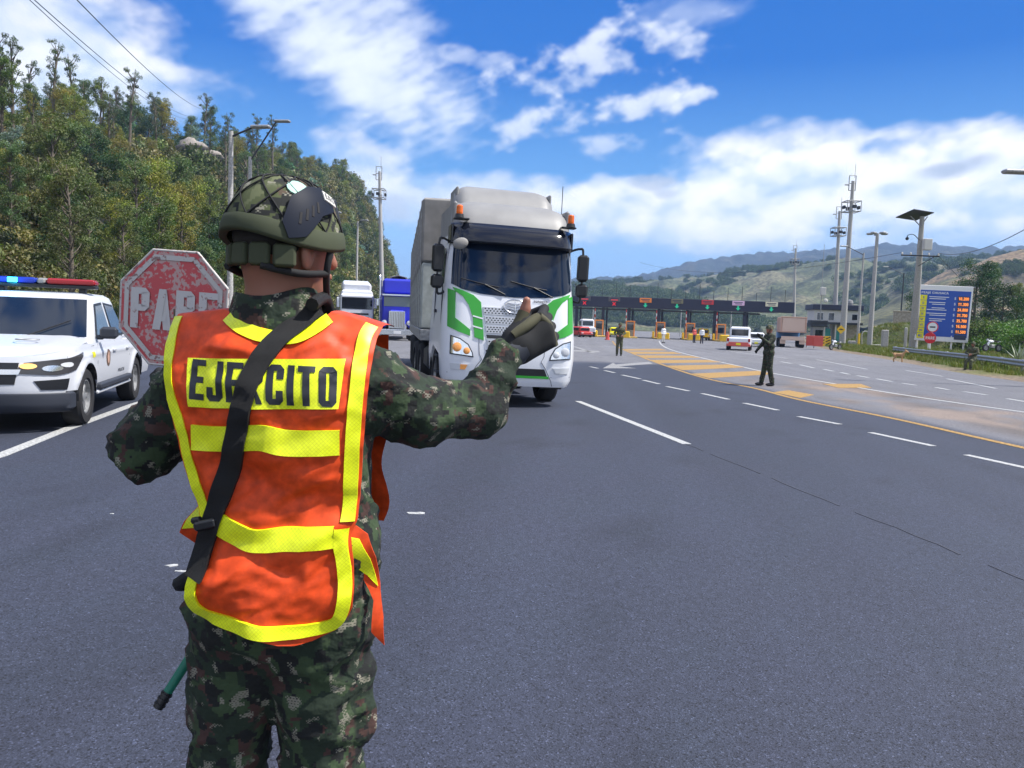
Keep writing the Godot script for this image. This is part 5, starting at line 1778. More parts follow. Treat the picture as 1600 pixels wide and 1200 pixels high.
	for b in [[1.735, 0.52], [1.57, 0.49], [1.405, 0.47], [1.15, 0.43]]:
		for r in 3:
			var n := 17
			for k in n:
				var x: float = lerpf(-b[1], b[1], (k + 0.5 * (r % 2)) / (n - 0.5))
				var y: float = b[0] + (r - 1) * 0.037
				plate(ho, [Vector2(x - 0.018, y), Vector2(x - 0.010, y + 0.011), Vector2(x + 0.010, y + 0.011), Vector2(x + 0.018, y), Vector2(x + 0.010, y - 0.011), Vector2(x - 0.010, y - 0.011)], cab_front, 0.0245, 0.2)
	var hp := part("perforation", ho, M.black_plastic, grille)
	hp.set_meta("kind", "stuff")
	for y in [1.275, 1.005]:
		var sl := MB.new()
		plate(sl, [Vector2(-0.49, y + 0.03), Vector2(-0.47, y - 0.03), Vector2(0.47, y - 0.03), Vector2(0.49, y + 0.03)], cab_front, 0.012)
		part("air_slot", sl, M.black_plastic, grille)
	# oval badge with a winged mark
	var bd := MB.new()
	var ring := []
	for i in 33: ring.append(cab_front(0.02 + cos(TAU * i / 32.0) * 0.205, 1.835 + sin(TAU * i / 32.0) * 0.122, 0.035))
	bd.tube(ring, 0.014, 8, false)
	var badge := part("badge", bd, M.chrome, o)
	var wg := MB.new()
	wg.tube([cab_front(0.02, 1.935, 0.034), cab_front(0.02, 1.84, 0.038), cab_front(0.02, 1.745, 0.034)], [0.007, 0.014, 0.008], 6)
	for y in [1.885, 1.835, 1.785]:
		for sx in [-1, 1]:
			wg.tube([cab_front(0.02 + sx * 0.012, y - 0.014, 0.036), cab_front(0.02 + sx * 0.09, y + 0.004, 0.034), cab_front(0.02 + sx * 0.155, y + 0.003, 0.034)], [0.011, 0.010, 0.006], 6)
	part("wing_mark", wg, M.chrome, badge)
	var nm := MB.new()
	var tr := text_tris("sunagro", 0.26, 0.055)
	for i in tr.size(): tr[i] += Vector2(0.50, 1.945)
	nm.drape(tr, cab_front, 0.012, 0.2)
	part("lettering", nm, M.navy_paint, o)
	# lights
	var hl := [Vector2(-1.12, 1.27), Vector2(-0.95, 1.22), Vector2(-0.80, 1.12), Vector2(-0.72, 0.98), Vector2(-0.70, 0.89), Vector2(-1.12, 0.93)]
	var fl := [Vector2(-1.11, 0.77), Vector2(-0.77, 0.76), Vector2(-0.83, 0.65), Vector2(-1.09, 0.66)]
	for sx in [-1, 1]:
		var m := MB.new()
		plate(m, hl if sx < 0 else flip_x(hl), cab_front, 0.010)
		var hp2 := part("headlight", m, M.dark_plastic, o)
		var g := MB.new()
		var inn := Geometry2D.offset_polygon(PackedVector2Array(hl), -0.02)[0]
		plate(g, Array(inn) if sx < 0 else flip_x(Array(inn)), cab_front, 0.014)
		part("reflector", g, M.reflector, hp2)
		for q in [[-1.0, 1.06, 0.085], [-0.83, 1.0, 0.062]]:
			var am := MB.new()
			var at := cab_front(q[0] * -sx, q[1], 0.016)
			am.lathe([Vector2(q[2], 0.0), Vector2(q[2] * 0.95, 0.018), Vector2(q[2] * 0.55, 0.03), Vector2(0, 0.034)], Transform3D(Basis(Vector3.RIGHT, Vector3(sx * 0.35, 0.05, 1).normalized(), Vector3.DOWN).orthonormalized(), at), 16)
			part("lamp", am, M.amber_lens if sx < 0 else M.lamp_glass, hp2)
		var f := MB.new()
		plate(f, fl if sx < 0 else flip_x(fl), cab_front, 0.012)
		var fp := part("fog_light", f, M.lamp_glass, o)
		var fa := MB.new()
		var t2 := [Vector2(-0.93, 0.755), Vector2(-0.80, 0.75), Vector2(-0.84, 0.665), Vector2(-0.93, 0.665)]
		plate(fa, t2 if sx < 0 else flip_x(t2), cab_front, 0.018)
		part("turn_lamp", fa, M.amber_lens if sx < 0 else M.lamp_glass, fp)
	# bumper
	var bm := MB.new()
	plate(bm, [Vector2(-0.62, 0.73), Vector2(-0.68, 0.60), Vector2(0.68, 0.60), Vector2(0.62, 0.73)], cab_front, 0.010)
	var bump := part("lower_intake", bm, M.black_plastic, o)
	var gs := MB.new()
	plate(gs, [Vector2(-0.70, 0.60), Vector2(-0.72, 0.555), Vector2(0.72, 0.555), Vector2(0.70, 0.60)], cab_front, 0.016)
	part("green_stripe", gs, M.green_coachwork, bump)
	for sx in [-1, 1]:
		var se := MB.new()
		for l in [[Vector2(-0.62, 1.26), Vector2(-0.60, 0.96), Vector2(-0.55, 0.86), Vector2(-0.64, 0.74), Vector2(-0.76, 0.52), Vector2(-0.80, 0.42)], [Vector2(-1.15, 0.60), Vector2(-0.75, 0.585)]]:
			for i in l.size() - 1:
				se.tube([cab_front(l[i].x * -sx, l[i].y, 0.002), cab_front(l[i + 1].x * -sx, l[i + 1].y, 0.002)], 0.005, 4, false)
		part("panel_seam", se, M.dark_plastic, o)
	# side doors, windows, mirrors
	for sx in [-1, 1]:
		var dw := MB.new()
		var w1 := PackedVector2Array([Vector2(-0.62, 2.05), Vector2(-1.55, 2.05), Vector2(-1.55, 2.85), Vector2(-0.72, 2.85)])
		dw.prism(w1, 0.02, Transform3D(Basis(Vector3(0, 0, 1), Vector3(0, 1, 0), Vector3(-1, 0, 0)) if sx < 0 else Basis(Vector3(0, 0, 1), Vector3(0, 1, 0), Vector3(1, 0, 0)), Vector3(sx * 1.185, 0, 0)))
		part("side_window", dw, M.side_glass, o)
		var dh := MB.new()
		dh.box(Vector3(sx * 1.25, 1.7, -1.45), Vector3(0.03, 0.07, 0.2), 0.01)
		part("door_handle", dh, M.dark_plastic, o)
		for y in [0.55, 0.85]:
			var sp := MB.new()
			sp.box(Vector3(sx * 1.22, y, -1.0), Vector3(0.08, 0.04, 0.42), 0.01)
			part("step", sp, M.dark_plastic, o)
		for zz in [-0.62, -1.68]:
			var ds := MB.new()
			ds.box(Vector3(sx * 1.232, 1.7, zz), Vector3(0.02, 1.1, 0.02), 0.004)
			part("door_seam", ds, M.dark_plastic, o)
		var ar := MB.new()
		ar.tube(smooth_line([Vector3(sx * 1.14, 2.95, -0.55), Vector3(sx * 1.30, 3.00, -0.42), Vector3(sx * 1.36, 2.9, -0.40), Vector3(sx * 1.36, 2.10, -0.42), Vector3(sx * 1.30, 2.0, -0.46), Vector3(sx * 1.20, 2.06, -0.55)], 5), 0.022, 8)
		var mr := part("mirror", ar, M.black_plastic, o)
		for q in [[2.64, 0.50, 0.22], [2.22, 0.25, 0.23]]:
			var mh := MB.new()
			mh.box(Vector3(sx * 1.37, q[0], -0.40), Vector3(q[2], q[1], 0.14), 0.05, Basis(Vector3.UP, -sx * 0.2))
			part("mirror_head", mh, M.black_plastic, mr)
	var km := MB.new()
	km.tube([cab_front(-1.08, 2.95, 0.02), Vector3(-1.12, 2.92, 0.05)], 0.02, 6)
	km.ball(Vector3(-1.04, 2.88, 0.06), Vector3(0.14, 0.10, 0.06), 14, 8, Basis(Vector3.BACK, 0.35))
	part("kerb_mirror", km, M.tarpaulin, o)
	# chassis and wheels
	var ch := MB.new()
	for sx in [-1, 1]:
		ch.box(Vector3(sx * 0.42, 0.85, -3.4), Vector3(0.09, 0.26, 6.2), 0.01)
		ch.box(Vector3(sx * 0.95, 0.72, -3.05), Vector3(0.55, 0.55, 1.0), 0.12)
	ch.box(Vector3(0, 0.70, -1.3), Vector3(1.5, 0.5, 2.0), 0.05)
	ch.box(Vector3(0, 1.14, -4.5), Vector3(0.95, 0.12, 0.95), 0.04)
	part("chassis", ch, M.steel_dark, o)
	for sx in [-1, 1]:
		var fd := MB.new()
		for k in 9:
			var a := lerpf(-0.35, PI + 0.2, k / 8.0)
			var a2 := lerpf(-0.35, PI + 0.2, (k + 1) / 8.0)
			if k == 8: continue
			fd.quad(Vector3(sx * 1.24, 0.5 + sin(a) * 0.58, -1.45 + cos(a) * 0.58), Vector3(sx * 1.24, 0.5 + sin(a2) * 0.58, -1.45 + cos(a2) * 0.58), Vector3(sx * 0.8, 0.5 + sin(a2) * 0.58, -1.45 + cos(a2) * 0.58), Vector3(sx * 0.8, 0.5 + sin(a) * 0.58, -1.45 + cos(a) * 0.58))
		part("wheel_arch", fd, M.black_plastic, o)
		wheel(o, Vector3(sx * 1.05, 0.5, -1.45), 0.5, 0.32, sx, M.galvanised, 8)
		for zz in [-4.3, -5.6]: wheel(o, Vector3(sx * 0.95, 0.5, zz), 0.5, 0.56, sx, M.galvanised, 8)
	var tr2 := thing("semi_trailer", "long grey covered trailer coupled behind the white and green truck", "trailer", Vector3(-1.0, 0, -18.2), 0.15)
	var bx := MB.new()
	bx.box(Vector3(0, 3.42, -4.95), Vector3(2.56, 1.35, 13.4), 0.06)
	part("cover", bx, M.tarpaulin, tr2)
	var lo := MB.new()
	lo.box(Vector3(0, 2.05, -4.95), Vector3(2.52, 1.4, 13.36), 0.04)
	part("side_curtain", lo, M.curtain, tr2)
	var fl2 := MB.new()
	fl2.box(Vector3(0, 1.22, -4.95), Vector3(2.55, 0.26, 13.38), 0.03)
	for k in 9:
		for sx in [-1, 1]: fl2.box(Vector3(sx * 1.285, 2.7, 1.5 - 1.6 * k), Vector3(0.02, 2.7, 0.07), 0.006)
	part("frame", fl2, M.galvanised, tr2)
	for zz in [-7.5, -8.8, -10.1]:
		for sx in [-1, 1]: wheel(tr2, Vector3(sx * 1.0, 0.5, zz), 0.5, 0.5, sx, M.galvanised, 8)
	for sx in [-1, 1]:
		var lg := MB.new()
		lg.box(Vector3(sx * 0.85, 0.75, -1.2), Vector3(0.14, 0.9, 0.14), 0.01)
		part("landing_leg", lg, M.steel_dark, tr2)

# police pickup ------------------------------------------------------------------
func pk_side(z: float, y: float, o: float) -> Vector3:
	var x := 0.925 - 0.10 * pow(clampf((y - 0.80) / 0.45, 0.0, 1.0), 2.0) - 0.04 * pow(clampf((0.72 - y) / 0.3, 0.0, 1.0), 2.0)
	x -= 0.075 * pow(clampf((z + 0.75) / 0.41, 0.0, 1.0), 2.0)
	x += 0.035 * (exp(-pow((Vector2(z + 0.95, y - 0.38).length() - 0.45) / 0.07, 2.0)) + exp(-pow((Vector2(z + 4.05, y - 0.38).length() - 0.45) / 0.07, 2.0)))
	x += 0.012 * exp(-pow((y - 0.92) / 0.04, 2.0))
	return Vector3(x + o, y, z)

func pk_hood_y(z: float) -> float:
	if z > -0.35: return lerpf(0.88, 1.02, clampf(-z / 0.35, 0.0, 1.0))
	return lerpf(1.02, 1.14, clampf((-z - 0.35) / 1.05, 0.0, 1.0))

func pk_nose_z(e: float, y: float) -> float:
	var k := clampf((y - 0.62) / 0.4, 0.0, 1.0)
	return -0.02 - 0.32 * pow(e, 3.0) - (0.10 * k * k + 0.10 * clampf((0.50 - y) / 0.25, 0.0, 1.0)) * (1.0 - e * e)

func pk_nose(x: float, y: float, o: float) -> Vector3:
	# the face of the pickup between the two wings
	var e := minf(absf(x) / pk_side(-0.34, y, 0.0).x, 1.0)
	var nrm := Vector3(signf(x) * 1.1 * e * e, 0.1, 1.0).normalized()
	return Vector3(x, y, pk_nose_z(e, y)) + nrm * o

func pickup() -> void:
	var o := thing("police_pickup", "white patrol pickup with blue and red roof light bar stopped on the left shoulder", "pickup", Vector3(-6.25, 0, -8.95), 0.27)
	var b := MB.new()
	var nzz := 106
	var nyy := 20
	for sx in [-1, 1]:
		var g := []
		for j in nyy:
			for i in nzz:
				var z := lerpf(-0.34, -5.25, i / (nzz - 1.0))
				var top := 1.06 if z < -1.2 else lerpf(pk_hood_y(z) - 0.02, 1.06, clampf((-z - 0.9) / 0.3, 0.0, 1.0))
				if z > -0.9: top = pk_hood_y(z) - 0.015
				var y := lerpf(0.42 if z < -0.6 else 0.50, top, j / (nyy - 1.0))
				for ax in [-0.95, -4.05]:
					var d := Vector2(z - ax, y - 0.38)
					var l := d.length()
					if absf(l - 0.44) < 0.03: d *= 0.44 / l; z = ax + d.x; y = 0.38 + d.y
				g.append(Vector2(z, y))
		for j in nyy - 1:
			for i in nzz - 1:
				var q := [g[j * nzz + i], g[j * nzz + i + 1], g[(j + 1) * nzz + i + 1], g[(j + 1) * nzz + i]]
				var mid: Vector2 = (q[0] + q[1] + q[2] + q[3]) / 4.0
				if Vector2(mid.x + 0.95, mid.y - 0.38).length() < 0.435 or Vector2(mid.x + 4.05, mid.y - 0.38).length() < 0.435: continue
				var f := b.p.size()
				for w in q:
					var a := pk_side(w.x, w.y, 0.0)
					var du := pk_side(w.x - 0.01, w.y, 0.0) - a
					var dv := pk_side(w.x, w.y + 0.01, 0.0) - a
					var nr := du.cross(dv).normalized()
					b.v(Vector3(a.x * sx, a.y, a.z), Vector3(nr.x * sx, nr.y, nr.z))
				if sx > 0: b._q(f, f + 1, f + 2, f + 3)
				else: b._q(f + 3, f + 2, f + 1, f)
	# bonnet
	var pts := PackedVector3Array()
	for j in 16:
		var t := j / 15.0
		for i in 19:
			var s := lerpf(-1.0, 1.0, i / 18.0)
			var yt := lerpf(0.92, 1.0, s * s)
			var z := lerpf(pk_nose_z(absf(s), yt), -1.42, t)
			var y0 := pk_hood_y(z) - 0.015
			var w := pk_side(minf(z, -0.34), minf(y0, 1.06), 0.0).x
			var y := y0 + 0.03 * (1.0 - pow(absf(s), 3.0)) + 0.012 * exp(-pow((absf(s) - 0.62) / 0.08, 2.0)) * minf(t * 4.0, 1.0)
			y = lerpf(y, yt, exp(-t * 12.0) if t > 0.0 else 1.0)
			pts.append(Vector3(w * s, y, z))
	b.grid(pts, 19, 16)
	# nose
	pts = PackedVector3Array()
	for j in 12:
		for i in 21:
			var e := lerpf(-1.0, 1.0, i / 20.0)
			var y := lerpf(0.44, lerpf(0.92, 1.0, e * e), j / 11.0)
			var q := pk_nose(lerpf(-1.0, 1.0, i / 20.0) * pk_side(-0.34, y, 0.0).x, y, 0.0)
			pts.append(q)
	b.grid(pts, 21, 12)
	# tail and bed floor
	b.box(Vector3(0, 0.78, -5.24), Vector3(1.72, 0.6, 0.06), 0.03)
	b.box(Vector3(0, 0.72, -4.5), Vector3(1.7, 0.05, 1.5), 0.01)
	for sx in [-1, 1]: b.box(Vector3(sx * 0.82, 1.04, -4.45), Vector3(0.14, 0.06, 1.6), 0.03)
	part("body", b, M.patrol_white, o)
	# cabin: belt line up to the roof
	var rows := [[1.04, 0.865, -1.30, -3.66, 0.22], [1.12, 0.850, -1.42, -3.65, 0.22], [1.40, 0.775, -1.74, -3.57, 0.22], [1.62, 0.715, -2.02, -3.50, 0.22], [1.70, 0.68, -2.16, -3.45, 0.24], [1.745, 0.60, -2.30, -3.38, 0.26], [1.765, 0.40, -2.5, -3.2, 0.2], [1.77, 0.02, -2.8, -2.9, 0.01]]
	pts = PackedVector3Array()
	for r in rows:
		for i in 40:
			var a := TAU * (i + 0.5) / 40.0
			var ex := 0.22
			var cx := signf(cos(a)) * pow(absf(cos(a)), ex)
			var cz := signf(sin(a)) * pow(absf(sin(a)), ex)
			pts.append(Vector3(cx * r[1], r[0], (r[2] + r[3]) / 2.0 - cz * (r[2] - r[3]) / 2.0))
	var cb := MB.new()
	cb.grid(pts, 40, rows.size(), true)
	# ring runs so that outside is seen: mirror if needed
	part("cabin", cb, M.patrol_white, o)
	var ws := MB.new()
	pts = PackedVector3Array()
	for j in 5:
		for i in 11:
			var t := j / 4.0
			var s := lerpf(-1.0, 1.0, i / 10.0)
			var y := lerpf(1.14, 1.66, t)
			pts.append(Vector3(s * lerpf(0.80, 0.655, t), y, lerpf(-1.425, -2.065, t) + 0.014 - 0.03 * pow(absf(s), 4.0)))
	ws.grid(pts, 11, 5)
	var wsp := part("windscreen", ws, M.windscreen_glass, o)
	var wip := MB.new()
	wip.tube([Vector3(0.1, 1.15, -1.39), Vector3(0.55, 1.36, -1.65)], 0.008, 5)
	part("wiper", wip, M.black_plastic, wsp)
	var cow := MB.new()
	cow.box(Vector3(0, 1.13, -1.41), Vector3(1.45, 0.02, 0.08), 0.005)
	part("cowl", cow, M.black_plastic, o)
	for sx in [-1, 1]:
		for k in 2:
			var poly: Array = [[Vector2(-1.72, 1.13), Vector2(-2.02, 1.44), Vector2(-2.16, 1.60), Vector2(-2.60, 1.63), Vector2(-2.60, 1.13)], [Vector2(-2.70, 1.13), Vector2(-2.70, 1.63), Vector2(-3.25, 1.60), Vector2(-3.46, 1.30), Vector2(-3.46, 1.13)]][k]
			var map := func(z: float, y: float, off: float) -> Vector3: return Vector3(sx * (lerpf(0.857, 0.708, (y - 1.10) / 0.53) + 0.004 + off), y, z)
			var fr := MB.new()
			fr.drape_poly(PackedVector2Array(poly), map, 0.004, 0.3)
			var wf := part("window", fr, M.black_plastic, o)
			var gl := MB.new()
			gl.drape_poly(Geometry2D.offset_polygon(PackedVector2Array(poly), -0.035)[0], map, 0.010, 0.3)
			part("pane", gl, M.bright_glass if k == 0 else M.side_glass, wf)
		# mirror
		var mr := MB.new()
		mr.box(Vector3(sx * 1.02, 1.20, -1.72), Vector3(0.24, 0.17, 0.11), 0.045)
		mr.box(Vector3(sx * 0.90, 1.13, -1.74), Vector3(0.10, 0.06, 0.07), 0.02)
		part("mirror", mr, M.dark_plastic, o)
		# headlight on the corner
		var hmap := func(u: float, y: float, off: float) -> Vector3:
			# u runs from the nose (0) round the corner to the wing (1)
			var a := pk_nose(lerpf(0.34, pk_side(-0.34, y, 0.0).x, minf(u / 0.55, 1.0)), y, 0.0)
			if u > 0.55: a = pk_side(lerpf(-0.34, -0.78, (u - 0.55) / 0.45), y, 0.0)
			var nr := Vector3(0.30 + 0.70 * smoothstep(0.1, 0.7, u), 0.05, 1.0 - smoothstep(0.1, 0.75, u)).normalized()
			a += nr * off
			return Vector3(a.x * sx, a.y, a.z)
		var hl := MB.new()
		hl.drape_poly(PackedVector2Array([Vector2(0.0, 0.735), Vector2(0.45, 0.705), Vector2(0.72, 0.76), Vector2(0.98, 0.97), Vector2(0.5, 0.905), Vector2(0.12, 0.86)]), hmap, 0.012, 0.06)
		var hp := part("headlight", hl, M.lamp_dark, o)
		for q in [[0.16, 0.82, 0.055, M.headlamp_glow], [0.40, 0.79, 0.06, M.reflector], [0.56, 0.83, 0.05, M.lamp_glass]]:
			var lm := MB.new()
			var rr := PackedVector2Array()
			for k in 12: rr.append(Vector2(q[0] + cos(TAU * k / 12) * q[2] * 1.7, q[1] + sin(TAU * k / 12) * q[2] * 0.62))
			lm.drape_poly(rr, hmap, 0.018, 0.06)
			part("lamp", lm, q[3], hp)
		var fg := MB.new()
		fg.drape_poly(PackedVector2Array([Vector2(0.22, 0.64), Vector2(0.58, 0.66), Vector2(0.56, 0.52), Vector2(0.30, 0.53)]), hmap, 0.008, 0.06)
		part("fog_light", fg, M.black_plastic, o)
		# lower bumper corner, flares, step
		var lb := MB.new()
		var lbp := PackedVector3Array()
		for j in 5:
			for i in 21:
				var y := [0.24, 0.26, 0.36, 0.47, 0.49][j] as float
				var q := pk_nose(lerpf(-0.80, 0.80, i / 20.0), maxf(y, 0.44), 0.0)
				lbp.append(Vector3(q.x * 1.10, y, q.z + ([-0.12, 0.0, 0.02, 0.02, 0.0][j] as float)))
		if sx > 0:
			lb.grid(lbp, 21, 5)
			for e in [-1, 1]: lb.box(Vector3(e * 0.855, 0.38, -0.40), Vector3(0.09, 0.24, 0.24), 0.04, Basis(Vector3.UP, -e * 0.12))
			part("bumper", lb, M.dark_plastic, o)
			var gr := MB.new()
			gr.drape_poly(PackedVector2Array([Vector2(-0.36, 0.60), Vector2(0.36, 0.60), Vector2(0.40, 0.86), Vector2(-0.40, 0.86)]), pk_nose, 0.006, 0.1)
			var gp := part("grille", gr, M.black_plastic, o)
			var cr := MB.new()
			cr.drape_poly(PackedVector2Array([Vector2(-0.40, 0.72), Vector2(0.40, 0.72), Vector2(0.42, 0.78), Vector2(-0.42, 0.78)]), pk_nose, 0.02, 0.1)
			part("chrome_bar", cr, M.chrome, gp)
			var hb := MB.new()
			var rg := []
			for i in 21: rg.append(Vector3(0.30 + cos(TAU * i / 20.0) * 0.13, 1.115 + 0.002, -0.72 + sin(TAU * i / 20.0) * 0.10))
			hb.tube(rg, 0.010, 6, false)
			part("bonnet_emblem", hb, M.galvanised, o)
		var st := MB.new()
		st.box(Vector3(sx * 0.93, 0.46, -2.5), Vector3(0.10, 0.09, 2.0), 0.03)
		part("side_step", st, M.dark_plastic, o)
		var rk := MB.new()
		rk.box(Vector3(sx * 0.92, 0.38, -2.5), Vector3(0.05, 0.05, 2.1), 0.02)
		part("sill", rk, M.patrol_white, o)
		for ax in [-0.95, -4.05]:
			var ac := MB.new()
			for k in 14:
				var a0 := PI * k / 14.0 - 0.05
				var a1 := PI * (k + 1) / 14.0 - 0.05
				var p0 := Vector2(cos(a0), sin(a0)) * 0.44
				var p1 := Vector2(cos(a1), sin(a1)) * 0.44
				ac.quad(Vector3(sx * 0.93, 0.38 + p0.y, ax + p0.x), Vector3(sx * 0.93, 0.38 + p1.y, ax + p1.x), Vector3(sx * 0.55, 0.38 + p1.y, ax + p1.x), Vector3(sx * 0.55, 0.38 + p0.y, ax + p0.x))
			ac.box(Vector3(sx * 0.56, 0.6, ax), Vector3(0.04, 0.75, 0.9), 0.01)
			part("wheel_well", ac, M.black_plastic, o)
			wheel(o, Vector3(sx * 0.80, 0.375, ax), 0.375, 0.25, sx, M.galvanised, 6)
		var smap := func(z: float, y: float, off: float) -> Vector3:
			var q := pk_side(z, y, off)
			return Vector3(q.x * sx, q.y, q.z)
		var seam := MB.new()
		for l in [[Vector2(-1.52, 0.50), Vector2(-1.50, 0.80), Vector2(-1.62, 1.05)], [Vector2(-2.65, 0.48), Vector2(-2.65, 1.06)], [Vector2(-3.55, 0.80), Vector2(-3.50, 1.06)], [Vector2(-0.55, 0.99), Vector2(-1.40, 1.03)], [Vector2(-1.52, 0.50), Vector2(-3.3, 0.50)]]:
			for i in l.size() - 1: seam.tube([smap.call(l[i].x, l[i].y, 0.0), smap.call(l[i + 1].x, l[i + 1].y, 0.0)], 0.004, 4, false)
		part("door_seam", seam, M.dark_plastic, o)
		var oval := MB.new()
		var rr2 := PackedVector2Array()
		for k in 20: rr2.append(Vector2(-2.10 + cos(TAU * k / 20) * 0.115, 0.83 + sin(TAU * k / 20) * 0.125))
		oval.drape_poly(rr2, smap, 0.004, 0.05)
		var ov := part("door_badge", oval, M.badge_brown, o)
		var rr3 := PackedVector2Array()
		for k in 20: rr3.append(Vector2(-2.10 + cos(TAU * k / 20) * 0.055, 0.83 + sin(TAU * k / 20) * 0.085))
		var ov2 := MB.new()
		ov2.drape_poly(rr3, smap, 0.006, 0.05)
		part("badge_centre", ov2, M.rust_rose, ov)
		var tx := MB.new()
		var tr := text_tris("POLICIA", 0.42, 0.05)
		for i in tr.size(): tr[i] = Vector2(-2.95 - sx * tr[i].x, 0.60 + tr[i].y)
		tx.drape(tr, smap, 0.004, 0.2)
		part("lettering", tx, M.dark_plastic, o)
		var yk := MB.new()
		yk.drape_poly(PackedVector2Array([Vector2(-1.20, 0.95), Vector2(-1.34, 0.95), Vector2(-1.36, 0.88), Vector2(-1.22, 0.87)]), smap, 0.004, 0.05)
		part("sticker", yk, M.sign_yellow, o)
		for z in [-2.45, -3.35]:
			var dh := MB.new()
			dh.box(smap.call(z, 0.93, 0.012), Vector3(0.03, 0.035, 0.18), 0.01)
			part("door_handle", dh, M.patrol_white, o)
	# roof light bar
	var lbz := -2.42
	var base := MB.new()
	base.box(Vector3(0, 1.84, lbz), Vector3(1.42, 0.05, 0.24), 0.015)
	for sx in [-1, 1]: base.box(Vector3(sx * 0.52, 1.79, lbz), Vector3(0.08, 0.10, 0.14), 0.01)
	var lbar := part("light_bar", base, M.black_plastic, o)
	for q in [[-0.385, 0.65, M.blue_lens], [0.385, 0.65, M.red_lens], [0.0, 0.12, M.grey_white]]:
		var sg := MB.new()
		sg.box(Vector3(q[0], 1.905, lbz), Vector3(q[1], 0.095, 0.25), 0.035)
		part("lens", sg, q[2], lbar)
	for x in [-0.60, -0.36]:
		var g := MB.new()
		g.box(Vector3(x, 1.908, lbz + 0.122), Vector3(0.13, 0.07, 0.02), 0.012)
		part("lit_lamp", g, M.cyan_beacon, lbar)
		var l := OmniLight3D.new()
		l.name = "beacon_light"
		l.light_color = Color(0.2, 0.75, 1.0)
		l.light_energy = 0.05
		l.light_size = 0.05
		l.omni_range = 30.0
		l.omni_attenuation = 2.0
		l.shadow_enabled = true
		lbar.add_child(l, true)
		l.position = Vector3(x, 1.908, lbz + 0.19)
	var sil := MB.new()
	sil.box(Vector3(0, 0.55, -2.6), Vector3(1.1, 0.3, 4.6), 0.05)
	part("underbody", sil, M.steel_dark, o)

func white_tractor() -> void:
	var o := thing("cab_over_truck", "white cab-over truck parked on the shoulder beside the blue truck", "truck", Vector3(-11.75, 0, -57.5), 0.26)
	var b := MB.new()
	b.box(Vector3(0, 2.0, -1.1), Vector3(2.46, 2.5, 2.2), 0.12)
	b.box(Vector3(0, 3.30, -1.2), Vector3(2.36, 0.5, 1.9), 0.16)
	b.box(Vector3(0, 3.85, -1.35), Vector3(2.2, 0.75, 1.6), 0.22, Basis(Vector3.RIGHT, 0.15))
	b.box(Vector3(0, 0.75, -0.9), Vector3(2.48, 0.8, 1.9), 0.1)
	part("cab", b, M.white_coachwork, o)
	var w := MB.new()
	w.box(Vector3(0, 2.55, -0.01), Vector3(2.24, 0.86, 0.06), 0.03)
	part("windscreen", w, M.side_glass, o)
	var v := MB.new()
	v.box(Vector3(0, 3.06, 0.08), Vector3(2.3, 0.16, 0.22), 0.04)
	part("sun_visor", v, M.white_coachwork, o)
	var g := MB.new()
	for y in [1.78, 1.50, 1.22, 0.95]: g.box(Vector3(0, y, 0.01), Vector3(1.7, 0.13, 0.04), 0.01)
	part("grille", g, M.black_plastic, o)
	for sx in [-1, 1]:
		var h := MB.new()
		h.box(Vector3(sx * 0.95, 0.85, 0.03), Vector3(0.42, 0.22, 0.08), 0.03)
		part("headlight", h, M.lamp_glass, o)
		var m := MB.new()
		m.box(Vector3(sx * 1.38, 2.6, -0.2), Vector3(0.2, 0.75, 0.14), 0.04)
		m.tube([Vector3(sx * 1.2, 2.95, -0.3), Vector3(sx * 1.38, 2.95, -0.2)], 0.03, 6)
		part("mirror", m, M.white_coachwork, o)
		wheel(o, Vector3(sx * 1.05, 0.5, -1.4), 0.5, 0.32, sx, M.galvanised, 0, 18)
		wheel(o, Vector3(sx * 0.95, 0.5, -4.6), 0.5, 0.55, sx, M.galvanised, 0, 18)
		var sw := MB.new()
		sw.box(Vector3(sx * 1.235, 2.5, -1.0), Vector3(0.02, 0.8, 1.0), 0.005)
		part("side_window", sw, M.side_glass, o)
	var c := MB.new()
	c.box(Vector3(0, 0.9, -4.4), Vector3(1.1, 0.3, 5.0), 0.02)
	part("chassis", c, M.steel_dark, o)
	var t := MB.new()
	t.box(Vector3(0, 2.35, -7.0), Vector3(2.4, 2.2, 8.5), 0.3)
	part("load_body", t, M.grey_white, o)

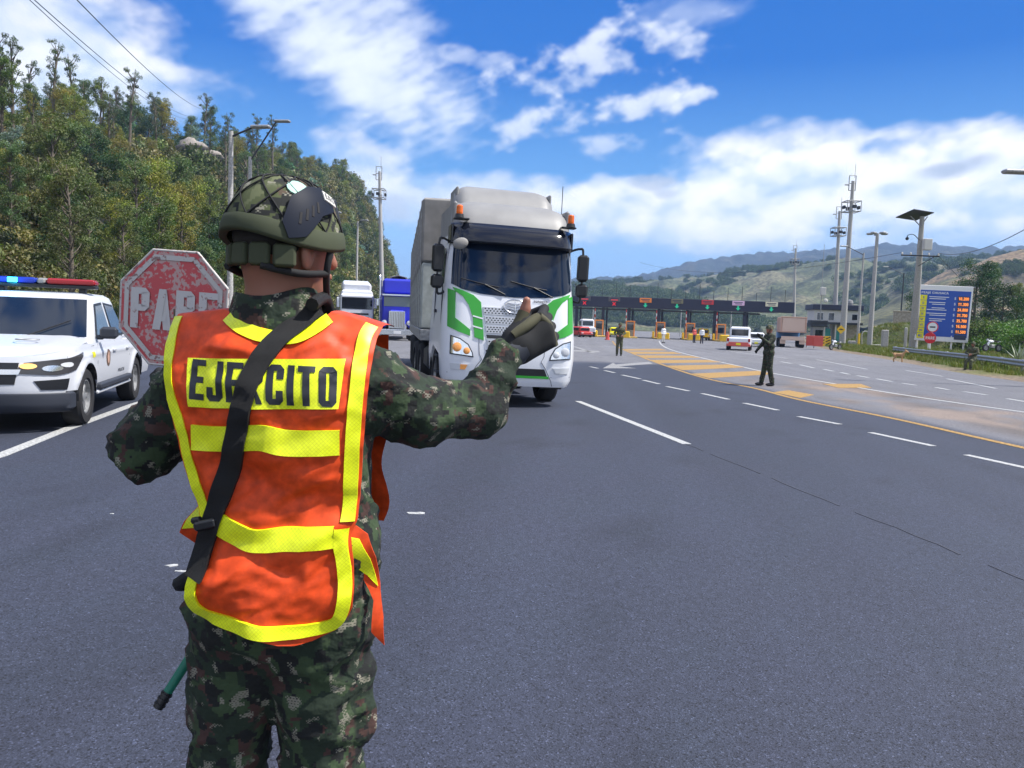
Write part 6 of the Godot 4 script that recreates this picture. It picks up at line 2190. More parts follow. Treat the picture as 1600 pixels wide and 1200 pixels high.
func blue_tractor() -> void:
	var o := thing("bonneted_truck", "bright blue bonneted truck with chrome grille and upright exhaust pipes", "truck", Vector3(-8.15, 0, -53.5), 0.14)
	var b := MB.new()
	b.box(Vector3(0, 1.55, -1.0), Vector3(1.25, 1.15, 2.0), 0.22)
	b.box(Vector3(0, 2.25, -2.7), Vector3(2.2, 2.0, 1.5), 0.15)
	b.box(Vector3(0, 2.6, -4.1), Vector3(2.4, 2.7, 1.6), 0.15)
	b.box(Vector3(0, 3.85, -3.9), Vector3(2.25, 1.15, 1.9), 0.2)
	for sx in [-1, 1]: b.box(Vector3(sx * 0.92, 1.12, -0.85), Vector3(0.55, 0.5, 1.35), 0.2)
	part("cab", b, M.blue_coachwork, o)
	var w := MB.new()
	w.box(Vector3(0, 2.75, -1.93), Vector3(1.95, 0.72, 0.05), 0.02)
	part("windscreen", w, M.pale_glass, o)
	var v := MB.new()
	v.box(Vector3(0, 3.20, -1.85), Vector3(2.2, 0.13, 0.3), 0.03)
	part("sun_visor", v, M.chrome, o)
	var g := MB.new()
	g.box(Vector3(0, 1.45, 0.02), Vector3(1.12, 1.2, 0.05), 0.02)
	var gp := part("grille", g, M.chrome, o)
	for k in 9:
		var s := MB.new()
		s.box(Vector3(-0.46 + 0.115 * k, 1.45, 0.05), Vector3(0.045, 1.08, 0.04), 0.008)
		part("grille_bar", s, M.tarpaulin, gp)
	var m := MB.new()
	m.box(Vector3(0, 0.60, 0.12), Vector3(2.4, 0.42, 0.2), 0.05)
	var bp := part("bumper", m, M.chrome, o)
	var pl := MB.new()
	pl.box(Vector3(0.05, 0.58, 0.235), Vector3(0.52, 0.2, 0.02), 0.005)
	part("number_plate", pl, M.sign_white, bp)
	for sx in [-1, 1]:
		var h := MB.new()
		h.lathe([Vector2(0.0, 0.0), Vector2(0.17, 0.0), Vector2(0.17, 0.16), Vector2(0.0, 0.2)], Transform3D(Basis(Vector3.RIGHT, Vector3.BACK, Vector3.DOWN), Vector3(sx * 0.85, 1.25, -0.1)), 14)
		part("headlight", h, M.lamp_glass, o)
		var ex := MB.new()
		ex.tube([Vector3(sx * 1.3, 1.2, -3.3), Vector3(sx * 1.3, 4.3, -3.3), Vector3(sx * 1.34, 4.6, -3.5)], 0.085, 10)
		part("exhaust_pipe", ex, M.chrome, o)
		var mr := MB.new()
		mr.box(Vector3(sx * 1.42, 2.65, -1.9), Vector3(0.2, 0.5, 0.1), 0.04)
		mr.tube([Vector3(sx * 1.1, 2.9, -2.0), Vector3(sx * 1.42, 2.9, -1.9)], 0.02, 6)
		part("mirror", mr, M.chrome, o)
		wheel(o, Vector3(sx * 0.95, 0.5, -0.9), 0.5, 0.3, sx, M.chrome, 0, 18)
		for z in [-5.2, -6.5]: wheel(o, Vector3(sx * 0.95, 0.5, z), 0.5, 0.55, sx, M.chrome, 0, 18)
	var c := MB.new()
	c.box(Vector3(0, 0.85, -4.0), Vector3(1.0, 0.3, 7.5), 0.02)
	part("chassis", c, M.steel_dark, o)
	var st := MB.new()
	for k in 7:
		var a := lerpf(0.25, PI - 0.25, k / 6.0)
		var a2 := lerpf(0.25, PI - 0.25, (k + 1) / 6.0)
		if k < 6: st.box(Vector3(cos((a + a2) / 2) * 1.28, 3.1 + sin((a + a2) / 2) * 1.65, -9.5), Vector3(0.75, 0.06, 9.0), 0.02, Basis(Vector3.BACK, (a + a2) / 2 - PI / 2))
	st.box(Vector3(0, 2.3, -9.5), Vector3(2.5, 2.2, 9.0), 0.05)
	part("load_body", st, M.tarpaulin, o)

func van_like(called: String, label: String, category: String, at: Vector3, turn: float, size: Vector3, body: Material, skirt: Material, pickup_bed := false) -> Node3D:
	# a small vehicle seen from behind or in front, axes as above
	var o := thing(called, label, category, at, turn)
	var b := MB.new()
	var L := size.z
	var W := size.x
	var H := size.y
	b.box(Vector3(0, H * 0.34, -L / 2), Vector3(W, H * 0.36, L), 0.12)
	if pickup_bed: b.box(Vector3(0, H * 0.70, -L * 0.38), Vector3(W * 0.88, H * 0.52, L * 0.42), 0.18)
	else: b.box(Vector3(0, H * 0.70, -L * 0.55), Vector3(W * 0.88, H * 0.52, L * 0.72), 0.2)
	part("body", b, body, o)
	var cz := -L * 0.38 if pickup_bed else -L * 0.55
	var cl := L * 0.42 if pickup_bed else L * 0.72
	for q in [[1.0, "windscreen"], [-1.0, "rear_window"]]:
		var w := MB.new()
		w.box(Vector3(0, H * 0.72, cz + q[0] * (cl / 2 - 0.01)), Vector3(W * 0.70, H * 0.26, 0.06), 0.02)
		part(q[1], w, M.side_glass, o)
	for sx in [-1, 1]:
		var s := MB.new()
		s.box(Vector3(sx * W * 0.44, H * 0.72, cz), Vector3(0.04, H * 0.24, cl * 0.75), 0.01)
		part("side_window", s, M.side_glass, o)
		var tl := MB.new()
		tl.box(Vector3(sx * W * 0.43, H * 0.42, -L), Vector3(W * 0.09, H * 0.13, 0.04), 0.01)
		part("tail_light", tl, M.red_lens, o)
		var hl := MB.new()
		hl.box(Vector3(sx * W * 0.38, H * 0.40, 0), Vector3(W * 0.16, H * 0.08, 0.04), 0.01)
		part("headlight", hl, M.lamp_glass, o)
		for z in [-L * 0.2, -L * 0.8]: wheel(o, Vector3(sx * (W / 2 - 0.1), 0.33, z), 0.33, 0.22, sx, M.galvanised, 0, 16)
	for z in [0.02, -L - 0.02]:
		var k := MB.new()
		k.box(Vector3(0, H * 0.22, z), Vector3(W * 0.98, H * 0.10, 0.12), 0.03)
		part("bumper", k, skirt, o)
	var np := MB.new()
	np.box(Vector3(0, H * 0.26, -L - 0.09), Vector3(0.34, 0.16, 0.02), 0.004)
	part("number_plate", np, M.sign_yellow, o)
	return o

func dump_truck() -> void:
	var o := thing("dump_truck", "faded rose tipper truck seen from behind with a blue cab at the toll exit", "truck", Vector3(28.886, 0, -80.063) + Vector3(1.6, 0, -6.0), PI - 0.25)
	var b := MB.new()
	b.box(Vector3(0, 2.35, -4.2), Vector3(2.5, 1.6, 5.0), 0.05)
	for y in [1.62, 3.12]: b.box(Vector3(0, y, -6.72), Vector3(2.56, 0.12, 0.10), 0.02)
	for x in [-1.2, 1.2]: b.box(Vector3(x, 2.35, -6.72), Vector3(0.12, 1.6, 0.10), 0.02)
	part("tipper_body", b, M.rust_rose, o)
	var tg := MB.new()
	tg.box(Vector3(0, 2.36, -6.72), Vector3(2.2, 1.36, 0.06), 0.02)
	part("tailgate", tg, M.pale_rose, o)
	var c := MB.new()
	c.box(Vector3(0, 1.9, -0.9), Vector3(2.3, 2.1, 1.8), 0.15)
	part("cab", c, M.cab_blue, o)
	var ch := MB.new()
	ch.box(Vector3(0, 1.0, -3.8), Vector3(1.0, 0.3, 6.0), 0.02)
	part("chassis", ch, M.steel_dark, o)
	var bp := MB.new()
	bp.box(Vector3(0, 0.95, -6.8), Vector3(2.3, 0.42, 0.08), 0.03)
	part("bumper", bp, M.pale_rose, o)
	for sx in [-1, 1]:
		var fl := MB.new()
		fl.box(Vector3(sx * 0.95, 0.62, -6.5), Vector3(0.55, 0.5, 0.03), 0.01)
		part("mud_flap", fl, M.pale_rose, o)
		wheel(o, Vector3(sx * 1.0, 0.5, -1.2), 0.5, 0.3, sx, M.galvanised, 0, 16)
		for z in [-4.6, -5.8]: wheel(o, Vector3(sx * 0.95, 0.5, z), 0.5, 0.55, sx, M.galvanised, 0, 16)

func motorcycle(at: Vector3, turn: float, label: String) -> void:
	var o := thing("motorcycle", label, "motorcycle", at, turn)
	for z in [0.65, -0.65]:
		wheel(o, Vector3(0, 0.31, z), 0.31, 0.11, 1.0, M.galvanised, 5, 18)
	var b := MB.new()
	b.ball(Vector3(0, 0.80, 0.18), Vector3(0.16, 0.14, 0.30), 12, 8)
	b.box(Vector3(0, 0.62, 0.45), Vector3(0.22, 0.40, 0.22), 0.08, Basis(Vector3.RIGHT, -0.4))
	b.box(Vector3(0, 0.78, -0.62), Vector3(0.18, 0.10, 0.34), 0.04)
	part("fairing", b, M.white_coachwork, o)
	var s := MB.new()
	s.box(Vector3(0, 0.84, -0.28), Vector3(0.22, 0.10, 0.62), 0.05)
	part("seat", s, M.black_cloth, o)
	var f := MB.new()
	f.tube([Vector3(0, 0.31, 0.65), Vector3(0, 1.0, 0.42)], 0.03, 8)
	f.tube([Vector3(-0.34, 1.06, 0.34), Vector3(0, 1.02, 0.44), Vector3(0.34, 1.06, 0.34)], 0.018, 8)
	f.tube([Vector3(0, 0.31, -0.65), Vector3(0, 0.45, 0.0), Vector3(0, 0.85, 0.35)], 0.035, 8)
	part("frame", f, M.steel_dark, o)
	var e := MB.new()
	e.box(Vector3(0, 0.42, 0.0), Vector3(0.26, 0.30, 0.40), 0.06)
	part("engine", e, M.galvanised, o)
	var h := MB.new()
	h.ball(Vector3(0, 0.92, 0.52), Vector3(0.09, 0.09, 0.06), 10, 6)
	part("headlight", h, M.lamp_glass, o)

func vehicles() -> void:
	big_truck()
	pickup()
	white_tractor()
	blue_tractor()
	dump_truck()
	var a := van_like("pickup_truck", "white pickup with red tailgate stripe driving away towards the toll booths", "pickup", Vector3(18.121, 0, -60.321) + Vector3(1.0, 0, -4.5), PI - 0.32, Vector3(1.85, 1.95, 5.0), M.white_coachwork, M.red_plastic, true)
	var tg := MB.new()
	tg.box(Vector3(0, 0.55, -5.03), Vector3(1.5, 0.22, 0.05), 0.02)
	part("tailgate_stripe", tg, M.red_plastic, a)
	van_like("car", "white saloon car with a blue rear window beside the tipper truck", "car", Vector3(24.602, 0, -75.295) + Vector3(1, 0, -6), PI - 0.3, Vector3(1.8, 1.5, 4.2), M.white_coachwork, M.grey_white)
	van_like("taxi", "yellow taxi coming through the toll lane behind the pedestrian", "car", Vector3(26.81, 0, -108.415), -0.1, Vector3(1.7, 1.75, 3.9), M.signal_yellow, M.black_plastic)
	van_like("van", "white delivery van waiting at the first toll booth", "van", Vector3(10.46, 0, -101.19) + Vector3(-0.4, 0, -3), 0.0, Vector3(2.0, 2.5, 5.0), M.white_coachwork, M.black_plastic)
	van_like("compact_car", "small yellow car at the toll lane behind the standing soldier", "car", Vector3(14.385, 0, -108.603), 0.0, Vector3(1.7, 1.45, 3.8), M.sign_yellow, M.black_plastic)
	van_like("hatchback", "small dark red car behind the first yellow crash block", "car", Vector3(9.335, 0, -99.064) + Vector3(0, 0, 1.0), 0.3, Vector3(1.7, 1.4, 3.8), M.red_paint, M.black_plastic)
	motorcycle(Vector3(31.449, 0, -75.179), -1.0, "white motorcycle parked beside the yellow warning sign")
	motorcycle(Vector3(38.535, 0.828, -62) * Vector3(1, 0, 1) + Vector3(0, 0.6, 0), -1.3, "motorcycle parked in the grass behind the guard rail")


# ---------- toll plaza ----------
func toll() -> void:
	var o := thing("toll_canopy", "long dark toll canopy with lane signs spanning the road", "toll canopy", Vector3(8.0, 0, -111.0), -0.12)
	# along local x; cars pass along local z
	var L := 31.0
	var f := MB.new()
	f.box(Vector3(L / 2, 4.98, 0), Vector3(L, 1.5, 0.4), 0.03)
	part("fascia", f, M.navy_paint, o)
	var r := MB.new()
	r.box(Vector3(L / 2 - 0.5, 4.55, -4.6), Vector3(L - 1.0, 0.35, 8.8), 0.05)
	part("roof", r, M.navy_paint, o)
	var bm := MB.new()
	bm.box(Vector3(L / 2 - 2.0, 3.95, -0.3), Vector3(L - 5.0, 0.22, 0.3), 0.02)
	part("beam", bm, M.steel_dark, o)
	for x in [0.9, 4.7, 8.4, 12.6, 16.6, 20.4, 24.5]:
		for dx in [0.0, 0.55]:
			var c := MB.new()
			c.box(Vector3(x + dx, 2.1, -0.6 - dx * 2.0), Vector3(0.42 if dx == 0.0 else 0.26, 4.2, 0.42), 0.03)
			part("column", c, M.navy_paint, o)
	for k in 16:
		var p := MB.new()
		p.tube([Vector3(0.6 + k * 1.95, 5.6, -0.6), Vector3(0.6 + k * 1.95, 7.4 + 0.5 * sin(k * 2.3), -0.6)], 0.035, 5)
		part("rod", p, M.steel_dark, o)
	var signs := [[2.0, "grey_sign", 0], [6.2, "grey_sign", 0], [10.6, "orange_sign", 1], [15.0, "olive_sign", 1], [19.2, "red_sign", 1], [23.4, "pink_sign", 1], [27.9, "white_sign", 1]]
	for s in signs:
		var b := MB.new()
		b.box(Vector3(s[0], 5.36, 0.26), Vector3(1.65, 0.62, 0.14), 0.02)
		var sg := part("lane_sign", b, M[s[1]], o)
		var g := MB.new()
		if s[2] == 0:
			for e in [-1, 1]: g.box(Vector3(s[0], 4.72, 0.27), Vector3(0.62, 0.10, 0.05), 0.01, Basis(Vector3.BACK, e * 0.8))
			part("red_cross", g, M.red_led, sg)
		else:
			g.prism(PackedVector2Array([Vector2(-0.12, 0.3), Vector2(0.12, 0.3), Vector2(0.12, 0.0), Vector2(0.32, 0.0), Vector2(0, -0.32), Vector2(-0.32, 0.0), Vector2(-0.12, 0.0)]), 0.05, Transform3D(Basis(), Vector3(s[0], 4.68, 0.23)))
			part("green_arrow", g, M.green_led, sg)
		for k in 2:
			var ln := MB.new()
			ln.box(Vector3(s[0] + 0.06 * (k - 0.5), 5.47 - 0.20 * k, 0.335), Vector3(1.25 - 0.3 * k, 0.10, 0.014), 0.004)
			part("text_line", ln, M.red_led if s[2] == 0 and k == 1 else M.sign_dark, sg)
	# booths with orange portals and yellow crash blocks between the lanes
	var labels := ["toll booth with orange portal beside the white van", "toll booth with orange portal behind the soldier standing far off", "toll booth with orange portal and a pedestrian in white beside it", "toll booth with orange portal beside the yellow taxi", "toll booth with orange portal nearest the white pickup"]
	var blocks := ["yellow crash block in front of the booth by the white van", "yellow crash block in front of the booth behind the far soldier", "yellow crash block in front of the booth with the pedestrian", "yellow crash block in front of the booth by the taxi", "yellow crash block in front of the booth nearest the white pickup"]
	var xs := [4.2, 8.6, 12.8, 16.9, 21.1]
	for k in 5:
		var at: Vector3 = o.transform * Vector3(xs[k], 0, 1.0)
		var b := thing("toll_booth", labels[k], "toll booth", at, -0.12, "toll booths")
		var isl := MB.new()
		isl.box(Vector3(0, 0.09, -0.5), Vector3(1.9, 0.18, 7.5), 0.05)
		part("island", isl, M.ochre_kerb, b)
		var cab := MB.new()
		cab.box(Vector3(0.05, 1.15, -1.6), Vector3(1.25, 2.0, 1.9), 0.04)
		part("cabin", cab, M.grey_white, b)
		var w := MB.new()
		w.box(Vector3(0.05, 1.5, -0.63), Vector3(0.95, 0.75, 0.04), 0.01)
		part("window", w, M.side_glass, b)
		var ar := MB.new()
		for sx in [-0.55, 0.55]: ar.box(Vector3(sx, 1.2, 0.4), Vector3(0.16, 2.1, 0.16), 0.03)
		ar.box(Vector3(0, 2.3, 0.4), Vector3(1.26, 0.16, 0.16), 0.03)
		part("portal", ar, M.safety_orange, b)
		var ba := MB.new()
		ba.box(Vector3(-0.95, 0.55, 0.2), Vector3(0.3, 0.9, 0.3), 0.04)
		part("barrier_box", ba, M.signal_yellow, b)
		for q in 7:
			var seg := MB.new()
			seg.box(Vector3(-0.62 - 0.0 * q, 1.25 + 0.42 * q, 0.12), Vector3(0.10, 0.42, 0.05), 0.004)
			part("barrier_segment", seg, M.sign_white if q % 2 else M.red_paint, b)
		var bl := thing("crash_block", blocks[k], "barrier", o.transform * Vector3(xs[k] - (0.9 if k < 2 else -0.2), 0, 4.6), -0.12, "yellow crash blocks")
		var bb := MB.new()
		bb.box(Vector3(0, 0.50, 0), Vector3(1.55, 0.80, 1.3), 0.10)
		part("block", bb, M.signal_yellow, bl)
		var sk := MB.new()
		sk.box(Vector3(0, 0.06, 0.0), Vector3(1.75, 0.12, 1.5), 0.03)
		part("base", sk, M.ochre_kerb, bl)
	var cone := MB.new()
	cone.lathe([Vector2(0.28, 0.0), Vector2(0.28, 0.08), Vector2(0.22, 0.1), Vector2(0.17, 0.9), Vector2(0.0, 0.92)], Transform3D(), 14)
	solo("traffic_drum", cone, M.red_plastic, "red traffic drum standing by the second toll booth", "traffic drum", Vector3(10.501, 0, -86.211))
	# pale lamp posts seen through the lanes
	for q in [[922.0, "pair"], [1059.0, "one"], [1137.0, "pair2"]]:
		var x: float = (q[0] - 800.0) / 1200.0 * 150.0
		var p := MB.new()
		p.tube([Vector3.ZERO, Vector3(0, 7.0, 0)], [0.11, 0.07], 8)
		var pl := thing("lamp_post", {"pair": "slim pale lamp post seen above the white van beyond the toll", "one": "slim pale lamp post seen between the third and fourth toll booths", "pair2": "slim pale lamp post seen beyond the last toll booth"}[q[1]], "lamp post", Vector3(x, 0, -150.0))
		part("pole", p, M.concrete, pl)
		var hd := MB.new()
		hd.box(Vector3(0.4, 7.0, 0), Vector3(0.9, 0.10, 0.25), 0.03)
		part("lamp_head", hd, M.galvanised, pl)
	# people on the road
	figure("person", "soldier in camouflage and helmet standing on the yellow hatching with one arm raised", Vector3(7.306, 0, -21.983), -1.35, {"cell": 0.016, "arms": [[Vector3(-0.27, 1.20, 0.05), Vector3(-0.22, 1.02, 0.24)], [Vector3(0.26, 1.22, 0.18), Vector3(0.20, 1.40, 0.42)]], "hand": M.black_cloth, "legs": [[Vector3(-0.11, 0.5, 0.04), Vector3(-0.13, 0.12, 0.10)], [Vector3(0.10, 0.5, 0.0), Vector3(0.10, 0.12, -0.10)]]})
	figure("person", "distant soldier in camouflage standing where the yellow lines meet near the booths", Vector3(5.586, 0, -40.554), -0.2, {"arms": [[Vector3(-0.27, 1.20, 0.05), Vector3(-0.14, 1.08, 0.24)], [Vector3(0.27, 1.20, 0.05), Vector3(0.14, 1.08, 0.24)]], "head_turn": -0.8, "cloth": M.helmet_cloth})
	figure("person", "pedestrian in white shirt standing by the third toll booth", Vector3(15.422, 0, -79.371), 0.4, {"cell": 0.03, "helmet": false, "cloth": M.sign_white, "trousers": M.pale_wall, "top_name": "shirt"})
	figure("person", "pedestrian in white shirt and dark trousers in front of the yellow taxi", Vector3(20.389, 0, -83.491), 0.0, {"cell": 0.03, "helmet": false, "cloth": M.sign_white, "trousers": M.navy_paint, "top_name": "shirt"})
	figure("person", "pedestrian in red shirt beside the pedestrian in white near the taxi", Vector3(20.588, 0, -86.379) + Vector3(0, 0, -1.5), 0.5, {"cell": 0.03, "helmet": false, "cloth": M.red_plastic, "trousers": M.navy_paint, "top_name": "shirt"})
	figure("person", "soldier in tan camouflage sitting on the guard rail with arms folded", Vector3(21.829, 0, -36.484) + Vector3(0.25, 0, -0.5), -0.9, {"hip": 0.60, "legs": [[Vector3(-0.11, 0.50, 0.40), Vector3(-0.12, 0.12, 0.42)], [Vector3(0.11, 0.50, 0.40), Vector3(0.14, 0.12, 0.46)]], "arms": [[Vector3(-0.28, 0.88, 0.08), Vector3(-0.05, 0.82, 0.26)], [Vector3(0.28, 0.88, 0.08), Vector3(0.05, 0.80, 0.26)]], "cloth": M.helmet_cloth})

# ---------- posts, masts, boards and wires ----------
func pole_thing(called: String, label: String, category: String, at: Vector3, top: Vector3, r0: float, r1: float, m: Material, group := "") -> Node3D:
	var o := thing(called, label, category, at, 0.0, group)
	var p := MB.new()
	p.tube([Vector3.ZERO, (top - at) * 0.5, top - at], [r0, (r0 + r1) / 2.0, r1], 12)
	part("pole", p, m, o)
	return o

func high_mast(label: String, at: Vector3, top: Vector3) -> void:
	var o := pole_thing("floodlight_mast", label, "light mast", at, top, 0.42, 0.20, M.concrete, "floodlight masts")
	var t := top - at
	for y in [-2.6, -3.9]:
		var c := MB.new()
		var cr := []
		for i in 5: cr.append(t + Vector3(cos(TAU * i / 4.0 + 0.78), 0, sin(TAU * i / 4.0 + 0.78)) * 1.25 + Vector3(0, y, 0))
		for i in 4: c.tube([cr[i], cr[i + 1]], 0.06, 6)
		for i in 4: c.tube([cr[i], t + Vector3(0, y, 0)], 0.045, 6)
		part("ring", c, M.galvanised, o)
	for i in 4:
		var a := TAU * i / 4.0 + 0.78
		var l := MB.new()
		l.tube([t + Vector3(cos(a) * 1.25, -3.9, sin(a) * 1.25), t + Vector3(cos(a) * 1.25, -2.6, sin(a) * 1.25)], 0.05, 6)
		part("strut", l, M.galvanised, o)
		var fl := MB.new()
		fl.box(t + Vector3(cos(a + 0.78) * 0.95, -3.35, sin(a + 0.78) * 0.95), Vector3(0.55, 0.42, 0.3), 0.06, Basis(Vector3.UP, -a - 0.78 + PI / 2))
		part("floodlight", fl, M.steel_dark, o)
	var fr := MB.new()
	for x in [-0.5, 0.35]: fr.tube([t + Vector3(x, -1.2, 0), t + Vector3(x, 0.7, 0)], 0.06, 6)
	for y in [-1.2, -0.3, 0.7]: fr.tube([t + Vector3(-0.5, y, 0), t + Vector3(0.35, y, 0)], 0.05, 6)
	fr.tube([t + Vector3(0.2, 0.4, 0), t + Vector3(0.2, 2.2, 0)], 0.03, 5)
	fr.box(t + Vector3(-0.75, -0.5, 0), Vector3(0.5, 0.10, 0.4), 0.02)
	part("top_frame", fr, M.galvanised, o)

func street_lamp(label: String, at: Vector3, h: float, arm: Vector3, m: Material, group := "street lamps") -> Node3D:
	var o := pole_thing("street_lamp", label, "street lamp", at, at + Vector3(0, h, 0), 0.16, 0.10, m, group)
	var a := MB.new()
	a.tube([Vector3(0, h - 0.25, 0), Vector3(0, h - 0.05, 0) + arm * 0.82, Vector3(0, h, 0) + arm], 0.045, 6)
	part("arm", a, M.steel_dark, o)
	var hd := MB.new()
	var d := Vector3(arm.x, 0, arm.z).normalized()
	hd.box(Vector3(0, h, 0) + arm + d * 0.35, Vector3(0.34, 0.14, 0.95), 0.06, look_z(Vector3.ZERO, d).basis)
	part("lamp_head", hd, M.galvanised, o)
	return o

func cable(label: String, a: Vector3, b: Vector3, sag: float, r: float) -> void:
	var pts := []
	for i in 25:
		var t := i / 24.0
		pts.append(a.lerp(b, t) - Vector3(0, sag * 4.0 * t * (1.0 - t), 0))
	var m := MB.new()
	m.tube(pts, r, 5)
	solo("power_cable", m, M.black_plastic, label, "cable", Vector3.ZERO, "overhead cables")

func roadside() -> void:
	high_mast("tallest concrete floodlight mast beside the yellow warning sign", Vector3(43.1, 0, -101.0), Vector3(43.047, 21.306, -101))
	high_mast("floodlight mast standing just behind the tallest mast", Vector3(51.5, 0, -124.0), Vector3(51.053, 21.042, -124))
	high_mast("far floodlight mast between the toll canopy and the tallest mast", Vector3(69.0, 0, -190.0), Vector3(68.074, 22.107, -190))
	high_mast("lone floodlight mast standing among the parked trucks by the wooded hill", Vector3(-19.6, 0, -115.0), Vector3(-20.592, 22.969, -115))
	# left side lamps
	street_lamp("concrete street lamp with a level arm in front of the wooded hill", Vector3(-13.296, 9.829, -36) * Vector3(1, 0, 1), 9.829, Vector3(1.1, 0.18, 0.2), M.concrete, "")
	street_lamp("concrete street lamp with a raised arm in front of the wooded hill", Vector3(-15.51, 10.967, -45) * Vector3(1, 0, 1), 10.499, Vector3(1.55, 2.0, 0.2), M.concrete, "")
	street_lamp("street lamp half hidden behind the soldier's helmet", Vector3(-15.712, 9.329, -62) * Vector3(1, 0, 1), 9.329, Vector3(0.9, 0.4, 0.2), M.concrete, "")
	street_lamp("street lamp rising behind the white cab-over truck", Vector3(-18.095, 12.313, -88) * Vector3(1, 0, 1), 12.313, Vector3(0.5, 0.1, 0.2), M.concrete, "")
	# right side posts
	var c := pole_thing("floodlight_pole", "plain concrete pole with a flat ring of floodlights on top", "light pole", Vector3(41.238, 0, -89.219), Vector3(41.127, 13.174, -89), 0.30, 0.17, M.concrete)
	var t := Vector3(41.127, 13.174, -89) - Vector3(41.238, 0, -89.219)
	for i in 5:
		var fl := MB.new()
		var a := TAU * i / 5.0
		fl.box(t + Vector3(cos(a) * 0.8, 0.0, sin(a) * 0.8), Vector3(0.7, 0.24, 0.5), 0.08, Basis(Vector3.UP, -a))
		part("floodlight", fl, M.galvanised, c)
	street_lamp("street lamp with a long arm between the tall mast and plain pole", Vector3(42.49, 0, -95.201), 11.6, Vector3(-2.2, 0.7, 0.2), M.concrete, "")
	street_lamp("dark street lamp rising behind the beige wall", Vector3(70.0, 0, -140.0), 13.0, Vector3(-3.0, 1.0, 0.0), M.steel_dark, "")
	street_lamp("short street lamp standing on the mound behind the beige wall", Vector3(62.5, 3.0, -122.0), 5.5, Vector3(0.6, 0.1, 0.0), M.concrete, "")
	street_lamp("roadside street lamp whose head reaches over the near verge", Vector3(18.896, 6.557, -26) * Vector3(1, 0, 1), 6.557, Vector3(16.845, 7.132, -26) - Vector3(18.896, 6.557, -26), M.concrete, "")
	# pole with a solar panel, a cross arm and a camera
	var sb := Vector3(39.592, 0, -76.278)
	var st := Vector3(37.8, 12.827, -73)
	var s := pole_thing("solar_pole", "thick concrete pole carrying a solar panel, cabinet and camera beside the price board", "utility pole", sb, st, 0.42, 0.20, M.concrete)
	var tt := st - sb
	var pn := MB.new()
	pn.box(tt + Vector3(-0.7, 0.1, 0.0), Vector3(3.0, 0.08, 1.9), 0.02, Basis(Vector3.UP, 0.5) * Basis(Vector3.RIGHT, -0.30))
	part("solar_panel", pn, M.panel_dark, s)
	var br := MB.new()
	br.tube([tt + Vector3(0, -1.0, 0), tt + Vector3(-1.1, 0.0, 0)], 0.05, 6)
	br.tube([tt + Vector3(0, -0.8, 0), tt + Vector3(0.5, 0.0, 0)], 0.05, 6)
	part("bracket", br, M.galvanised, s)
	var cabm := MB.new()
	cabm.box(tt + Vector3(0.62, -2.6, 0.1), Vector3(0.75, 1.05, 0.5), 0.05)
	part("cabinet", cabm, M.pale_wall, s)
	var cam := MB.new()
	cam.tube(smooth_line([tt + Vector3(-0.1, -2.2, 0), tt + Vector3(-0.7, -1.7, 0), tt + Vector3(-1.2, -1.8, 0), tt + Vector3(-1.25, -2.0, 0)], 4), 0.035, 6)
	cam.ball(tt + Vector3(-1.25, -2.1, 0), Vector3(0.16, 0.16, 0.16), 10, 6)
	part("camera_dome", cam, M.black_plastic, s)
	var xa := MB.new()
	xa.box(tt + Vector3(0.1, -3.65, 0), Vector3(3.6, 0.12, 0.12), 0.02)
	xa.tube([tt + Vector3(0, -4.6, 0), tt + Vector3(1.4, -3.7, 0)], 0.04, 6)
	part("cross_arm", xa, M.steel_dark, s)
	for x in [-1.6, -0.8, 0.9, 1.8]:
		var ins := MB.new()
		ins.lathe([Vector2(0.05, 0), Vector2(0.10, 0.05), Vector2(0.05, 0.1), Vector2(0.09, 0.16), Vector2(0.0, 0.26)], Transform3D(Basis(), tt + Vector3(x, -3.6, 0)), 10)
		part("insulator", ins, M.pale_wall, s)
	cable("cable running from the solar pole out over the near verge", sb + tt + Vector3(1.8, -3.35, 0), Vector3(27.832, 8.499, -40), 0.9, 0.025)
	cable("thin cable sloping behind the price board towards the trees", sb + tt + Vector3(1.7, -3.5, 0), Vector3(54.0, 3.5, -84.0), 0.3, 0.02)
	cable("cable slung along the far verge past the floodlight masts", sb + tt + Vector3(-1.6, -3.4, 0), Vector3(25.485, 14.852, -160), 2.0, 0.02)
	cable("upper cable crossing the sky above the wooded hill", Vector3(-14.164, 11.733, -22), Vector3(-48.149, 32.164, -120), 1.0, 0.022)
	cable("middle cable crossing the sky above the wooded hill", Vector3(-16.613, 12.25, -24), Vector3(-49.458, 30.548, -118), 1.0, 0.020)
	cable("lowest cable crossing the sky above the wooded hill", Vector3(-17.896, 13.155, -25), Vector3(-50.652, 30.482, -119), 1.2, 0.018)
	price_board()
	guard_rail()
	mound_things()

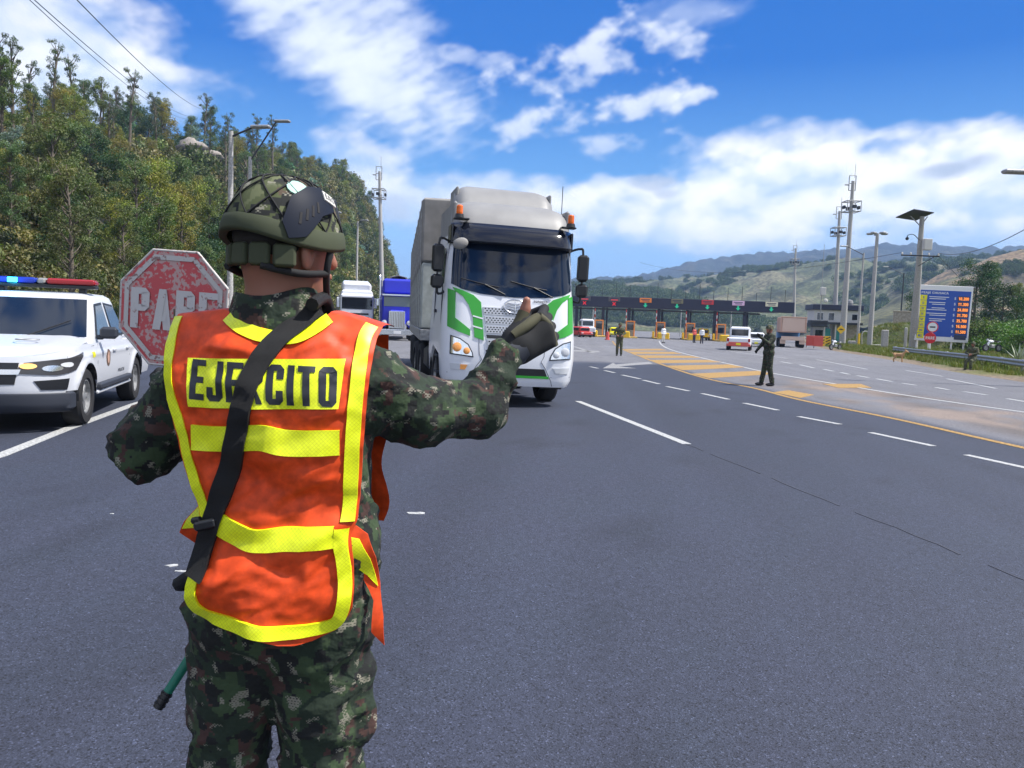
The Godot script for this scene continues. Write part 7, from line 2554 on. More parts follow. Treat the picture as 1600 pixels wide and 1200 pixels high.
func price_board() -> void:
	var at := Vector3(41.681, -0, -75.006)
	at.z = -75.0
	at.x = Vector3(41.538, 3.293, -75).x
	var o := thing("price_board", "tall blue toll price board with yellow category column and orange digits", "sign board", at + Vector3(0, 0.15, 0), -0.22)
	o.rotation.z = -0.02
	var W := 4.75
	var b := MB.new()
	b.box(Vector3(0, 3.75, 0), Vector3(W, 5.4, 0.16), 0.03)
	part("panel", b, M.sign_white, o)
	for x in [-2.1, -1.0, 1.0, 2.1]:
		var l := MB.new()
		l.box(Vector3(x, 0.55, -0.16), Vector3(0.14, 3.4 if absf(x) > 2 else 3.2, 0.12), 0.02)
		part("leg", l, M.sign_white, o)
	var bl := MB.new()
	bl.box(Vector3(-0.02, 3.75, 0.086), Vector3(W - 0.26, 4.45, 0.02), 0.004)
	var f := part("blue_field", bl, M.sign_blue, o)
	var ti := MB.new()
	flat_text(ti, "PEAJE CHUSACA", 2.4, 0.27, Transform3D(Basis(), Vector3(-0.95, 5.70, 0.10)), 0.004)
	part("title", ti, M.sign_white, f)
	for k in 8:
		var y := 5.25 - 0.53 * k
		var yc := MB.new()
		yc.box(Vector3(-1.92, y, 0.104), Vector3(0.62, 0.49, 0.02), 0.004)
		var cell := part("category_cell", yc, M.sign_yellow, f)
		var rm := MB.new()
		flat_text(rm, ["I", "II", "III", "IV", "V", "VI", "VII", "E"][k], 0.14 + 0.03 * k, 0.2, Transform3D(Basis(), Vector3(-1.92, y, 0.118)), 0.004)
		part("numeral", rm, M.sign_blue, cell)
		if k < 5:
			var tx := MB.new()
			for r in 2: tx.box(Vector3(-0.55 - 0.12 * ((k + r) % 2), y + 0.09 - 0.18 * r, 0.10), Vector3(1.75 - 0.3 * ((k + r) % 3), 0.07, 0.012), 0.003)
			var dl := part("description", tx, M.sign_white, f)
			dl.set_meta("kind", "stuff")
		var dg := MB.new()
		dg.box(Vector3(1.62, y, 0.102), Vector3(1.05, 0.46, 0.018), 0.004)
		var dp := part("digit_panel", dg, M.sign_dark, f)
		if k < 7:
			var pr := MB.new()
			flat_text(pr, ["10.200", "11.300", "24.800", "31.700", "35.700", "16.500", "11.500"][k], 0.90, 0.30, Transform3D(Basis(), Vector3(1.62, y, 0.113)), 0.004)
			part("price", pr, M.orange_led, dp)
		var dl2 := MB.new()
		flat_text(dl2, "$", 0.14, 0.28, Transform3D(Basis(), Vector3(0.88, y, 0.10)), 0.004)
		part("currency", dl2, M.sign_white, f)
	# two round signs on posts in front of it
	for q in [["no_entry_sign", "round white sign with red rim and black bar in front of the price board", 1457.0, 511.5, false], ["stop_sign", "round red sign lettered PARE in front of the price board", 1454.0, 528.5, true]]:
		var c := Vector3(39.577, 2.552, -73) if not q[4] else Vector3(39.416, 1.517, -73)
		var s := thing(q[0], q[1], "road sign", Vector3(c.x, 0, c.z), -0.2)
		var d := MB.new()
		d.prism(ring_poly(0.52, 28), 0.02, Transform3D(Basis(), Vector3(0, c.y, 0.05 if q[4] else 0.0)), 0.004)
		part("disc", d, M.sign_red, s)
		var inn := MB.new()
		if q[4]: flat_text(inn, "PARE", 0.78, 0.28, Transform3D(Basis(), Vector3(0, c.y, 0.072)), 0.004)
		else:
			inn.prism(ring_poly(0.42, 28), 0.006, Transform3D(Basis(), Vector3(0, c.y, 0.022)))
		part("lettering" if q[4] else "white_field", inn, M.sign_white, s)
		if not q[4]:
			var bar := MB.new()
			bar.box(Vector3(0, c.y, 0.032), Vector3(0.5, 0.13, 0.008), 0.002)
			part("bar", bar, M.black_print, s)
		var p := MB.new()
		p.tube([Vector3(0.03 if q[4] else -0.05, -0.2, -0.06), Vector3(0.03 if q[4] else -0.05, c.y + 0.4, -0.06)], 0.045, 8)
		part("post", p, M.sign_white, s)

func guard_rail() -> void:
	var pts := [Vector3(30.4, 0, -62.0), Vector3(29.865, 0, -60.808), Vector3(26.9, 0, -50.0), Vector3(24.242, 0, -39.925), Vector3(21.719, -0, -32.594), Vector3(20.3, 0, -27.0), Vector3(19.6, 0, -20.0)]
	var line := smooth_line(pts, 4)
	var o := thing("guard_rail", "galvanised steel guard rail along the edge of the right verge", "guard rail", pts[0])
	var b := MB.new()
	var g := PackedVector3Array()
	var prof := [Vector2(0.02, 0.40), Vector2(0.08, 0.45), Vector2(0.08, 0.51), Vector2(0.0, 0.56), Vector2(0.08, 0.61), Vector2(0.08, 0.67), Vector2(0.02, 0.72)]
	for j in prof.size():
		for i in line.size():
			var d: Vector3 = (line[mini(i + 1, line.size() - 1)] - line[maxi(i - 1, 0)]).normalized()
			var s := d.cross(Vector3.UP).normalized()
			if s.x > 0: s = -s
			var drop := 0.0 if i > 2 else 0.45 * (1.0 - i / 3.0)
			g.append(line[i] - pts[0] + s * prof[j].x + Vector3(0.35, prof[j].y - drop, 0))
	b.grid(g, line.size(), prof.size())
	part("rail", b, M.galvanised, o)
	for i in range(1, line.size(), 2):
		var p := MB.new()
		p.box(line[i] - pts[0] + Vector3(0.47, 0.34, 0), Vector3(0.12, 0.78, 0.16), 0.01)
		part("post", p, M.galvanised, o)

func mound_things() -> void:
	# beige retaining wall on top of the mound
	var w := MB.new()
	w.box(Vector3(0, 1.25, 0), Vector3(11.5, 2.5, 0.35), 0.04)
	w.box(Vector3(0, 2.56, 0), Vector3(11.7, 0.14, 0.5), 0.03)
	var wl := solo("garden_wall", w, M.beige_render, "long beige rendered wall on top of the grassy mound", "wall", Vector3(59.0, 2.5, -108.0))
	wl.rotation.y = -0.1
	# control building with a flat dark roof and a lower portal
	var o := thing("control_building", "small two-storey pale building with flat dark roof beside the toll exit", "building", Vector3(51.0, 0, -122.0), -0.15)
	var b := MB.new()
	b.box(Vector3(0, 4.3, -2.5), Vector3(7.0, 2.1, 5.0), 0.05)
	part("wall", b, M.pale_wall, o)
	var b2 := MB.new()
	b2.box(Vector3(1.8, 1.6, -3.0), Vector3(3.4, 3.3, 4.0), 0.05)
	part("ground_floor", b2, M.beige_render, o)
	var r := MB.new()
	r.box(Vector3(0, 5.75, -2.5), Vector3(7.6, 0.85, 5.8), 0.05)
	part("roof", r, M.navy_paint, o)
	var lb := MB.new()
	lb.box(Vector3(0, 3.25, 0.3), Vector3(7.4, 0.35, 1.0), 0.03)
	part("canopy", lb, M.steel_dark, o)
	for x in [-3.4, -1.9, -0.2, 1.2]:
		var c := MB.new()
		c.box(Vector3(x, 1.55, 0.3), Vector3(0.22, 3.1, 0.22), 0.02)
		part("column", c, M.pale_wall, o)
	for q in [[-2.6, 4.3, 0.9, 1.1], [-0.9, 4.3, 0.8, 1.1], [1.0, 4.3, 0.8, 1.1], [2.6, 4.3, 0.8, 0.9]]:
		var f := MB.new()
		f.box(Vector3(q[0], q[1], 0.02), Vector3(q[2] + 0.12, q[3] + 0.12, 0.06), 0.01)
		var fp := part("window", f, M.sign_white, o)
		var g := MB.new()
		g.box(Vector3(q[0], q[1], 0.06), Vector3(q[2], q[3], 0.03), 0.005)
		part("pane", g, M.side_glass, fp)
	for x in [-1.05, 0.5]:
		var d := MB.new()
		d.box(Vector3(x, 1.2, -0.9), Vector3(0.8, 2.4, 0.08), 0.01)
		part("door", d, M.teal_paint, o)
	var tk := MB.new()
	tk.lathe([Vector2(0.55, 0), Vector2(0.6, 0.4), Vector2(0.5, 0.8), Vector2(0.0, 0.95)], Transform3D(Basis(), Vector3(2.2, 6.2, -2.0)), 14)
	part("water_tank", tk, M.grey_white, o)
	var bx := MB.new()
	bx.box(Vector3(0, 0.9, 0), Vector3(1.9, 1.5, 0.6), 0.05)
	var kb := thing("guard_kiosk", "small dark kiosk beside the portal of the control building", "kiosk", Vector3(45.6, 0, -116.0), -0.1)
	var kk := MB.new()
	kk.box(Vector3(0, 1.3, 0), Vector3(1.6, 2.6, 1.4), 0.04)
	part("cabin", kk, M.grey_white, kb)
	var kr := MB.new()
	kr.box(Vector3(0, 3.05, 0), Vector3(2.5, 0.95, 1.9), 0.05)
	part("roof_box", kr, M.steel_dark, kb)
	var kw := MB.new()
	kw.box(Vector3(0.1, 1.6, 0.71), Vector3(1.1, 1.0, 0.04), 0.01)
	part("window", kw, M.side_glass, kb)
	# lattice antenna with an equipment box
	var am := pole_thing("antenna_mast", "thin antenna mast with a white equipment box above the kiosk", "antenna", Vector3(46.8, 0, -118.0), Vector3(46.603, 15.048, -118), 0.10, 0.03, M.galvanised)
	var eq := MB.new()
	eq.box(Vector3(46.889, 8.009, -118) - Vector3(46.8, 0, -118.0), Vector3(0.8, 1.2, 0.4), 0.05)
	part("equipment_box", eq, M.pale_wall, am)
	var ds := MB.new()
	ds.ball(Vector3(47.378, 6.57, -118) - Vector3(46.8, 0, -118.0), Vector3(0.35, 0.35, 0.12), 12, 6)
	part("dish", ds, M.pale_wall, am)
	# yellow diamond warning sign
	var sq := Vector3(41.122, 2.148, -97)
	var s := thing("warning_sign", "yellow diamond speed bump warning sign at the foot of the tallest mast", "road sign", Vector3(sq.x, 0, sq.z))
	var sp := MB.new()
	sp.prism(ring_poly(0.56, 4), 0.03, Transform3D(Basis(), Vector3(0, sq.y, 0)), 0.006)
	part("panel", sp, M.signal_yellow, s)
	var ic := MB.new()
	ic.prism(PackedVector2Array([Vector2(-0.34, -0.03), Vector2(0.34, -0.03), Vector2(0.18, 0.08), Vector2(0.0, 0.13), Vector2(-0.18, 0.08)]), 0.006, Transform3D(Basis(), Vector3(0, sq.y, 0.032)))
	part("bump_symbol", ic, M.black_print, s)
	var po := MB.new()
	po.tube([Vector3(0, -0.1, -0.04), Vector3(0, sq.y, -0.04)], 0.05, 8)
	part("post", po, M.galvanised, s)
	# red fabric barriers and striped boards
	for k in 2:
		var at := Vector3(32.381, 0, -83.952).lerp(Vector3(32.395, 0, -81.862), float(k))
		var f := thing("fabric_barrier", ["red fabric barrier panel next to the tipper truck", "red fabric barrier panel next to the striped boards"][k], "barrier", at, -0.2)
		var m := MB.new()
		m.box(Vector3(0, 0.75, 0), Vector3(0.95, 1.1, 0.05), 0.02)
		part("cloth", m, M.red_plastic, f)
		var p := MB.new()
		p.box(Vector3(-0.42, 0.62, -0.05), Vector3(0.06, 1.24, 0.06), 0.01)
		part("frame", p, M.steel_dark, f)
	for k in 2:
		var at := [Vector3(36.322, -0, -90.669), Vector3(37.591, 0, -92.118)][k] as Vector3
		var f := thing("striped_board", ["yellow and black striped board beside the red barrier", "yellow and black striped board beside the parked motorcycle"][k], "barrier", at, -0.2)
		var m := MB.new()
		m.box(Vector3(0, 0.7, 0), Vector3(0.62, 1.15, 0.06), 0.01)
		part("panel", m, M.signal_yellow, f)
		for e in 3:
			var st := MB.new()
			st.box(Vector3(0, 0.38 + 0.34 * e, 0.034), Vector3(0.56, 0.11, 0.01), 0.002, Basis(Vector3.BACK, 0.45))
			part("stripe", st, M.black_print, f)
	# concrete posts and blocks on the grass
	var posts := [[Vector3(37.31, 0, -77.479), 0.62, 2.1, "broad weathered concrete post standing on the verge"], [Vector3(43.218, 0.498, -85) * Vector3(1, 0, 1), 0.32, 2.5, "slender concrete post near the foot of the solar pole"], [Vector3(42.198, 0.123, -96) * Vector3(1, 0, 1), 0.9, 0.75, "squat concrete block at the foot of the mound"], [Vector3(43.429, 0.137, -92) * Vector3(1, 0, 1), 1.3, 0.45, "low concrete slab lying beside the plain pole"]]
	for q in posts:
		var m := MB.new()
		m.box(Vector3(0, q[2] / 2 - 0.05, 0), Vector3(q[1], q[2], q[1] * 0.6), 0.06, Basis(Vector3.BACK, 0.02))
		m.box(Vector3(q[1] * 0.1, 0.04, 0.02), Vector3(q[1] * 1.5, 0.16, q[1]), 0.05)
		solo("concrete_post", m, M.concrete, q[3], "concrete post", q[0] + Vector3(0, 0.1, 0))
	for q in [[Vector3(42.099, 0.181, -94), "yellow painted steel post beside the street lamp", M.signal_yellow], [Vector3(42.562, 0.276, -94), "bent pale pipe rail beside the yellow post", M.concrete]]:
		var m := MB.new()
		var h := 1.7
		m.tube([Vector3.ZERO, Vector3(0, h, 0)] if q[2] == M.signal_yellow else smooth_line([Vector3(0, 0, 0), Vector3(-0.1, h, 0), Vector3(0.5, h + 0.25, 0), Vector3(0.75, h - 0.3, 0), Vector3(0.6, 0, 0)], 4), 0.13 if q[2] == M.signal_yellow else 0.07, 8)
		solo("steel_post", m, q[2], q[1], "post", q[0] * Vector3(1, 0, 1) + Vector3(0, 0.05, 0))
	# dog at the end of the guard rail
	var d := thing("dog", "tan dog standing at the end of the guard rail", "dog", Vector3(23.253, 0, -46.345), 0.9)
	var ds2 := SDF.new(Vector3(-0.2, 0.0, -0.55), Vector3(0.2, 0.85, 0.55), 0.02)
	ds2.bone(Vector3(0, 0.46, 0.18), Vector3(0, 0.45, -0.05), 0.115, 0.10, 0.04)
	ds2.bone(Vector3(0, 0.45, -0.05), Vector3(0, 0.48, -0.25), 0.085, 0.095, 0.04)
	ds2.bone(Vector3(0, 0.52, 0.22), Vector3(0, 0.66, 0.34), 0.075, 0.06, 0.03)
	ds2.bone(Vector3(0, 0.68, 0.36), Vector3(0, 0.63, 0.50), 0.068, 0.035, 0.02)
	ds2.bone(Vector3(0, 0.50, -0.32), Vector3(0, 0.62, -0.46), 0.025, 0.015, 0.02)
	for sx in [-1, 1]:
		ds2.bone(Vector3(sx * 0.08, 0.40, 0.18), Vector3(sx * 0.08, 0.22, 0.17), 0.05, 0.032, 0.02)
		ds2.bone(Vector3(sx * 0.08, 0.22, 0.17), Vector3(sx * 0.08, 0.03, 0.19), 0.030, 0.026, 0.01)
		ds2.bone(Vector3(sx * 0.08, 0.44, -0.24), Vector3(sx * 0.085, 0.30, -0.18), 0.070, 0.045, 0.02)
		ds2.bone(Vector3(sx * 0.085, 0.30, -0.18), Vector3(sx * 0.085, 0.18, -0.30), 0.040, 0.026, 0.01)
		ds2.bone(Vector3(sx * 0.085, 0.18, -0.30), Vector3(sx * 0.085, 0.03, -0.27), 0.026, 0.025, 0.01)
		ds2.bone(Vector3(sx * 0.05, 0.74, 0.34), Vector3(sx * 0.06, 0.80, 0.32), 0.025, 0.012, 0.01)
	var dm := MB.new()
	ds2.into(dm)
	part("body", dm, M.dog_fur, d)


# ---------- trees and shrubs ----------
# a crown of leaf-sized faces gathered in clumps round the ends of the limbs
func leafy(mb: MB, at: Vector3, rad: Vector3, count: int, ln: float, wd: float, droop: float, base: Color, vary: float) -> void:
	var tone := 1.0 + rng.randf_range(-vary, vary)
	var warm := rng.randf_range(-0.16, 0.14)
	for i in count:
		var d := Vector3(rng.randfn(), rng.randfn(), rng.randfn()).normalized() * pow(rng.randf(), 0.45)
		var q := at + d * rad
		var dir := (Vector3(rng.randf_range(-1, 1), rng.randf_range(-1, 1), rng.randf_range(-1, 1)).normalized() + Vector3(0, -droop, 0)).normalized()
		var s := dir.cross(Vector3(rng.randf_range(-1, 1), rng.randf_range(-0.4, 1), rng.randf_range(-1, 1))).normalized()
		var k := rng.randf_range(0.75, 1.25)
		var g := tone * rng.randf_range(0.70, 1.30)
		mb.col = Color(base.r * g * (1.0 + warm), base.g * g, base.b * g * (1.0 - warm * 0.6))
		var a := q - dir * ln * k * 0.5
		var b := q + dir * ln * k * 0.5
		var w := s * wd * k * 0.5
		var m := dir.cross(s)
		var c0 := mb.v(a, m); mb.v(q + w, m); mb.v(b, m); mb.v(q - w, m)
		mb.ix.append_array([c0, c0 + 1, c0 + 2, c0, c0 + 2, c0 + 3])

const TREES := [
	# name, category, height, crown start, radius, clumps, leaves each, leaf length, width, droop, colour
	["eucalyptus", 11.0, 0.20, 1.75, 44, 170, 0.21, 0.075, 0.8, Color(0.122, 0.142, 0.042)],
	["golden_tree", 8.5, 0.12, 2.1, 44, 170, 0.19, 0.080, 0.4, Color(0.215, 0.200, 0.040)],
	["silver_sapling", 6.0, 0.04, 1.6, 34, 170, 0.16, 0.09, 0.1, Color(0.180, 0.255, 0.205)],
	["slender_tree", 14.0, 0.42, 1.25, 24, 90, 0.22, 0.08, 0.9, Color(0.085, 0.105, 0.045)],
	["dark_tree", 7.5, 0.06, 2.4, 44, 170, 0.19, 0.10, 0.3, Color(0.045, 0.082, 0.028)],
	["bright_bush", 2.6, 0.0, 2.4, 30, 200, 0.18, 0.11, 0.0, Color(0.115, 0.165, 0.022)],
]
func tree_shape(kind: int) -> Array:
	var t: Array = TREES[kind]
	var h: float = t[1]
	var wood := MB.new()
	var leaves := MB.new()
	leaves.tinted = true
	var own := Color(rng.randf_range(0.78, 1.06), rng.randf_range(0.90, 1.22), rng.randf_range(0.75, 1.25))
	var lean := Vector3(rng.randf_range(-0.06, 0.06), 0, rng.randf_range(-0.06, 0.06)) * h
	var spine := []
	for i in 7:
		var s := i / 6.0
		spine.append(Vector3(0, h * s * 0.97, 0) + lean * s * s + Vector3(rng.randf_range(-0.1, 0.1), 0, rng.randf_range(-0.1, 0.1)) * s)
	var r0 := h * 0.014 + 0.04
	wood.tube(spine, [r0 * 1.3, r0, r0 * 0.85, r0 * 0.7, r0 * 0.5, r0 * 0.35, r0 * 0.15], 7)
	for c in t[4]:
		var s := lerpf(t[2], 1.0, pow((c + rng.randf()) / t[4], 0.85))
		var inner: float = (s - t[2]) / (1.0 - t[2])
		var rr: float = t[3] * (0.35 + 0.65 * sin(PI * clampf(0.22 + inner * 0.70, 0.0, 1.0))) * rng.randf_range(0.35, 1.0)
		if kind == 3: rr = t[3] * rng.randf_range(0.2, 1.0)
		var a := rng.randf() * TAU
		var f := clampf(s * 6.0, 0.0, 5.999)
		var root: Vector3 = spine[int(f)].lerp(spine[int(f) + 1], f - int(f))
		var tip := root + Vector3(cos(a) * rr, rng.randf_range(-0.1, 0.25) * rr, sin(a) * rr)
		var low := clampf(s - 0.10, 0.02, 1.0) * 6.0
		var from: Vector3 = spine[int(low)].lerp(spine[mini(int(low) + 1, 6)], low - int(low))
		wood.tube([from, from.lerp(tip, 0.55) + Vector3(0, -0.1, 0), tip], [r0 * 0.35, r0 * 0.22, r0 * 0.08], 4, false)
		var cr: float = t[3] * rng.randf_range(0.26, 0.46)
		leafy(leaves, tip, Vector3(cr, cr * rng.randf_range(0.6, 1.0), cr), t[5], t[6], t[7], t[8], t[9] * own, 0.34)
	return [wood.mesh(), leaves.mesh()]

var tree_kinds := {}
func plant(kind: int, variant: int, at: Vector3, size: float, turn: float, called: String, label: String, category: String, group: String) -> void:
	var key := kind * 10 + variant
	if not tree_kinds.has(key): tree_kinds[key] = tree_shape(kind)
	var o := thing(called, label, category, at, turn, group)
	o.scale = Vector3(size, size, size)
	part("trunk", tree_kinds[key][0], M.bark, o)
	part("crown", tree_kinds[key][1], M.leaf, o)

func forest() -> void:
	var spots := []
	var d := 35.0
	var r := RandomNumberGenerator.new()
	r.seed = 99
	while d < 420.0:
		var gap := 3.3 + d * 0.014
		var l := 1.5
		while l < 62.0:
			var z := -d + r.randf_range(-0.5, 0.5) * gap
			var x := left_edge(z) - 4.0 - l - r.randf_range(0.0, 1.0) * gap
			if x > -0.76 * d - 4.0: spots.append(Vector3(x, hill_height(x, z), z))
			l += gap
		d += gap * 0.9
	spots.sort_custom(func(a, b): return a.length_squared() < b.length_squared())
	var cover := PackedFloat32Array()
	cover.resize(90)
	var count := 0
	var made := [0, 0, 0, 0, 0, 0]
	var stones := [[Vector3(-0.378, 0.169, -0.91), 2.0, "large pale boulder on the hillside near the skyline"], [Vector3(-0.362, 0.162, -0.918), 1.7, "pale boulder just below the largest one on the hillside"], [Vector3(-0.42, 0.177, -0.89), 1.5, "small pale rock ledge among the hillside trees"]]
	var names := ["eucalyptus_tree", "golden_tree", "silver_sapling", "slender_tree", "dark_tree"]
	var labels := ["olive green eucalyptus with drooping leaves", "yellowish bushy tree", "silvery blue-green young eucalyptus", "tall thin tree with sparse leaves", "dense dark green tree"]
	var cats := ["tree", "tree", "sapling", "tree", "tree"]
	for q in spots:
		var dist := Vector2(q.x, q.z).length()
		var l: float = left_edge(q.z) - 4.0 - q.x
		var n := land_noise.get_noise_2d(q.x * 2.2, q.z * 2.2)
		var k := 0
		var roll := r.randf()
		if -q.z > 150.0 and l < 3.0: continue
		if l < 6.0: k = 4 if roll < 0.45 else (2 if roll < 0.65 else 0)
		elif n > 0.03: k = 1 if roll < 0.75 else 0
		elif n < -0.17: k = 2 if roll < 0.6 else 4
		else: k = 0 if roll < 0.62 else (1 if roll < 0.75 else (2 if roll < 0.87 else 4))
		var tallest: bool = l > 16.0 and r.randf() < 0.17 and -q.z < 230.0 and -q.z > 60.0
		if tallest: k = 3
		var size := r.randf_range(0.5, 1.08)
		if dist > 160.0: size *= 1.2
		if -q.z < 110.0 and l > 14.0: size *= 0.78
		if dist < 75.0: size *= lerpf(0.6, 1.0, clampf((dist - 40.0) / 35.0, 0.0, 1.0))
		var h: float = TREES[k][1] * size
		var hides := false
		for b in stones:
			var to: Vector3 = (q + Vector3(0, h * 0.6, 0) - Vector3(0, 1.55, 0)).normalized()
			if to.angle_to(b[0]) < 0.012 + 1.5 / dist and dist < on_hill(b[0]).length() + 2.0: hides = true
		if hides and r.randf() < 0.9: continue
		var el: float = (q.y + h - 1.55) / dist
		var az := int(clampf(rad_to_deg(atan2(q.x, -q.z)) * 2.0 + 80.0, 0.0, 88.0))
		var seen := maxf(cover[az], cover[az + 1])
		if el < seen * 0.985 + 0.002 and r.randf() < 0.93: continue
		if k != 3:
			var wide := int(rad_to_deg(1.6 / dist) * 2.0)
			for b in range(maxi(0, az - wide), mini(89, az + wide) + 1): cover[b] = maxf(cover[b], el - 0.22 * h / dist)
		if made[k] >= 290: continue
		made[k] += 1
		count += 1
		var zone: String = " at the foot of the hill" if l < 8.0 else (" part way up the hill" if l < 22.0 else " high on the ridge")
		zone += " behind the patrol pickup" if -q.z < 75.0 else (" behind the street lamps" if -q.z < 130.0 else (" beyond the street lamps" if -q.z < 230.0 else " towards the far end"))
		plant(k, r.randi() % 6, q - Vector3(0, 0.2, 0), size, r.randf() * TAU, names[k], labels[k] + zone, cats[k], "trees on the wooded hillside")
	print("trees ", count, made)
	# low scrub between the trunks
	var sm := MB.new()
	sm.tinted = true
	for i in 9:
		leafy(sm, Vector3(rng.randf_range(-0.8, 0.8), rng.randf_range(0.2, 0.9), rng.randf_range(-0.8, 0.8)), Vector3(0.55, 0.45, 0.55), 80, 0.22, 0.11, 0.1, Color(0.120, 0.115, 0.038), 0.3)
	var mm := MultiMesh.new()
	mm.transform_format = MultiMesh.TRANSFORM_3D
	mm.use_colors = true
	mm.mesh = sm.mesh()
	mm.mesh.surface_set_material(0, M.leaf)
	mm.instance_count = 4200
	for i in 4200:
		var dd := 30.0 + 330.0 * pow(r.randf(), 1.5) if i % 3 else 180.0 + 250.0 * r.randf()
		var l := 1.0 + 55.0 * r.randf()
		if i % 8 == 0:
			dd = 24.0 + 26.0 * r.randf()
			l = 0.5 + 22.0 * r.randf()
		var z := -dd
		var x := left_edge(z) - 3.5 - l
		var s := r.randf_range(0.7, 1.9) * clampf(dd / 75.0, 0.45, 2.0)
		mm.set_instance_transform(i, Transform3D(Basis(Vector3.UP, r.randf() * TAU).scaled(Vector3(s, s * r.randf_range(0.7, 1.3), s)), Vector3(x, hill_height(x, z) - 0.1, z)))
		var g := r.randf_range(0.5, 1.5)
		mm.set_instance_color(i, Color(g * r.randf_range(0.8, 1.3), g, g * r.randf_range(0.7, 1.3)))
	var mi := MultiMeshInstance3D.new()
	mi.name = "undergrowth"
	mi.multimesh = mm
	add_child(mi)
	mi.set_meta("kind", "stuff")
	tag(mi, "tangled low scrub covering the wooded hillside between the trees", "undergrowth")
	# woods scattered over the far hills, too far off to count
	var wm := MultiMesh.new()
	wm.transform_format = MultiMesh.TRANSFORM_3D
	wm.use_colors = true
	wm.mesh = mm.mesh
	var places := []
	var wood := noise(91, 0.006, 3)
	for name_ in ["far_hill", "hill", "wooded_ridge"]:
		var pts: PackedVector3Array = slopes[name_]
		for i in (9000 if name_ != "wooded_ridge" else 4000):
			var a := r.randi() % (pts.size() - 200)
			var q := pts[a].lerp(pts[a + 1], r.randf())
			if pts[a].distance_to(pts[a + 1]) > 60.0 or q.y < 1.0: continue
			if name_ != "wooded_ridge" and wood.get_noise_2d(q.x, q.z * 1.5) + r.randf_range(-0.3, 0.3) < 0.32: continue
			places.append([q, 1.0 if name_ == "hill" else 1.7])
	wm.instance_count = places.size()
	for i in places.size():
		var s: float = r.randf_range(1.2, 2.8) * places[i][1]
		wm.set_instance_transform(i, Transform3D(Basis(Vector3.UP, r.randf() * TAU).scaled(Vector3(s, s * 1.25, s)), places[i][0] - Vector3(0, 0.3, 0)))
		var g := r.randf_range(0.55, 1.0)
		wm.set_instance_color(i, Color(g * 0.75, g, g * 0.9))
	var wi := MultiMeshInstance3D.new()
	wi.name = "far_woods"
	wi.multimesh = wm
	add_child(wi)
	wi.set_meta("kind", "stuff")
	tag(wi, "dark patches of woodland on the distant hills beyond the toll", "woodland")
	# pale boulders showing on the slope
	for b in stones:
		var q := on_hill(b[0])
		var m := MB.new()
		var pts := PackedVector3Array()
		for j in 9:
			for i in 16:
				var th := PI * j / 8.0
				var ph := -TAU * i / 16.0
				var v := Vector3(sin(th) * cos(ph), -cos(th), sin(th) * sin(ph))
				var k := 1.0 + 0.5 * land_noise.get_noise_3d(v.x * 40.0 + q.x, v.y * 40.0, v.z * 40.0)
				pts.append(v * k * b[1] * Vector3(1.5, 0.75, 1.0))
		m.grid(pts, 16, 9, true)
		solo("boulder", m, M.boulder, b[2], "boulder", q + Vector3(1.0, 2.6, 3.0))
	# trees and bushes on the right
	var right := [
		[4, Vector3(59.587, 6.838, -112), 1.15, "dark_tree", "dark tree whose top shows above the left of the price board"], [4, Vector3(62.361, 6.938, -112), 1.2, "dark_tree", "dark tree whose top shows above the right of the price board"],
		[4, Vector3(56.518, 2.325, -95), 1.05, "dark_tree", "dense dark tree next to the right edge of the price board"], [0, Vector3(61.562, 2.441, -100), 0.75, "eucalyptus_tree", "olive tree between the dark trees behind the guard rail"],
		[4, Vector3(58.128, 2.804, -92), 1.0, "dark_tree", "dense dark tree behind the parked motorcycle"], [0, Vector3(58.387, 2.459, -90), 0.72, "eucalyptus_tree", "tall olive tree behind the bushes at the verge"], [4, Vector3(57.572, 2.482, -86), 1.0, "dark_tree", "dark tree furthest along the row behind the guard rail"], [0, Vector3(55.542, 2.489, -80), 0.8, "eucalyptus_tree", "olive tree at the near end of the row behind the guard rail"],
		[5, Vector3(46.211, 1.576, -76), 1.15, "bush", "bright green rounded bush beside the price board"], [5, Vector3(45.758, 1.526, -72), 1.1, "bush", "bright green bush behind the parked motorcycle"], [5, Vector3(41.083, 1.178, -62), 0.8, "bush", "low green bush near the end of the guard rail"], [5, Vector3(46.677, 1.241, -80), 0.75, "bush", "small green bush behind the legs of the price board"],
	]
	for k in right.size():
		var b: Array = right[k]
		var at: Vector3 = b[1]
		at.y = right_height(at.x, at.z) - 0.1
		plant(b[0], k % 3, at, b[2], k * 1.3, b[3], b[4], "tree" if b[0] != 5 else "bush", "")
	# agave with stiff pale leaves
	var ag := Vector3(30.244, 0.5, -46)
	ag.y = right_height(ag.x, ag.z)
	var plantn := thing("agave", "pale spiky agave behind the guard rail", "plant", ag)
	for i in 34:
		var a := i * 2.4
		var up := lerpf(0.15, 1.3, i / 33.0)
		var lf := MB.new()
		var dirv := Vector3(cos(a) * cos(up), sin(up), sin(a) * cos(up))
		var sd := Vector3(-sin(a), 0, cos(a)) * 0.07
		var n := 1.25 * rng.randf_range(0.8, 1.1)
		var p0 := dirv * 0.05
		var p1 := dirv * n * 0.55
		var p2 := dirv * n - Vector3(0, 0.15 * (1.3 - up), 0)
		lf.quad(p0 - sd, p0 + sd, p1 + sd * 0.9, p1 - sd * 0.9)
		lf.tri(p1 - sd * 0.9, p1 + sd * 0.9, p2)
		part("leaf", lf, M.agave_leaf, plantn)
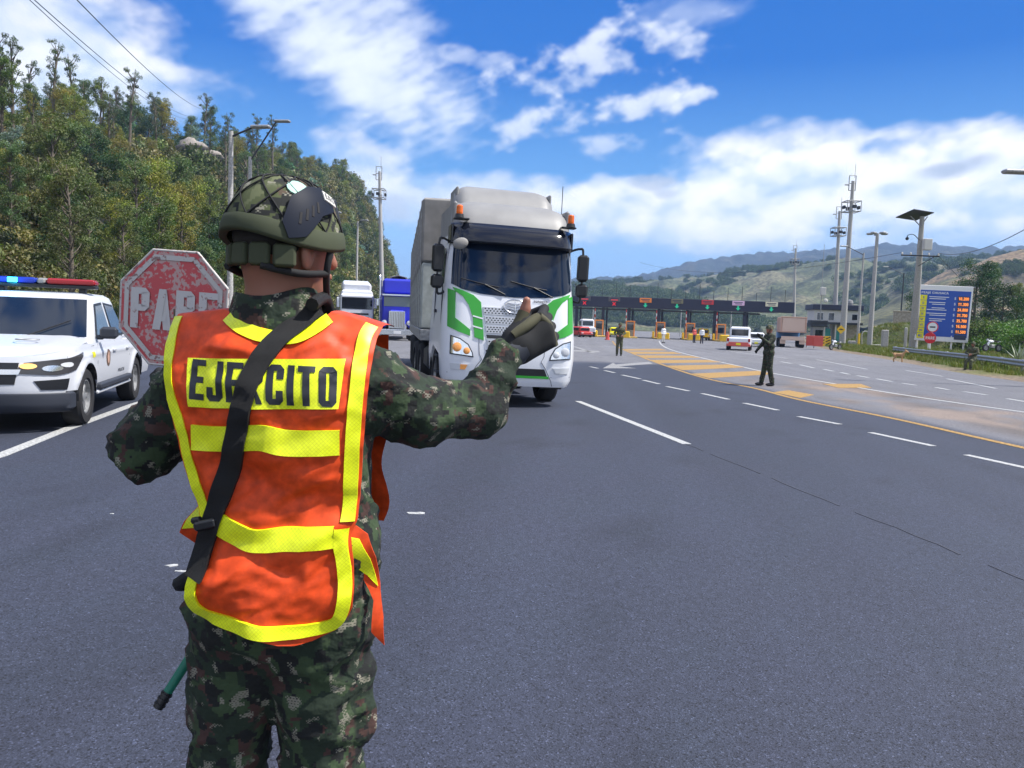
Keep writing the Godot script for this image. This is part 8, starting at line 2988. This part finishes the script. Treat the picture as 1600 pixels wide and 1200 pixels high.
	# grass tufts along the right verge
	var gm := MB.new()
	gm.tinted = true
	for i in 26:
		var a := rng.randf() * TAU
		var q := Vector3(rng.randf_range(-0.22, 0.22), 0, rng.randf_range(-0.22, 0.22))
		var tip := q + Vector3(cos(a) * 0.12, rng.randf_range(0.16, 0.38), sin(a) * 0.12)
		var sd := Vector3(-sin(a), 0, cos(a)) * 0.016
		var g := rng.randf_range(0.7, 1.3)
		gm.col = Color(0.13 * g, 0.165 * g, 0.028 * g)
		gm.tri(q - sd, q + sd, tip)
	var gmm := MultiMesh.new()
	gmm.transform_format = MultiMesh.TRANSFORM_3D
	gmm.use_colors = true
	gmm.mesh = gm.mesh()
	gmm.mesh.surface_set_material(0, M.leaf)
	gmm.instance_count = 9000
	for i in 9000:
		var z := -22.0 - 85.0 * r.randf()
		var l := 1.2 + 32.0 * pow(r.randf(), 1.7)
		var x := right_edge(z) + l
		var s := r.randf_range(0.5, 1.5) * (0.6 if l < 2.5 else 1.0)
		gmm.set_instance_transform(i, Transform3D(Basis(Vector3.UP, r.randf() * TAU).scaled(Vector3(s * 1.4, s, s * 1.4)), Vector3(x, right_height(x, z) - 0.02, z)))
		var yl := r.randf_range(0.8, 1.5)
		gmm.set_instance_color(i, Color(yl, r.randf_range(0.8, 1.15), 1.0))
	var gi := MultiMeshInstance3D.new()
	gi.name = "grass"
	gi.multimesh = gmm
	add_child(gi)
	gi.set_meta("kind", "stuff")
	tag(gi, "rough green grass on the right verge behind the guard rail", "grass")


func _ready() -> void:
	rng.seed = 4242
	var t0 := Time.get_ticks_msec()
	light_and_air()
	print("sky ", Time.get_ticks_msec() - t0)
	materials()
	print("materials ", Time.get_ticks_msec() - t0)
	land()
	far_hills()
	print("land ", Time.get_ticks_msec() - t0)
	main_soldier()
	print("soldier ", Time.get_ticks_msec() - t0)
	vehicles()
	print("vehicles ", Time.get_ticks_msec() - t0)
	toll()
	roadside()
	print("toll ", Time.get_ticks_msec() - t0)
	forest()
	print("forest ", Time.get_ticks_msec() - t0)
